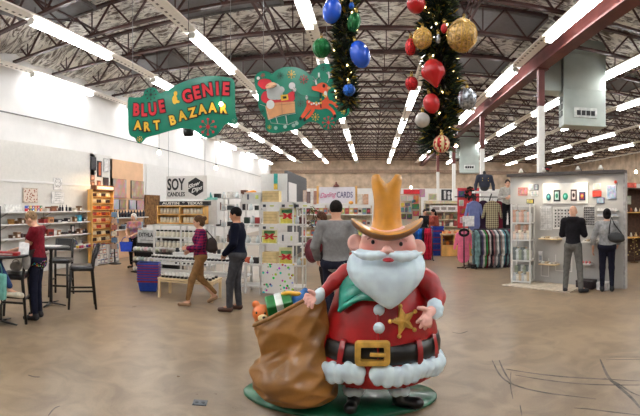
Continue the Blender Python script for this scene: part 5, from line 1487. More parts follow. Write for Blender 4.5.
# dark slatted partition with white boards, behind
Xp = -2.72; ya_ = 13.4; yb_ = 17.4
t = thing('slatted_partition','tall dark grey slatted partition with white boards beyond the gift shelving','partition',(Xp,(ya_+yb_)/2,0))
b = MB(); b.box(-.05,-(yb_-ya_)/2,0,.05,(yb_-ya_)/2,2.86)
for i in range(26): b.box(.05,-(yb_-ya_)/2,.2+i*.1,.062,(yb_-ya_)/2,.2+i*.1+.07)
b.build('slat_wall', mat('slat_grey',(74,74,76),.6), t)
MB().box(.064,-(yb_-ya_)/2+.1,1.4,.08,-(yb_-ya_)/2+1.5,2.5).build('white_board', M_shw, t)
MB().box(-.80,-(yb_-ya_)/2-.04,0,.05,-(yb_-ya_)/2-.0,2.76).build('end_panel', mat('end_panel',(224,222,218),.6,var=.02), t)
for i,(y,z,c) in enumerate(((-.6,1.2,(60,60,64)),(.0,1.35,(200,190,170)),(.6,1.1,(110,70,60)))):
    tag(MB().box(-.015,-.2,0,.015,.2,.45).box(.015,-.16,.05,.018,.16,.4,1).build('hung_sheet',[cm(c),cm((190,186,180))],None,(Xp+.1,(ya_+yb_)/2+y,z)),'%s framed sheet hung on the dark slatted partition' % ['black','cream','brown'][i],'frame')
# coloured bunting end
tag(MB().box(-.02,-.02,0,.10,.02,.5).box(-.02,-.022,0,.10,-.02,.18,1).build('hanging_scarf',[cm((40,150,140)),cm((226,190,70))],None,(xa(274.5,13.2),13.2,2.25)),'narrow teal and yellow scarf hung beside the dark slatted partition','scarf')

# man in the grey suit jacket, seen from behind, and the shopper beyond him
Ym = 5.75; P = V((xa(336,Ym),Ym,0))
M_suit = mat('suit_grey', (128,128,128), .85, var=.06, scale=30, bump=.05)
person('man in a grey suit jacket seen from behind, beside the painted statue', (P.x,P.y,0), .06, 1.78, pose=dict(shR=(.185,-.01,1.39),shL=(-.185,-.01,1.39),elR=(.27,-.02,1.12),elL=(-.27,-.02,1.12),wrL=(-.25,.14,.95),wrR=(.25,.14,.95),pelvis=(0,-.01,.90)),
   hair='short', hairc=(30,24,22), topm=M_suit, pants=(34,36,50), shoe=(24,22,22), hem=.71, fat=1.22)
Ym = 8.6; P = V((xa(325,Ym),Ym,0))
person('brown-haired shopper mostly hidden behind the grey suit jacket', (P.x,P.y,0), PI/2-.2, 1.62, hair='bob', hairc=(84,54,40), top=(90,34,40), pants=(50,44,44), girl=True, pose=dict(head=(0,.08,1.55),look=V((0,1,-.4))), shoe=(30,26,26))
Pq = V((xa(309,7.6),7.6,0)); t = thing('backpack','maroon backpack hanging beside the grey suit jacket','backpack',(Pq.x+.06,Pq.y-.0,.72),.2)
skin('bag_body',[el((0,0,.2),(.14,.10,.22),.05),el((0,-.07,.14),(.10,.06,.12),.04)],.014,cm((104,28,42),.7),t)
MB().tube([(-.08,.06,.36),(-.09,.14,.3),(-.08,.08,.05)],.012,6).build('strap',cm((60,20,28)),t)

# CARDS stall ---------------------------------------------------------
Yk = 12.6; x0, x1 = xa(301,Yk), xa(372,Yk); W = x1-x0; kx = (x0+x1)/2
zk = [za(336,p,Yk) for p in (258,247,236,226,214,204.5)]
t = thing('card_shelving','white shelving of greeting cards under the CARDS sign','shelving',(kx,Yk,0))
b = MB()
for x in (-W/2,-W/6,W/6,W/2-.04): b.box(x,.1,0,x+.04,.14,zk[-1])
b.box(-W/2,.12,.2,W/2,.14,zk[-1]-.1); b.build('frame', mat('shelf_tan',(206,190,164),.6), t)
for z in zk: MB().box(-W/2,-.16,z-.03,W/2,.16,z).build('shelf_board', M_shw, t)
crd = [(226,220,206),(150,190,120),(220,120,90),(90,60,56),(236,214,120),(120,150,180),(200,80,90)]
cnm = ['ivory','green','coral','brown','yellow','blue','red']
for r_, z in enumerate(zk[:-1]):
    for i in range(16):
        k = (i*5+r_*3) % 7; x = kx-W/2+.1+(W-.2)*i/15
        o = MB().box(-.055,-.004,0,.055,.004,.17).box(-.04,-.006,.05,.04,-.004,.13,1).build('greeting_card',[cm(crd[k]),cm(crd[(k+3) % 7])],None,(x,Yk-.02-.06*(i % 2),z+.001)); o.rotation_euler = (-.15,0,0)
        tag(o,'%s greeting card on the %s board below the CARDS sign' % (cnm[k],kinds[r_]),'greeting card','greeting cards on the white boards')
xs0, xs1 = xa(319.5,Yk), xa(355,Yk); zb_, zt_ = za(337,203.5,Yk), za(337,187.5,Yk); w = xs1-xs0; h = zt_-zb_
t = thing('stall_sign','white sign with pink script and grey capitals reading CARDS','sign',((xs0+xs1)/2,Yk-.1,zb_+.01))
MB().box(-w/2,-.01,0,w/2,.01,h).build('sign_board', mat('sign_lilac',(228,224,232),.6,var=.02), t)
text_mb('CARDS', h*.52, .003, .004, width=w*.44).build('lettering', cm((112,106,140)), t, (w*.22,-.014,h*.50))
text_mb('Darling', h*.46, .003, .003, width=w*.42, warp=lambda x,z: (x+z*.3,z+x*.10)).build('lettering', cm((206,112,150)), t, (-w*.24,-.014,h*.50))
for s in (-1,1): MB().box(s*(w/2+.04)-.03,-.02,-.02,s*(w/2+.04)+.03,.02,h+.03).build('post', M_wood, t)
t = thing('brass_bell','small dark red bell ornament standing on the CARDS sign','ornament',((xs0+xs1)/2-.02,Yk-.1,zt_+.012))
MB().lathe([(.09,0),(.085,.05),(.045,.08),(.02,.09),(.03,.12),(.012,.15)],n=14).build('bell', cm((120,56,40),.4), t)
tag(MB().ell((0,0,.05),(.07,.05,.05),10,7).build('orange_ornament',cm((240,170,60)),None,(xa(351,Yk-.13),Yk-.14,zk[-1]+.001)),'small orange ornament in front of the CARDS sign','ornament')
# frames & boards standing on the top board
for i,(px,w_,h_,c,nm) in enumerate(((305,.12,.42,(200,170,150),'tan'),(308.5,.12,.38,(90,60,56),'dark brown'),(312,.10,.45,(224,216,206),'white'),(315,.09,.4,(170,110,90),'rust'),(360,.24,.30,(226,216,200),'cream'),(365,.20,.30,(200,140,100),'orange-brown'))):
    o = MB().box(-w_/2,-.01,0,w_/2,.01,h_).box(-w_/2+.02,-.013,.03,w_/2-.02,-.01,h_-.03,1).build('standing_frame',[cm(c),cm(tuple(min(255,int(v*.7+70)) for v in c))],None,(xa(px,Yk),Yk-.02,zk[-1]+.001)); o.rotation_euler=(-.06,0,0)
    tag(o,'%s framed board standing on the top of the card shelving' % nm,'frame')
# dark ornament cluster between the card shelves and the gift shelves
M_twig = mat('twig_brown',(96,70,50),.8)
for i,(px,py,r) in enumerate(((306,215,.30),(314,219,.26))):
    t = thing('dried_wreath','brown dried branch wreath, %s, hung before the card shelving' % ['larger one','smaller one by the grey suit'][i],'wreath',(xa(px,11.4+.3*i),11.4+.3*i,za(px,py,11.4)))
    b = MB(); rg = random.Random(i)
    for k in range(70):
        a = rg.random()*2*PI; r2 = r*rg.uniform(.6,1.05); a2 = a+rg.uniform(.2,.6); b.cyl((r2*math.cos(a),rg.uniform(-.04,.04),r2*math.sin(a)),(r2*rg.uniform(.85,1.1)*math.cos(a2),rg.uniform(-.04,.04),r2*math.sin(a2)),.007,n=4)
    b.build('twigs', M_twig, t)
    b = MB()
    for k in range(9): a = rg.random()*2*PI; b.ell((r*math.cos(a),-.05,r*math.sin(a)),.022,7,5)
    b.build('berries', cm((230,220,200)), t)
    MB().cyl((0,0,r),(0,0,ZJ-t.location.z),.003,n=4).build('string', cm((130,120,110)), t)
# ================================================================ far right stalls
def shirt_obj(loc, rz, c, label, w=.42, h=.62, cat='shirt', name='hanging_shirt', m=None, group=None, th=.07, hanger=True):
    t = thing(name, label, cat, loc, rz, group)
    P_ = [el((0,0,-.12),(w*.40,th*.6,.12),.04), cap((-w*.26,0,-.14),(w*.26,0,-.14),.05,.05,.03), cap((0,0,-.15),(0,0,-h+.06),w*.30,w*.34,.05),
          cap((w*.34,0,-.12),(w*.50,.0,-h*.62),.052,.042,.03), cap((-w*.34,0,-.12),(-w*.50,.0,-h*.62),.052,.042,.03), cap((-.05,0,-.05),(.05,0,-.05),.035,.035,.03)]
    V_, Q_ = field_mesh(P_, .016); V_[:,1] = np.clip(V_[:,1], -th, th)*(.7)
    me = bpy.data.meshes.new('cloth'); me.from_pydata(V_.tolist(), [], Q_.tolist()); me.materials.append(m or cm(c,.85,var=.06,scale=12)); me.polygons.foreach_set('use_smooth',[True]*len(me.polygons))
    o = bpy.data.objects.new('cloth', me); COL.objects.link(o); o.parent = t
    if hanger: MB().tube([(-w*.3,0,-.08),(0,0,.0),(w*.3,0,-.08)],.008,5).tube([(0,0,0),(0,0,.06),(.03,0,.09),(.0,0,.115)],.005,5).build('hanger', M_blk, t)
    return t
# red banner stall right behind the hat (about 19 m away)
Ys = 19.0
def board(px0,py0,px1,py1,Y,m,frame,label,name='framed_print',cat='picture',th=.03,fw=.03):
    x0,x1 = xa(px0,Y),xa(px1,Y); pm=(px0+px1)/2; z1,z0 = za(pm,py0,Y),za(pm,py1,Y); w=x1-x0; h=z1-z0
    t = thing(name,label,cat,((x0+x1)/2,Y,z0)); MB().box(-w/2,-th/2,0,w/2,th/2,h).build('frame',frame,t)
    MB().box(-w/2+fw,-th/2-.006,fw,w/2-fw,-th/2,h-fw).build('print',m,t); return t
board(399,194,421,236,Ys+.2,mat('bazaar_wall',(206,180,150),.7,tex='mosaic',scale=5,col2=(222,210,190)),cm((200,176,150)),'tan display wall of small pictures under the red banner','picture_wall','panel',.06,.05)
o = board(403.5,189.5,419.5,194,Ys-.1,cm((206,30,40)),cm((196,26,36)),'bright red banner above the picture stall','banner','banner',.03,.01)
k = 0
for (a,b,c,d,col,nm) in ((401,196,407,201,(226,220,210),'white'),(408,196,413,201,(236,236,230),'ivory'),(413.5,195.5,418.5,204,(226,130,70),'orange'),(412,199.5,416,203,(90,170,210),'sky blue'),(401,203,404.5,207,(240,200,60),'yellow'),(405,203,410,206,(120,110,130),'violet'),(412,204,419,209,(50,130,70),'green'),(401,207.5,404,212,(120,150,170),'dusty blue'),(405,207.5,407.5,212,(80,90,120),'navy'),(408.5,207,411,212,(130,180,190),'aqua'),(401,214,406,219,(110,50,50),'maroon'),(407,214,412,219,(60,60,66),'charcoal'),(413,211,419,216,(210,60,60),'red'),(419.5,189,425,197,(220,160,190),'pink')):
    board(a,b,c,d,Ys+.05,city('pc_'+str(k),col,tuple(max(0,v-70) for v in col),7),cm(tuple(int(v*.8) for v in col)),'small %s picture on the stall beneath the red banner' % nm,'small_picture','picture',.03,.02); k += 1
# skyline picture and black and white poster
board(428,193.5,437,200.5,20.6,city('sunset_city',(236,180,100),(70,140,140),7),cm((226,214,190)),'small sunset skyline picture beside the white column',fw=.04)
t = board(441.3,189.5,453.5,200.5,20.4,cm((44,44,48)),cm((34,34,38)),'black and white poster hung between two white columns','poster','poster',.03,.03)
w_ = xa(453.5,20.4)-xa(441.3,20.4)
b = MB(); b.box(-w_*.30,-.026,.06,-w_*.12,-.021,.47).ell((w_*.12,-.024,.36),(.075,.004,.09),12,7).box(w_*.02,-.026,.04,w_*.22,-.021,.24).box(w_*.3,-.026,.1,w_*.42,-.021,.4)
b.build('figure_print', cm((214,214,214)), t)
# beige shelf stall with a sign
Yv = 18.4; x0,x1 = xa(424,Yv),xa(462,Yv); W=x1-x0; vx=(x0+x1)/2; zv=[za(443,p,Yv) for p in (236,226,219,211,203)]
t = thing('beige_shelving','beige stall shelving with a pale sign beyond the dark-haired stallholder','shelving',(vx,Yv,0))
b = MB(); b.box(-W/2,.1,0,W/2,.14,zv[-1]+.1)
for x in (-W/2,0,W/2-.05): b.box(x,-.15,0,x+.05,.1,zv[-1]+.1)
b.build('frame', mat('stall_beige',(176,156,128),.7,tex='mosaic',scale=6,col2=(200,186,160)), t)
for z in zv: MB().box(-W/2,-.18,z-.04,W/2,.1,z).build('shelf_board', mat('stall_beige2',(206,190,160),.6), t)
sgb = MB().box(-.62,-.22,zv[-1]-.38,.62,-.20,zv[-1]-.1).build('sign_panel', cm((226,222,214)), t); MB().box(-.5,-.225,zv[-1]-.30,-.2,-.22,zv[-1]-.18).box(-.12,-.225,zv[-1]-.30,.10,-.22,zv[-1]-.18).box(.18,-.225,zv[-1]-.30,.5,-.22,zv[-1]-.18).build('faded_marks',cm((140,130,124)),sgb)
for r_, z in enumerate(zv[:-1]):
    for i in range(9):
        k = (i*4+r_) % 6
        carton((vx-W/2+.15+(W-.3)*i/8,Yv-.08,z+.001),(.14,.12,.12+.05*(k % 3)),[(90,100,70),(222,214,200),(130,80,60),(60,60,60),(196,160,120),(160,60,60)][k],'%s knick-knack box on the %s shelf of the beige stall' % (['olive','white','brown','black','tan','red'][k],kinds[r_]),'box','trinket_box',0,'trinkets on the beige stall')
# stallholder
P = V((xa(433.5,15.4),15.4,0)); person('dark-haired stallholder in a rust patterned top beyond the clothes rail',(P.x,P.y,0),PI/2+.5,1.62,hair='long',hairc=(30,22,22),top=(150,70,56),pants=(60,50,50),girl=True)
P = V((xa(424.5,16.6),16.6,0)); person('person in black behind the hat brim, beside the stallholder',(P.x,P.y,0),PI+.3,1.60,hair='short',hairc=(40,30,28),top=(26,26,30),pants=(30,30,36),girl=True)
# clothes rail by the hat : dark blue, blue, navy, red garments
def garment(loc, rz, c, label, group, L_=.95, w=.5):
    t = thing('garment', label, 'garment', loc, rz, group)
    V_, Q_ = field_mesh([cap((-w*.30,0,-.10),(w*.30,0,-.10),.045,.045,.03), cap((0,0,-.12),(0,0,-L_+.1),w*.38,w*.42,.05), cap((w*.38,0,-.1),(w*.46,0,-L_*.65),.05,.04,.03), cap((-w*.38,0,-.1),(-w*.46,0,-L_*.65),.05,.04,.03)], .022)
    V_[:,1] = np.clip(V_[:,1]*.35, -.034, .034) + .012*np.sin(V_[:,0]*26)*np.clip(-V_[:,2],0,1)
    me = bpy.data.meshes.new('cloth'); me.from_pydata(V_.tolist(), [], Q_.tolist()); me.materials.append(cm(c,.85,var=.2,scale=10)); me.polygons.foreach_set('use_smooth',[True]*len(me.polygons))
    o = bpy.data.objects.new('cloth', me); COL.objects.link(o); o.parent = t
    MB().tube([(0,0,-.06),(0,0,.02),(0,.02,.04),(0,.0,.06)],.005,5).build('hanger', M_blk, t)
    return t
def rail(label, x0, x1, Y, z, n_=0):
    t = thing('clothes_rail', label, 'clothes rail', ((x0+x1)/2, Y, 0)); w = x1-x0
    MB().cyl((-w/2,0,z),(w/2,0,z),.015).build('bar', M_blk, t)
    for s in (-1,1): MB().cyl((s*w/2,0,0),(s*w/2,0,z),.015).bar((s*w/2,-.25,.02),(s*w/2,.25,.02),.03).build('upright', M_blk, t)
    return t
Yr = 13.6; x0,x1 = xa(411,Yr),xa(432,Yr); zr = za(420,228,Yr)
rail('black clothes rail beside the statue carrying blue and red garments',x0-.02,x1+.02,Yr,zr)
gc = [((30,40,70),'navy'),((40,70,110),'steel blue'),((30,76,150),'royal blue'),((40,112,200),'bright blue'),((30,90,170),'mid blue'),((30,30,44),'blackish navy'),((176,30,60),'crimson'),((200,36,60),'bright red'),((180,30,56),'cherry red')]
for i,(c,nm) in enumerate(gc):
    garment((x0+.06+(x1-x0-.12)*i/8,Yr,zr-.075),PI/2-.25,c,'%s garment on the clothes rail beside the statue' % nm,'garments on the rail beside the statue',L_=.84)
# second basket stack
P = fl(437.5,255.5)
for i in range(8):
    shop_basket(.01+.11*i,'blue shopping basket, %s in the taller stack beside the pine counter' % ['lowest','second','third','fourth','fifth','sixth','seventh','topmost'][i],loc=P,rz=.05,w=.40,band=[(150,26,60),(26,50,150)][i % 2])
for o in [o for o in bpy.data.objects if o.get('group') == 'nested blue shopping baskets' and abs(o.location.x-P.x) < .01]: o['group'] = 'taller stack of blue baskets'
# pine counter
Yw = 14.6; x0,x1 = xa(441.5,Yw),xa(472,Yw); W=x1-x0; zc_=za(455,235,Yw)
t = thing('pine_counter','pale pine display counter beside the taller basket stack','counter',((x0+x1)/2,Yw,0))
b = MB(); b.box(-W/2,-.02,0,W/2,.5,zc_*.52)
for x in (-W/2,-W*.1,W/2-.04): b.box(x,-.02,zc_*.52,x+.04,.5,zc_)
b.box(-W/2,.46,zc_*.52,W/2,.5,zc_); b.build('cabinet', M_wood, t)
MB().box(-W/2-.03,-.05,zc_,W/2+.03,.52,zc_+.05).build('counter_top', M_pale, t)
for i in range(6):
    carton((x0+.14+W*.42*i/5,Yw+.15,zc_*.52+.001),(.12,.12,.14),[(120,90,50),(200,120,50),(90,50,40)][i % 3],'%s jar box inside the pine counter bay' % ['olive brown','amber','dark brown'][i % 3],'box','jar_box',0,'jar boxes inside the pine counter')
for i in range(10):
    carton((x0+.1+(W-.2)*i/9,Yw+.1,zc_+.051),(.12,.1,.07+.05*(i % 2)),[(232,150,80),(236,190,140),(226,110,70),(240,214,180)][i % 4],'%s soap box along the pine counter top' % ['orange','peach','coral','cream'][i % 4],'box','soap_box',0,'soap boxes on the pine counter')
# red panel with wigs and small pictures
Yp = 14.0
def qpanel(): return board(457.5,188,479,228,Yp,mat('poster_red',(220,64,70),.7,var=.15,scale=6),cm((200,54,60)),'red display panel between the white column and the blue shirt','picture_wall','panel',.05,.01)
qpanel()
t = thing('dark_wig','dark curly wreath hanging on the red display panel','wreath',(xa(470,Yp-.12),Yp-.12,za(470,193.5,Yp-.12)))
b = MB(); rg = random.Random(9)
for k in range(60): a = rg.random()*2*PI; r=rg.uniform(.09,.20); b.ell((r*math.cos(a)*.85,rg.uniform(-.03,.03),r*math.sin(a)*1.1),rg.uniform(.025,.045),6,4)
b.build('curls', mat('wig_dark',(44,34,26),.9), t)
for i,(a,b_,c,d,col,nm) in enumerate(((458.5,191,464.5,197,(60,60,130),'violet and white'),(459,200,463.5,206,(226,220,210),'white'),(459.5,208,466,215,(190,20,30),'dark red'),(460,217,466,223,(236,190,200),'pale pink'),(467,203,472,209,(230,210,200),'cream'))):
    board(a,b_,c,d,Yp-.05,city('rp%d' % i,col,tuple(max(0,v-80) for v in col),9),cm(col),'small %s picture on the red display panel' % nm,'small_picture','picture',.02,.015)
# upper shirt display : dark screen, blue shirt, plaid shirt, torso with jacket
Yu = 12.4
tag(MB().box(-.02,0,0,.02,.03,2.15).box(xa(513,Yu)-xa(476,Yu)-.02,0,0,xa(513,Yu)-xa(476,Yu)+.02,.03,2.15).box(0,.005,1.52,xa(513,Yu)-xa(476,Yu),.025,1.56).box(0,.005,.35,xa(513,Yu)-xa(476,Yu),.02,1.15).build('apparel_screen',mat('screen_black',(26,24,26),.7),None,(xa(476,Yu),Yu+.35,0)),'black backing screen behind the clothes rail of shirts','screen')
shirt_obj((xa(474,Yu),Yu,za(474,201.5,Yu)),.15,(118,128,176),'pale blue shirt on a hanger beside the red panel',w=.56,h=.74,th=.06)
M_chk = mat('check_shirt',(196,184,150),.85,tex='plaid',scale=5,col2=(104,88,66))
shirt_obj((xa(492,Yu),Yu-.02,za(492,201.5,Yu)),-.1,None,'beige checked shirt on a hanger below the jacket torso',w=.58,h=.76,th=.06,m=M_chk)
shirt_obj((xa(483.5,Yu+.1),Yu+.12,za(483,200.5,Yu)),.1,(60,40,60),'dark plum shirt between the blue and the checked shirts',w=.46,h=.80,th=.05)
shirt_obj((xa(499,Yu+.1),Yu+.12,za(499,201,Yu)),.1,(110,34,48),'maroon shirt half behind the checked shirt',w=.42,h=.80,th=.05)
t = thing('shirt_rail','black overhead rail with slanting arms for the hung shirts','rail',(xa(486,Yu),Yu+.02,0))
zz_ = za(486,197,Yu); MB().bar((-.95,0,zz_),(.75,0,zz_),.03).bar((-.3,0,zz_),(-.3,.3,zz_-.25),.03).bar((.4,0,zz_),(.4,.3,zz_-.25),.03).build('bar',M_blk,t)
tagp = carton; carton((xa(468.5,Yu-.3),Yu-.3,za(468,226,Yu-.3)-.01),(.34,.02,.30),(232,230,226),'white notice standing below the pale blue shirt','notice','stall_notice')
MBt = thing('notice_stand','thin stand under the white notice below the blue shirt','stand',(xa(468.5,Yu-.3),Yu-.29,0)); MB().cyl((0,0,0.02),(0,0,za(468,226,Yu-.3)-.012),.012).lathe([(.14,0),(.14,.02)],n=14).build('post',M_blk,MBt)
# torso with dark jacket on a white shelf
zs_ = za(484,191,Yu); t = thing('torso_plinth','white shelf carrying the jacket torso','shelf',(xa(484,Yu),Yu-.05,zs_-.07)); MB().box(-.34,-.18,0,.34,.18,.06).build('board',M_shw,t,bevel=.01); MB().bar((-.25,.1,0),(-.25,.36,-.22),.03).bar((.25,.1,0),(.25,.36,-.22),.03).build('bracket',M_blk,t)
t = thing('dress_form','black torso form wearing a studded navy jacket on the white shelf','mannequin',(xa(484,Yu),Yu-.05,zs_-.009),PI)
skin('torso',[el((0,0,.30),(.16,.10,.18),.05),el((0,0,.12),(.14,.10,.12),.05),cap((0,0,.45),(0,0,.56),.05,.05,.03),cap((-.16,0,.42),(.16,0,.42),.06,.06,.05)],.014,M_blk,t,clip=lambda X,Y,Z:-Z)
skin('jacket',[el((0,0,.32),(.185,.125,.18),.05),el((0,0,.18),(.165,.12,.12),.05),cap((-.17,0,.43),(.17,0,.43),.07,.07,.05),cap((.2,0,.42),(.27,0,.18),.06,.05,.03),cap((-.2,0,.42),(-.27,0,.18),.06,.05,.03),cap((.27,0,.18),(.28,.02,-.02),.05,.04,.03),cap((-.27,0,.18),(-.28,.02,-.02),.05,.04,.03)],.014,cm((28,34,54),.6),t,clip=lambda X,Y,Z: np.maximum(Z-.52,.02-Z))
b = MB()
for x in (-.09,.09):
    for z in (.38,.31): b.ell((x,.115,z),.014,7,5)
b.build('stud',cm((220,180,80),.3,metal=.6),t)
# life-size cut of a man in a grey hooded jacket: display mannequin
q = V((xa(507.5,12.15),12.15,0))
md = person('display mannequin in a pale grey jacket and black trousers by the white shelf unit',(q.x,q.y,.89),PI-.2,1.62,hair='short',hairc=(60,44,38),top=(176,172,164),pants=(20,20,24),hood=True,
  pose=dict(elR=(.26,.05,1.13),wrR=(.02,.22,1.16),elL=(-.26,.05,1.13),wrL=(-.04,.23,1.12)),shoe=(20,20,22),hem=.88)[0]
md.name = 'mannequin'; md['category'] = 'mannequin'
t = thing('mannequin_plinth','black box plinth under the hooded mannequin','plinth',(q.x,q.y,0)); MB().box(-.2,-.2,0,.2,.2,.888).build('plinth_body',M_blk,t,bevel=.01)
# lower clothes rail, many garments
Yl = 11.6; x0,x1 = xa(474,Yl),xa(512,Yl); zl_ = za(493,229,Yl)
rail('black clothes rail packed with hanging shirts beside the white shelf unit',x0,x1,Yl,zl_)
lc = [((110,140,140),'dusty teal'),((60,60,70),'charcoal'),((90,80,110),'mauve'),((196,190,186),'pale grey'),((60,130,70),'green'),((90,30,44),'burgundy'),((206,200,196),'off-white'),((50,44,50),'black'),((160,110,110),'rose'),((120,110,110),'grey'),((222,220,218),'white'),((70,80,90),'slate'),((150,130,120),'taupe'),((224,222,220),'bright white'),((90,140,150),'teal blue'),((56,46,60),'plum black'),((120,150,150),'sea green'),((80,70,80),'dim violet'),((120,26,44),'wine red'),((150,30,50),'deep red')]
for i,(c,nm) in enumerate(lc):
    garment((x0+.05+(x1-x0-.1)*i/19,Yl,zl_-.075),PI/2+.28+.05*math.sin(i*2),c,'%s shirt on the packed clothes rail' % nm,'shirts on the packed rail',L_=.92+.04*math.sin(i*3),w=.46)
t = thing('rail_base','black bench under the packed clothes rail','bench',((x0+x1)/2,Yl+.1,0)); MB().box(-(x1-x0)/2-.1,-.2,.004,(x1-x0)/2+.04,.25,.12).build('bench_body',M_blk,t,bevel=.01)
# pink hooded top on its own stand
P = fl(464,268); t = thing('garment_stand','slim black stand holding the pink hooded top','stand',(P.x,P.y,0))
MB().cyl((0,0,0),(0,0,za(464,222,P.y)),.016).build('pole',M_blk,t); MB().bar((-.2,0,.012),(.2,0,.012),.03,.02).bar((0,-.2,.012),(0,.2,.012),.03,.02).build('foot',M_blk,t)
tp = shirt_obj((P.x,P.y+.07,za(464,231.5,P.y)+.03),.1,(236,120,150),'pink hooded top hanging on the slim black stand',w=.52,h=.80,th=.07,cat='hooded top',name='hooded_top')
b = MB(); b.tube([(.13*math.cos(a),-.055,-.06+.085*math.sin(a)) for a in np.linspace(0,2*PI,16)],.035,8); b.build('dark_collar',cm((40,28,32),.8),tp)

# ================================================================ jewellery display wall
W0, W1 = V((3.20,9.60,0)), V((4.93,7.45,0)); WD = (W1-W0); WL = WD.length; WD.normalize(); WA = math.atan2(WD.y, WD.x); WN = V((WD.y,-WD.x,0))
if WN.dot(-W0) < 0: WN = -WN
def wp(px, py, off=0.0):                         # photograph pixel -> (distance along the wall, height)
    d = V((math.sin(az(px)), math.cos(az(px)), 0)); o = W0+WN*off
    # D*d = o + s*WD
    det = d.x*(-WD.y)+WD.x*d.y; D = (o.x*(-WD.y)+WD.x*o.y)/det; s = (d*D-o).dot(WD)
    return s, CH+(HY-py)*D/F
DW = thing('display_wall','grey-white partition wall hung with jewellery and prints beside the white shelf unit','display wall',(W0.x,W0.y,0),WA)
HW = 2.40
MB().box(0,0,0,WL,.10,HW).build('wall_panel',mat('display_grey',(176,174,170),.6,var=.03,scale=1.2),DW)
MB().box(-.04,-.10,HW,WL+.04,.14,HW+.07).build('top_rail',mat('rail_dark',(70,62,58),.5),DW)
MB().box(WL,-.02,0,WL+.05,.12,HW).build('end_post',mat('post_grey',(168,166,164),.5),DW)
print('wall check', [wp(x,173) for x in (516,541,621)], WL)
def wloc(s, z, off): p = W0+WD*s+WN*off; return (p.x,p.y,z)
def wbox(px0,py0,px1,py1,m,frame,label,name='framed_print',cat='picture',th=.02,fw=.012,off=.002,group=None):
    s0,_ = wp(px0,207); s1,_ = wp(px1,207); _,z1 = wp((px0+px1)/2,py0); _,z0 = wp((px0+px1)/2,py1); w=s1-s0; h=z1-z0
    t = thing(name,label,cat,wloc((s0+s1)/2,z0,off),WA,group)
    MB().box(-w/2,-th,0,w/2,0,h).build('frame',frame,t)
    if m: MB().box(-w/2+fw,-th-.004,fw,w/2-fw,-th,h-fw).build('print',m,t)
    return t, w, h
# long white picture board with five prints
t,w,h = wbox(543.5,183,588.5,203.5,None,mat('board_white',(234,232,226),.5,var=.02),'long white board carrying five small jewellery prints','picture_board','board',.03)
for i,(a,b_,c,d,c1,lb) in enumerate(((547,193,552,201,(40,110,120),'round teal brooch print, first on the long white board'),(554.5,190,561,201.5,(40,44,46),'black framed green pendant print on the long white board'),(563.5,192.5,569,200.5,(40,150,116),'green gemstone print in the middle of the long white board'),(571.5,189.5,577.5,201,(60,40,44),'dark patterned print, fourth on the long white board'),(580,192,586,200.5,(40,50,90),'blue and red print, last on the long white board'))):
    s0,_=wp(a,207); s1,_=wp(c,207); _,z1=wp((a+c)/2,b_); _,z0=wp((a+c)/2,d); w=s1-s0; h=z1-z0
    o = thing('jewellery_print',lb,'print',wloc((s0+s1)/2,z0,.034),WA)
    if i in (0,2):
        b = MB(); b.ell((0,-.012,h/2),(w*.48,.012,h*.46),14,8); b.build('stone',cm(c1,.3),o)
        MB().ell((0,-.02,h/2),(w*.22,.012,h*.22),10,6).build('stone_centre',cm((120,200,190),.3),o)
    else:
        MB().box(-w/2,-.012,0,w/2,0,h).build('frame',cm(c1),o); MB().box(-w*.3,-.016,h*.15,w*.3,-.012,h*.85).ell((0,-.018,h*.5),(w*.2,.006,h*.2),10,6,mi=1).build('print',[cm([(0,0,0),(190,220,210),(0,0,0),(226,214,210),(150,60,80)][i]),cm([(0,0,0),(40,130,100),(0,0,0),(60,40,44),(220,150,60)][i])],o)
for a,b_,c,d,c1,c2,lb in ((518.5,187.5,527.5,195.5,(214,120,110),(70,40,60),'pink and plum print left hanging near the hooded mannequin'.replace('left ','')),(529.5,184.5,534,190,(226,224,226),(60,60,110),'small navy scribble print, upper of the pair'),(535,184.5,538.5,190,(60,60,90),(214,220,226),'small dark blue scribble print beside the upper pair'),(531.5,191,538.5,196,(226,226,226),(40,44,70),'wide scribble print under the navy scribble pair'),(527,199,534,203.5,(30,32,36),(220,190,60),'black and yellow print above the white shelf unit'),
    (593.5,183.5,601,189.5,(214,216,210),(190,160,140),'pale sketch print above the bright red purse'),(597,197.5,604.5,203.5,(70,90,130),(190,200,214),'blue cluster print below the bright red purse'),(607,185.5,616.5,199,(206,214,226),(60,90,150),'blue floral paper cut print near the end of the wall')):
    wbox(a,b_,c,d,city('w'+str(int(a*10)),c1,c2,26),cm(c1),lb)
wbox(593,191,601.5,196.8,cm((214,60,44)),cm((200,50,40)),'bright red purse card on the grey wall','purse_card','purse',.03)
t = thing('red_flower','small red flower ornament high at the end of the grey wall','ornament',wloc(wp(616,182)[0],wp(616,182)[1],.02),WA); MB().ell((0,-.01,0),(.035,.012,.035),10,6).build('flower',cm((220,70,50)),t)
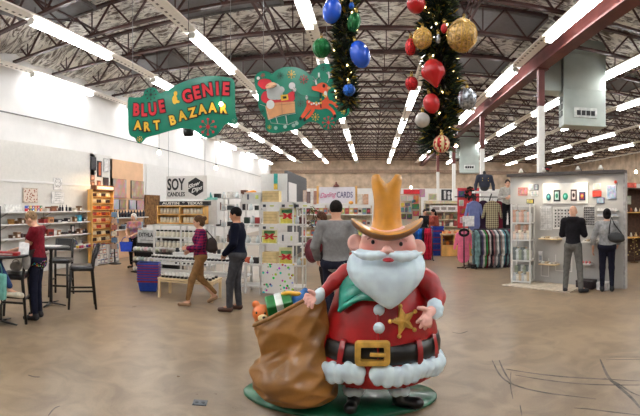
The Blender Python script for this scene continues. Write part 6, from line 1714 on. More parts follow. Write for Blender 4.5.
# peg grids
def grid_panel(px0,py0,px1,py1,nx,ny,base,pc,label,r=.016,frame=None,gname='button_badge'):
    t,w,h = wbox(px0,py0,px1,py1,None,base,label,'peg_grid','panel',.02)
    if frame:
        b = MB()
        b.box(-w/2,-.03,0,-w/2+.02,-.02,h).box(w/2-.02,-.03,0,w/2,-.02,h).box(-w/2,-.03,0,w/2,-.02,.02).box(-w/2,-.03,h-.02,w/2,-.02,h); b.build('border',frame,t)
    b = MB()
    for i in range(nx+1): x=-w*.44+w*.88*i/nx; b.box(x-.002,-.024,h*.06,x+.002,-.02,h*.94)
    for j in range(ny+1): z=h*.06+h*.88*j/ny; b.box(-w*.44,-.024,z-.002,w*.44,-.02,z+.002)
    b.build('wire_grid',cm((150,150,150)),t)
    if pc:
        cl = MB(); cl.ell((0,-.032,0),(r,.008,r),8,5); me0=None
        for i in range(nx):
            for j in range(ny):
                o = cl.build('badge',cm(pc[(i*3+j*2) % len(pc)],.4),t) if (i==0 and j==0) else None
                if o is None:
                    o = me0.copy(); COL.objects.link(o)
                else: me0=o
                o.location=(-w*.44+w*.88*(i+.5)/nx,0,h*.06+h*.88*(j+.5)/ny)
    return t
grid_panel(540.5,206.5,552,230,6,12,cm((222,222,220)),None,'white pegboard grid near the white shelf unit')
grid_panel(553.5,207.5,572,229,5,6,cm((226,224,220)),[(46,40,40)],'white framed grid of dark earrings beside the black hoodie',r=.020,frame=M_shw)
grid_panel(583.5,205.5,596,226.5,6,8,cm((206,204,200)),[(60,58,62),(110,104,104)],'grid of grey button badges between the two standing visitors',r=.017)
for j in range(6):
    s0,_=wp(597.5,207); s1,_=wp(619,207); z=wp(608,209+j*6.0)[1]
    t = thing('card_ledge','slim white card ledge, %s down, at the end of the grey wall' % ['topmost','second','third','fourth','fifth','lowest'][j],'ledge',wloc((s0+s1)/2,z-.04,.003),WA,'white card ledges'); w=s1-s0
    MB().box(-w/2,-.05,0,w/2,0,.012).box(-w/2,-.05,0,w/2,-.045,.03).build('ledge',M_shw,t)
    b = MB()
    for i in range(7): b.box(-w*.46+w*.92*i/7,-.035,.012,-w*.46+w*.92*(i+.8)/7,-.028,.055)
    b.build('cards',cm([(226,224,220),(190,196,206),(220,206,200)][j % 3]),t)
# wooden ledges
for i,(a,b_,py,lb) in enumerate(((543.5,562,238,'pale wooden ledge above the other, behind the black hoodie'),(543.5,560,263,'pale wooden ledge near the floor, behind the black hoodie'),(585,600,241,'white narrow ledge between the two standing visitors'))):
    s0,_=wp(a,207); s1,_=wp(b_,207); _,z=wp((a+b_)/2,py); w=s1-s0
    t = thing('display_ledge',lb,'shelf',wloc((s0+s1)/2,z-.025,.002),WA); MB().box(-w/2,-.24,0,w/2,0,.025).build('board',M_pale if i < 2 else M_shw,t,bevel=.003)
    for k in range(4):
        c=[(226,222,214),(200,180,150),(236,234,230),(210,200,190)][k]
        carton(wloc((s0+s1)/2-w*.36+w*.24*k,z+.001,.12),(w*.16,.12,.03+.015*(k % 2)),c,'%s jewellery tray on the %s' % (['white','tan','bright white','sand'][k],lb.split(',')[0]+(' near the hoodie' if i==0 else (' by the floor' if i==1 else ' between visitors'))),'tray','jewellery_tray',WA)
# metal hook frames (thin white outlines on the wall)
for i,(a,b_,c,d) in enumerate(((541.5,258,549,276),(556,255,572,271))):
    s0,_=wp(a,207); s1,_=wp(c,207); _,z1=wp((a+c)/2,b_); _,z0=wp((a+c)/2,d)
    t = thing('hook_outline','thin white wire frame, %s, low on the grey wall' % ['narrow','wide'][i],'hook frame',wloc((s0+s1)/2,z0,.012),WA); w=s1-s0; h=z1-z0
    MB().bar((-w/2,0,0),(w/2,0,0),.012).bar((w/2,0,0),(w/2,0,h),.012).bar((-w/2,0,0),(-w/2,0,h),.012).build('wire',M_shw,t)
s,z=wp(541,258); carton(wloc(s,wp(541,262)[1],.01),(.10,.03,.24),(232,230,228),'white hanging card pack beside the low wooden ledge','card pack','card_pack',WA,None,(170,176,186))
s,z=wp(541.5,240)
# boxes at the foot of the wall
s0,_=wp(581,207); s1,_=wp(600,207); carton(wloc((s0+s1)/2-.02,.001,.17),((s1-s0)*.85,.28,.17),(38,24,30),'dark plum storage box at the foot of the wall between visitors','box','storage_box',WA)
s0,_=wp(601,207); carton(wloc(s0+.13,.001,.17),(.24,.26,.15),(222,220,218),'white storage box at the foot of the wall by the black boots','box','storage_box',WA)
t = thing('stepping_mat','pale flat platform on the floor before the grey wall','platform',wloc(WL*.42,0,.42),WA); MB().box(-.85,-.38,0,.75,.38,.026).build('platform_top',mat('platform',(196,184,166),.6),t,bevel=.006)
# small shelf with pink trinkets
s,z=wp(588,265); t = thing('display_ledge','small acrylic ledge of pink trinkets near the plum box','shelf',wloc(s,wp(588,264)[1],.002),WA); MB().box(-.13,-.2,0,.13,0,.02).build('board',M_shw,t)
for k in range(3): tag(MB().ell((0,0,.03),(.03,.03,.03),8,6).build('trinket',cm((222,130,130)),None,wloc(s-.08+.08*k,wp(588,264)[1]+.021,.10)),'pink round trinket on the small acrylic ledge','trinket','pink trinkets')
# spotlights along the top rail
for i,px in enumerate((527,549.5,583,605)):
    s,_=wp(px,207); t = thing('clip_spotlight','small clip spotlight on the grey wall top, %s' % ['above the pink print','above the teal brooch','above the last board print','above the floral print'][i],'spotlight',wloc(s,HW+.07,.05),WA)
    MB().cyl((0,0,0),(0,-.22,.10),.008,n=6).build('arm',M_blk,t); MB().lathe([(.015,.09),(.05,.02),(.055,.0),(.045,.0),(.0,.05)],c=(0,-.22,0),n=12).build('shade',cm((214,208,196),.4),t)
    l=bpy.data.lights.new('spot_bulb','SPOT'); l.energy=12; l.spot_size=1.9; l.spot_blend=.9; l.color=(1,.86,.66); l.shadow_soft_size=.04; lo=bpy.data.objects.new('spot_bulb',l); COL.objects.link(lo)
    p=V(wloc(s,HW+.04,.30)); lo.location=p; lo.rotation_euler=(V(wloc(s,1.5,0))-p).to_track_quat('-Z','Y').to_euler()
# little red, green and black wreath on top
s,_=wp(546,207); t = thing('poinsettia','small red and green poinsettia bundle on top of the grey wall','poinsettia',wloc(s,HW+.071,-.03),WA)
b=MB(); 
for k in range(14): a=k*2.4; b.ell((.09*math.cos(a)*(k % 3)/2,.04*math.sin(a),.05+.03*(k % 3)),(.05,.02,.03),7,5,mi=k % 3)
b.build('leaves',[cm((30,60,34)),cm((170,30,30)),cm((24,24,24))],t)
# white open shelf unit beside the wall
A_=fl(511,284); B_=fl(530.5,285); a0=pt(512.5,283,A_.length); c_=(A_+B_)/2; uw=(B_-A_).length
UA=math.atan2(B_.y-A_.y,B_.x-A_.x); UC=c_+V((-math.sin(UA),math.cos(UA),0))*.20
t = thing('shelf_unit','white open shelf unit of packaged goods beside the grey wall','shelf unit',(UC.x,UC.y,0),UA)
for x in (-uw/2,uw/2-.03):
    for y in (-.2,.17): MB().box(x,y,0,x+.03,y+.03,1.76).build('post',M_shw,t)
uz=[.07,.53,.98,1.36,1.735]
for z in uz: MB().box(-uw/2,-.2,z-.025,uw/2,.2,z).build('shelf_board',M_shw,t)
un=['bottom','second','third','fourth']
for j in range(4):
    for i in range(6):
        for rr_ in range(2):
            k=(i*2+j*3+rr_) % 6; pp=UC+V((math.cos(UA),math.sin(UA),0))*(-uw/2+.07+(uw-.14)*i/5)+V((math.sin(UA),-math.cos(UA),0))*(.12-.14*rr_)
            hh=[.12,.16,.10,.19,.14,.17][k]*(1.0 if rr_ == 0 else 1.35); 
            carton((pp.x,pp.y,uz[j]+.001),(.085,.08,min(hh*1.45,.33)),[(236,216,200),(232,200,184),(226,224,220),(216,170,146),(242,230,210),(204,206,198)][k] if j >= 2 else [(190,196,200),(160,170,150),(220,216,206),(120,130,130),(200,180,150),(210,214,214)][k],  # upper shelves carry the warm peach light in the packet colours
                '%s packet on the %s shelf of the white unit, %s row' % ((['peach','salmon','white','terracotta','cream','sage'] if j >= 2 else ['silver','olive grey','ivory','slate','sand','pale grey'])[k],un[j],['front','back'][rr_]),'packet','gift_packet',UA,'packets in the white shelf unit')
# two visitors at the wall
P=fl(573,292)
person('bald man in a black hoodie and grey jeans, back turned, at the grey wall',(P.x,P.y,0),-az(573)-.12,1.73,hair='bald',top=(28,26,30),hood=True,pants=(104,102,98),shoem=cm((30,30,34)),hem=.90,fat=.98,
   pose=dict(elR=(.225,.02,1.13),wrR=(.11,.22,1.18),elL=(-.22,.02,1.13),wrL=(-.08,.24,1.12),anL=(-.15,-.02,.085),toeL=(-.18,.13,.03),knL=(-.13,.03,.49),anR=(.16,-.06,.085),toeR=(.28,.0,.03),knR=(.13,.02,.49),look=V((0,1,-.3))))
P=fl(607,291.5); Pw=P
person('woman in a grey top with a black bag, back turned, at the grey wall',(P.x,P.y,0),-az(607)+.05,1.66,hair='bun',hairc=(24,20,22),top=(152,152,152),pants=(26,26,40),shoe=(20,20,24),girl=True,hem=.95,fat=1.2,
   pose=dict(elR=(.27,-.02,1.12),wrR=(.24,.15,.96),elL=(-.28,-.02,1.10),wrL=(-.29,.10,.86),look=V((0,1,-.25))))
q=pt(616,235,P.length-.22); t=thing('shoulder_bag','black leather shoulder bag on the woman in the grey top','handbag',(q.x,q.y,q.z-.15),-az(607)-.2)
skin('bag_body',[el((0,0,.11),(.17,.06,.10),.04),el((.02,0,.06),(.16,.065,.06),.03)],.012,cm((24,24,26),.4),t)
MB().tube([(-.14,0,.15),(-.13,.0,.32),(-.10,.04,.50),(-.04,.04,.36),(.12,0,.17)],.014,6).build('strap',cm((24,24,26),.4),t)

# dark peg cabinet and far wall items on the right edge
Yz=10.8; x0,x1=xa(623.5,Yz),xa(652,Yz); ztop=za(632,188,Yz); W=x1-x0
t=thing('peg_cabinet','dark brown open cabinet of ornaments at the picture edge','cabinet',((x0+x1)/2,Yz,0))
M_dkb=mat('cabinet_brown',(84,58,44),.6,var=.15)
b=MB(); b.box(-W/2,.30,0,W/2,.33,ztop)
for x in (-W/2,W/2-.03): b.box(x,-.1,0,x+.03,.3,ztop)
b.box(-W/2,-.1,ztop-.03,W/2,.3,ztop); b.build('cabinet_body',M_dkb,t)
for z in (za(632,212,Yz),za(632,237,Yz)): MB().box(-W/2,-.12,z-.03,W/2,.3,z).build('shelf_board',M_wood,t)
zq_=[za(632,212,Yz),za(632,237,Yz)]
for j in range(2):
    for i in range(6): tag(MB().lathe([(.03,0),(.045,.05),(.02,.10),(.025,.13)],n=10).build('figurine',cm([(214,190,150),(150,80,50),(226,220,210)][(i+j) % 3]),None,(x0+.1+(W-.2)*i/5,Yz,zq_[j]+.001)),'%s figurine on the %s board of the dark brown cabinet' % (['tan','russet','white'][(i+j) % 3],['upper','lower'][j]),'figurine','figurines in the brown cabinet')
tag(MB().box(-.10,-.01,-.13,.10,.01,.13).box(-.07,-.013,-.09,.07,-.01,.09,1).build('framed_note',[cm((200,214,196)),cm((226,232,222))],None,(xa(633.5,Yz),Yz+.285,za(633.5,200,Yz))),'small pale green framed note inside the dark brown cabinet','frame')
t=thing('wire_tree','little bare wire tree with beads beneath the brown cabinet boards','wire tree',(xa(634,Yz),Yz-.02,.0))
b=MB(); b.cyl((0,0,.02),(0,0,.72),.012).lathe([(.12,0),(.12,.02)],n=14)
for k in range(16): a=k*2.4; z=.15+.036*k; l=.24*(1-k/18); b.cyl((0,0,z),(l*math.cos(a),l*math.sin(a)*.6,z+.05),.006,n=5)
b.build('branches',cm((120,90,60),.5),t)
b=MB()
for k in range(16): a=k*2.4; z=.15+.036*k; l=.24*(1-k/18); b.ell((l*math.cos(a),l*math.sin(a)*.6,z+.05),.02,7,5)
b.build('beads',cm((226,200,120),.3),t)
# red banner and white booth wall beyond
tag(MB().box(0,0,0,xa(660,16)-xa(621,16),.06,2.75).build('booth_wall',mat('booth_white',(232,228,222),.6,var=.02),None,(xa(621,16),16,0)),'plain white booth wall beyond the dark brown cabinet','booth wall')
tag(MB().box(0,0,0,xa(636.5,15.9)-xa(622.5,15.9),.03,.22).build('banner',cm((214,96,80)),None,(xa(622.5,15.9),15.9,za(629,187.5,15.9))),'faded red banner on the white booth wall','banner')
t=thing('colour_strip','narrow strip of coloured tags hanging at the end of the grey wall','tag strip',(xa(622.6,9.6),9.6,za(622,228,9.6)))
for k,c in enumerate(((60,60,90),(200,60,50),(226,190,60),(60,140,80),(90,90,120))): MB().box(-.03,-.01,k*.13,.03,.01,k*.13+.12).build('tag_card',cm(c),t)
MB().box(-.01,0.011,-1.2,.01,.03,.65).build('strip_post',M_blk,t)
# ================================================================ hanging signs
M_sgn = mat('sign_green', (14,128,102), .22, var=.04, scale=3, coat=.12)
M_edge = mat('sign_edge', (14,84,68), .5)
M_rd = mat('sign_red', (206,36,52), .4, var=.03); M_yl = mat('sign_yellow', (238,196,60), .4, var=.03); M_kk = mat('sign_black', (20,24,24), .45, var=0)
M_wt = mat('sign_white', (226,230,226), .4, var=.03); M_tn = mat('sign_tan', (214,156,106), .45, var=.04); M_og = mat('sign_orange', (222,84,44), .4, var=.05); M_fl = mat('sign_flesh', (230,180,140), .4, var=.03)
def smooth_poly(p, n=2):
    for _ in range(n):
        q = []
        for i in range(len(p)):
            a, b = p[i], p[(i+1) % len(p)]; q += [(a[0]*.75+b[0]*.25, a[1]*.75+b[1]*.25), (a[0]*.25+b[0]*.75, a[1]*.25+b[1]*.75)]
        p = q
    return p
class Sign:
    def __init__(s, name, label, cpx, cpy, D, zx, zy, k):
        s.D, s.k, s.c, s.o = D, k, (cpx, cpy), (zx, zy); P = pt(cpx, cpy, D)
        s.t = thing(name, label, 'sign', P, -az(cpx)); s.P = P; s.t.rotation_euler = (.035, 0, -az(cpx)-.09)
    def q(s, x, y):                              # artwork units to sign metres
        return ((s.o[0]+x/s.k-s.c[0])*s.D/F, (s.c[1]-s.o[1]-y/s.k)*s.D/F)
    def poly(s, name, pts, m, lv=1, sm=1, parent=None, th=.003):
        p = [s.q(*a) for a in pts]
        if sm: p = smooth_poly(p, sm)
        return MB().prism(p, -.012-lv*.004-th, -.012-lv*.004+.001).build(name, m, parent or s.t)
    def disc(s, b, x, y, rx, ry, lv, n=20, mi=0):
        c = s.q(x, y); kx = rx/s.k*s.D/F; ky = ry/s.k*s.D/F
        b.prism([(c[0]+kx*math.cos(2*PI*i/n), c[1]+ky*math.sin(2*PI*i/n)) for i in range(n)], -.015-lv*.004, -.012-lv*.004+.001, mi=mi)
    def line(s, b, pts, w, lv=2):
        P_ = [s.q(*a) for a in pts]; w = w/s.k*s.D/F
        for i in range(len(P_)-1): b.bar((P_[i][0],-.013-lv*.004,P_[i][1]), (P_[i+1][0],-.013-lv*.004,P_[i+1][1]), w, .003)
    def flake(s, x, y, r, m):
        b = MB(); n = 8
        for i in range(n):
            a = 2*PI*i/n; s.line(b, [(x,y),(x+r*math.cos(a),y+r*math.sin(a))], r*.10, 1); s.disc(b, x+r*.95*math.cos(a), y+r*.95*math.sin(a), r*.17, r*.17, 1, 8)
        s.disc(b, x, y, r*.24, r*.24, 1, 10)
        b.build('snowflake', m, s.t)
    def wires(s, xs):
        for x, y in xs:
            u, v = s.q(x, y); MB().cyl((u,0,v-.03),(u,0,ZJ-s.P.z),.004,n=5).build('wire', cm((150,150,150)), s.t)
S1 = Sign('shop_sign', 'curved green hanging sign reading BLUE GENIE ART BAZAAR', 181, 105, 7.0, 120, 60, 4.89)
out = [(32,168),(60,176),(112,176),(114,150),(130,134),(150,130),(172,134),(186,150),(190,162),(230,150),(270,125),(320,105),(370,90),(420,82),(470,82),(520,88),(562,97),(562,180),(564,270),(575,290),(572,310),(555,318),(535,308),(510,318),(495,345),(470,372),(435,384),(400,376),(375,350),(352,338),(300,332),(240,345),(180,362),(125,374),(112,390),(100,402),(85,402),(74,390),(70,374),(36,362),(34,280)]
p = smooth_poly([S1.q(*a) for a in out], 2); MB().prism(p, -.012, .012, side=1).build('sign_board', [M_sgn, M_edge], S1.t)
def letters(S, items, size, m, dep=1, bold=.012, wx=1.0):
    for ch, x, y, rot in items:
        u, v = S.q(x, y)
        for mm, bo, yy in ((M_kk, bold+.018, -.018), (m, bold, -.022)):
            b = text_mb(ch, size, .002, bo); ca, sa = math.cos(rot), math.sin(rot)
            b.v = [(u+wx*vx*ca-vz*sa, yy+vy, v+wx*vx*sa+vz*ca) for vx, vy, vz in b.v]
            b.build('letter' if mm is m else 'letter_outline', mm, S.t)
letters(S1, [('B',78,240,-.03),('L',117,243,.0),('U',158,240,.08),('E',205,228,.16)], .27, M_rd, bold=.012, wx=.70)
letters(S1, [('G',330,182,.26),('E',377,165,.2),('N',428,153,.14),('I',476,147,.05),('E',518,148,-.04)], .28, M_rd, bold=.012, wx=.80)
letters(S1, [('A',84,316,-.04),('R',131,324,.02),('T',179,318,.08)], .20, M_yl, bold=.009, wx=.82)
letters(S1, [('B',258,296,.22),('A',305,275,.22),('Z',355,261,.2),('A',402,246,.16),('A',452,238,.05),('R',508,242,-.05)], .21, M_yl, bold=.009, wx=.85)
b = MB(); S1.disc(b,268,195,13,22,1); S1.disc(b,272,165,9,12,1); S1.disc(b,284,205,9,7,1); b.build('lamp_motif', M_yl, S1.t)
S1.flake(150,166,26,M_kk); S1.flake(430,328,38,M_rd); S1.flake(93,382,13,M_yl); S1.flake(558,300,11,mat('sign_pale_green',(120,190,160),.4))
S1.wires([(60,176),(540,98)])
t = thing('hanging_speaker','small round black speaker hanging beneath the green lettered sign','speaker',pt(188.5,132,7.25),-az(188))
MB().lathe([(.0,-.07),(.07,-.07),(.095,-.03),(.095,.05),(.05,.09),(0,.09)],n=18).build('case',M_blk,t); MB().ell((0,-.085,.0),(.05,.02,.05),12,7).build('cone',cm((60,60,62)),t)
MB().cyl((0,0,.09),(0,0,ZJ-t.location.z),.006,n=6).build('cord',M_blk,t)
S2 = Sign('picture_sign', 'cloud-shaped green hanging sign painted with a cart rider and a leaping reindeer', 298, 97, 6.5, 245, 55, 4.895)
out = [(42,118),(48,92),(68,76),(95,72),(122,82),(132,92),(155,70),(205,56),(262,64),(300,84),(320,104),(335,72),(370,46),(412,44),(446,68),(456,110),(454,150),(474,190),(500,232),(514,262),(508,295),(480,310),(448,318),(440,348),(410,370),(380,362),(366,336),(330,326),(298,332),(262,364),(200,372),(142,382),(106,372),(94,346),(100,310),(76,282),(60,240),(64,200),(50,160)]
p = smooth_poly([S2.q(*a) for a in out], 2); MB().prism(p, -.012, .012, side=1).build('sign_board', [M_sgn, M_edge], S2.t)
for x, y, r, m in ((86,96,10,M_rd),(174,102,15,M_kk),(228,97,19,M_yl),(288,122,20,M_rd),(384,68,14,M_kk),(272,240,14,M_kk),(345,305,17,M_yl),(408,332,28,M_rd),(484,278,14,M_yl),(84,272,9,M_kk),(118,350,10,M_yl)): S2.flake(x,y,r,m)
S2.poly('hat', [(60,140),(64,122),(80,112),(100,112),(128,120),(132,140),(112,160),(88,165),(66,146)], M_rd, 2)
S2.poly('coat', [(78,192),(92,172),(120,176),(170,208),(200,196),(232,176),(246,186),(244,225),(215,232),(130,236),(94,232),(76,214)], M_rd, 1)
b = MB(); S2.disc(b,64,108,8,8,2); S2.disc(b,124,240,20,22,4); S2.disc(b,231,152,16,17,3); S2.disc(b,243,172,9,10,3); b.build('glove', M_wt, S2.t)
b = MB()
for x,y,r in ((146,182,40),(120,168,16),(176,170,18),(130,196,22),(165,198,22),(150,158,22)): S2.disc(b,x,y,r,r*.9,3)
b.build('beard', M_wt, S2.t)
S2.poly('face', [(98,152),(112,136),(136,130),(158,140),(150,156),(126,162),(104,162)], M_fl, 4)
b = MB(); S2.line(b,[(104,150),(116,146)],3,5); S2.line(b,[(130,152),(150,148)],3,5); S2.line(b,[(124,160),(140,160),(156,150)],4,5); b.build('moustache_line', M_kk, S2.t)
S2.poly('belt_buckle', [(174,196),(210,194),(214,220),(178,224)], M_yl, 4, 0); S2.poly('buckle_hole', [(184,203),(203,202),(205,213),(187,215)], M_kk, 5, 0)
S2.poly('cart_box', [(98,246),(130,232),(244,228),(246,282),(180,290),(112,314)], M_tn, 2, 0)
b = MB(); S2.line(b,[(180,232),(182,288)],2,3); S2.line(b,[(98,246),(150,244),(244,238)],2,3); b.build('box_seam', cm((150,100,64)), S2.t)
b = MB(); S2.line(b,[(72,236),(98,246),(126,330),(210,340),(256,322)],5,2); S2.line(b,[(112,314),(180,296),(250,286)],4,3); S2.line(b,[(150,300),(160,334)],3,3); S2.line(b,[(200,296),(206,336)],3,3); b.build('trolley_frame', M_wt, S2.t)
b = MB(); [S2.disc(b,x,y,9,9,3) for x,y in ((150,355),(196,350),(238,345),(254,335))]; b.build('wheel', cm((160,200,190)), S2.t)
S2.poly('reindeer_body', [(300,226),(312,222),(330,236),(368,234),(392,218),(388,194),(372,188),(352,180),(330,176),(326,160),(350,158),(356,146),(380,138),(404,148),(412,170),(402,186),(404,208),(416,232),(400,262),(370,270),(338,266),(316,262),(304,250)], M_og, 2)
S2.poly('ear', [(326,156),(350,156),(344,170),(328,166)], M_og, 3)
for pts in ([(306,240),(292,272),(276,296),(266,312),(280,314),(296,300),(312,278),(330,260)],[(330,258),(318,284),(296,306),(288,318),(302,318),(326,298),(346,264)],[(388,262),(410,268),(428,286),(434,304),(446,300),(440,278),(420,256),(400,244)],[(402,236),(430,244),(446,262),(458,270),(460,258),(444,240),(416,222)]): S2.poly('reindeer_leg', pts, M_og, 2)
b = MB(); [S2.disc(b,x,y,7,9,3) for x,y in ((272,312),(292,318),(440,302),(458,266))]; b.build('hoof', M_kk, S2.t)
for pts in ([(350,150),(346,128),(332,110)],[(346,128),(362,112),(362,92)],[(347,134),(332,130)],[(362,106),(370,122)],[(402,140),(414,118),(408,88)],[(414,118),(436,108),(440,92)],[(424,112),(424,84)],[(411,104),(398,92)]):
    b = MB(); S2.line(b,pts,8,3); b.build('antler', M_wt, S2.t)
b = MB(); S2.disc(b,386,156,7,9,4); b.build('eye', M_kk, S2.t)
b = MB(); [S2.disc(b,x,y,5,5,4) for x,y in ((314,232),(326,244),(338,240),(350,246),(362,240))]; S2.disc(b,302,210,6,11,3); S2.disc(b,394,196,8,16,3); b.build('spots', M_wt, S2.t)
b = MB(); S2.disc(b,456,204,17,20,2); S2.disc(b,410,166,9,7,4); b.build('tan_patch', M_tn, S2.t)
b = MB(); S2.line(b,[(238,160),(262,190),(300,206),(360,212),(396,214)],3,4); S2.line(b,[(236,170),(256,206),(292,236),(330,250),(366,232)],3,4); S2.line(b,[(250,186),(256,200),(244,204),(244,194)],3,4); S2.line(b,[(366,190),(396,206)],6,4); S2.line(b,[(368,188),(372,262)],6,4); b.build('reins', M_kk, S2.t)
b = MB(); [S2.disc(b,x,y,5,5,5) for x,y in ((372,222),(372,238),(384,200),(394,206),(350,236))]; b.build('harness_bell', M_yl, S2.t)
S2.wires([(90,78),(400,50)])

# ================================================================ garlands with hanging ornaments
M_fir = mat('fir_green', (24,44,28), .7, var=.35, scale=30); M_fir2 = mat('fir_olive', (84,96,38), .6, var=.3, scale=30); M_tin = mat('gold_tinsel', (206,172,60), .3, metal=.6, var=.2)
M_bulb = mat('fairy_bulb', (255,224,150), .4, emit=6.0, var=0)
def garland(label, path, D, rad, seed, n=2600):
    P_ = [pt(x, y, D) for x, y in path]; P_.insert(0, V((P_[0].x, P_[0].y, ZJ)))
    cum = [0]
    for i in range(len(P_)-1): cum.append(cum[-1]+(P_[i+1]-P_[i]).length)
    def along(t):
        s = t*cum[-1]
        for i in range(len(P_)-1):
            if s <= cum[i+1]+1e-9: return P_[i].lerp(P_[i+1], (s-cum[i])/(cum[i+1]-cum[i]))
        return P_[-1]
    root = P_[-1].copy(); t = thing('garland', label, 'garland', root)
    MB().tube([along(i/30)-root for i in range(31)], .02, 6).build('stem', cm((40,34,24)), t)
    rg = random.Random(seed); b = MB(); g = MB()
    for i in range(n):
        u = rg.random(); c = along(u)-root; a = rg.random()*2*PI; up = rg.uniform(-.7,.5); L_ = rad*rg.uniform(.6,1.35)
        d = V((math.cos(a),math.sin(a),up)).normalized(); s = d.cross(V((0,0,1))).normalized(); tip = c+d*L_; w = rg.uniform(.009,.018)
        m0 = c+d*L_*.35; m1 = c+d*L_*.75+V((0,0,-.01))
        tgt = g if rg.random() < .09 else b; mi = 0 if tgt is g else (1 if rg.random() < .25 else 0)
        tgt.add([m0, m1-s*w, tip, m1+s*w, m1+V((0,0,w))], [(0,1,4),(1,2,4),(2,3,4),(3,0,4),(0,3,2,1)], False, mi)
    o = b.build('foliage', [M_fir, M_fir2], t); o['kind'] = 'stuff'
    o = g.build('tinsel', M_tin, t); o['kind'] = 'stuff'
    bl = MB().ell((0,0,0),(.008,.008,.011),7,5); src = None
    for i in range(20):
        u = .35+.65*rg.random(); c = along(u)-root; a = rg.uniform(-PI,0); q = c+V((math.cos(a),math.sin(a),0))*rad*rg.uniform(.5,.95)
        if src is None: src = bl.build('fairy_bulb', M_bulb, t); o = src
        else: o = src.copy(); COL.objects.link(o)
        o.location = q
    return t
D1 = 4.3
garland('fir garland hanging at the reindeer sign, with blue and green ornaments', [(350,-30),(346,0),(345,30),(343,60),(346,88),(348,104)], D1, .13, 4, 4200)
D2 = 4.0
garland('thick fir garland with red, gold and silver ornaments', [(440,-30),(439,0),(436,30),(440,60),(444,90),(440,118),(437,146)], D2, .18, 5, 6500)
def orn(px, py, rx, ry, D, m, label, tilt=0.0, kind='plain'):
    c = pt(px, py, D); kx = rx*D/F; ky = ry*D/F
    t = thing('ornament', label, 'ornament', c); t.rotation_euler = (0, tilt, 0)
    b = MB()
    if kind == 'ribbed': b.ell((0,0,0),(kx,kx,ky),48,18, mod=lambda p: (p[0]*(1+.06*math.cos(12*math.atan2(p[1],p[0]))), p[1]*(1+.06*math.cos(12*math.atan2(p[1],p[0]))), p[2]))
    elif kind == 'onion':
        b.lathe([(0,-ky*1.1),(kx*.12,-ky),(kx*.5,-ky*.6),(kx*.95,-ky*.15),(kx,ky*.15),(kx*.85,ky*.5),(kx*.45,ky*.85),(kx*.15,ky)], n=40)
        b.v = [((x*(1+.05*math.cos(10*math.atan2(y,x)))), y*(1+.05*math.cos(10*math.atan2(y,x))), z) for x, y, z in b.v]
    elif kind == 'facet':
        b.ell((0,0,0),(kx,kx,ky),22,15, mod=None); b.sm = [False]*len(b.sm)
        b.v = [V(v)*(1+.03*((i % 2)*2-1)) for i, v in enumerate(b.v)]; b.v = [tuple(v) for v in b.v]
    elif kind == 'stripe':
        b.ell((0,0,0),(kx,kx,ky),36,14); b.m = [(1 if (int((math.atan2(b.v[f[0]][1],b.v[f[0]][0])+PI)/(2*PI)*18+.5) % 2) else 0) for f in b.f]
    else: b.ell((0,0,0),(kx,kx,ky),26,15)
    b.build('bauble', m, t)
    if kind == 'wire':
        w = MB(); rg = random.Random(int(px))
        for k in range(12):
            ax = V((rg.gauss(0,1),rg.gauss(0,1),rg.gauss(0,1))).normalized(); s = ax.orthogonal().normalized(); q = ax.cross(s)
            w.tube([V(((s*math.cos(a)+q*math.sin(a)).x*kx*1.02,(s*math.cos(a)+q*math.sin(a)).y*kx*1.02,(s*math.cos(a)+q*math.sin(a)).z*ky*1.02)) for a in np.linspace(0,2*PI,25)], .004, 4)
        w.build('wire_wrap', mat('gold_wire',(214,176,90),.3,metal=.7), t)
    MB().cyl((0,0,ky*.97),(0,0,ky*1.10+.012),.016,.014,n=10).tube([(0,0,ky*1.1+.01),(.012,0,ky*1.1+.028),(0,0,ky*1.1+.04),(-.012,0,ky*1.1+.028),(0,0,ky*1.1+.01)],.003,5).build('cap', mat('cap_gold',(200,170,90),.3,metal=.8), t)
    return t
O_blue = mat('bauble_blue',(20,86,214),.22,coat=.5,var=.05); O_grn = mat('bauble_green',(10,110,52),.3,metal=.35,var=.3,scale=60); O_bglit = mat('bauble_glitter_blue',(30,100,200),.35,metal=.4,var=.4,scale=80)
O_red = mat('bauble_red',(190,16,24),.3,coat=.4,var=.08); O_rglit = mat('bauble_glitter_red',(190,24,30),.35,metal=.4,var=.4,scale=80); O_gold = mat('bauble_gold',(206,170,112),.35,metal=.4,var=.3,scale=40,bump=.4,bscale=60)
O_sil = mat('bauble_silver',(176,182,190),.25,metal=.7,var=.35,scale=40); O_wht = mat('bauble_pearl',(206,202,196),.35,metal=.2,var=.15,scale=10); O_cr = mat('bauble_cream',(226,206,160),.35,metal=.2,var=.08)
d = D1-.16
orn(332,11,9.5,12.5,d,O_blue,'large smooth blue egg ornament at the top of the slimmer garland',.25)
orn(354,22,6.5,9.5,d,O_grn,'green faceted ornament behind the upper blue egg ornament',.2,'facet')
orn(321.5,48,9,9.5,d,O_grn,'round green ornament with chopped mirror rows beside the slimmer garland',0,'facet')
orn(360,54.5,10,14,d,O_blue,'large smooth blue egg ornament, lower of the two on the slimmer garland',-.35)
orn(349,90,6.2,6,d,O_bglit,'small glittery blue ornament near the tip of the slimmer garland',0,'facet')
orn(351.5,5.5,2.8,3.5,d,O_bglit,'tiny blue ornament high on the slimmer garland')
d = D2-.20
orn(416,4,9.5,9,d,O_red,'smooth red ornament cut by the top of the picture',.1)
orn(422.5,38.5,9.5,10,d,O_gold,'cream and gold ribbed ornament on the thick garland',0,'wire')
orn(410.5,47,5.5,8.5,d+.05,O_rglit,'glittery red ornament behind the cream and gold one',0,'facet')
orn(462,35.5,15,16,d-.02,O_gold,'large gold wire-wrapped ornament on the thick garland',.1,'wire')
orn(433.5,73,12,14,d,O_red,'red pleated onion-shaped ornament mid-way on the thick garland',-.2,'onion')
orn(411.5,83.5,6.5,7,d,O_rglit,'small glittery red ornament beside the pleated onion one',0,'facet')
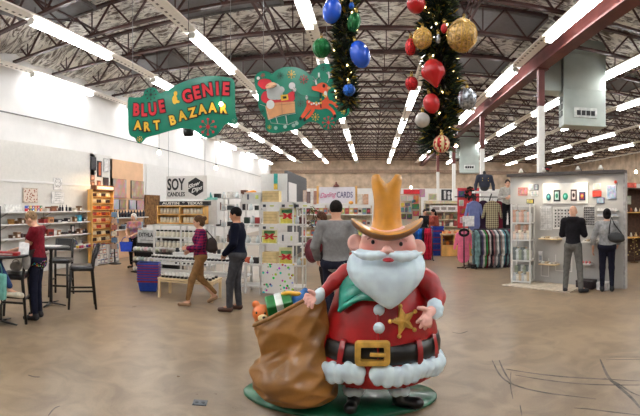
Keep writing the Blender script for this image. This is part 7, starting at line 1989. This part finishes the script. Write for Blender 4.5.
orn(431.5,103.5,8.5,10,d,O_red,'smooth red oval ornament below the pleated onion one',-.25)
orn(467,99,9.5,11,d,O_sil,'round silver glitter ornament on the outer side of the thick garland',0,'facet')
orn(422.5,120,7.5,7.5,d,O_wht,'pearl white round ornament low on the thick garland')
orn(441.5,144,8.5,9,d,O_cr,'red and cream striped ornament at the tip of the thick garland',0,'stripe').children[0].data.materials.append(O_rglit)
orn(444,28.5,3.2,5,d,O_red,'tiny red ornament peeping between the two gold ones')
orn(438,39,3,5,d,O_sil,'tiny silver ornament peeping between the two gold ones')

# ================================================================ pendant bulbs
M_glow = mat('warm_glow', (255,232,190), .4, emit=14.0, var=0)
for px, py, D, lb in ((221,104,6.9,'added glowing bulb standing in for a glint at the green lettered sign'),(159,152.5,9.0,'bare pendant bulb above the brown burlap board'),(216,168,9.6,'bare pendant bulb above the SOY CANDLES banner end'),(456,146,13.0,'bare pendant bulb beside the white column'),(411,187.5,19.5,'bare pendant bulb above the red banner stall'),(636,172,15.0,'bare pendant bulb above the white booth wall')):  # first bulb is added to stand in for a small glint on the sign
    c = pt(px, py, D); t = thing('pendant_bulb', lb, 'pendant light', c)
    k = (.032 if D < 7 else .045) if D < 12 else .06
    MB().lathe([(0,-k),(k*.6,-k*.8),(k,-k*.1),(k*.8,k*.5),(k*.35,k*1.1)],n=14).build('bulb', M_glow, t)
    MB().cyl((0,0,k*1.05),(0,0,k*2.0),k*.4,n=10).build('socket', M_blk, t)
    MB().cyl((0,0,k*2.0),(0,0,ZJ-c.z),.005,n=5).build('cord', M_blk, t)
# ================================================================ camera, world, view
cam = bpy.data.cameras.new('camera'); co = bpy.data.objects.new('camera', cam); COL.objects.link(co)
co.location = (0, 0, CH)
CAM_MODE = 'PANO'
if CAM_MODE == 'PANO':                          # the photograph is a stitched phone panorama
    cam.type = 'PANO'; cam.panorama_type = 'CENTRAL_CYLINDRICAL'
    co.rotation_euler = (PI/2, 0, 52.0/F)
    cam.central_cylindrical_range_u_min = -320/F; cam.central_cylindrical_range_u_max = 320/F
    cam.central_cylindrical_range_v_min = -209/F; cam.central_cylindrical_range_v_max = 207/F
    cam.central_cylindrical_radius = 1.0
else:
    cam.lens_unit = 'FOV'; cam.angle = 2*math.atan(320/F); co.rotation_euler = (PI/2, 0, 52.0/F)
cam.clip_start = .05; cam.clip_end = 200
SC.camera = co
w = bpy.data.worlds.new('world'); w.use_nodes = True; SC.world = w
w.node_tree.nodes['Background'].inputs[0].default_value = (.9,.92,1,1); w.node_tree.nodes['Background'].inputs[1].default_value = .3
SC.view_settings.view_transform = 'Standard'; SC.view_settings.look = 'None'; SC.view_settings.gamma = 1.0; SC.view_settings.use_curve_mapping = False
SC.view_settings.exposure = 0.88
SC.cycles.max_bounces = 8; SC.cycles.diffuse_bounces = 4; SC.cycles.glossy_bounces = 3; SC.cycles.sample_clamp_indirect = 6.0
SC.cycles.use_denoising = True
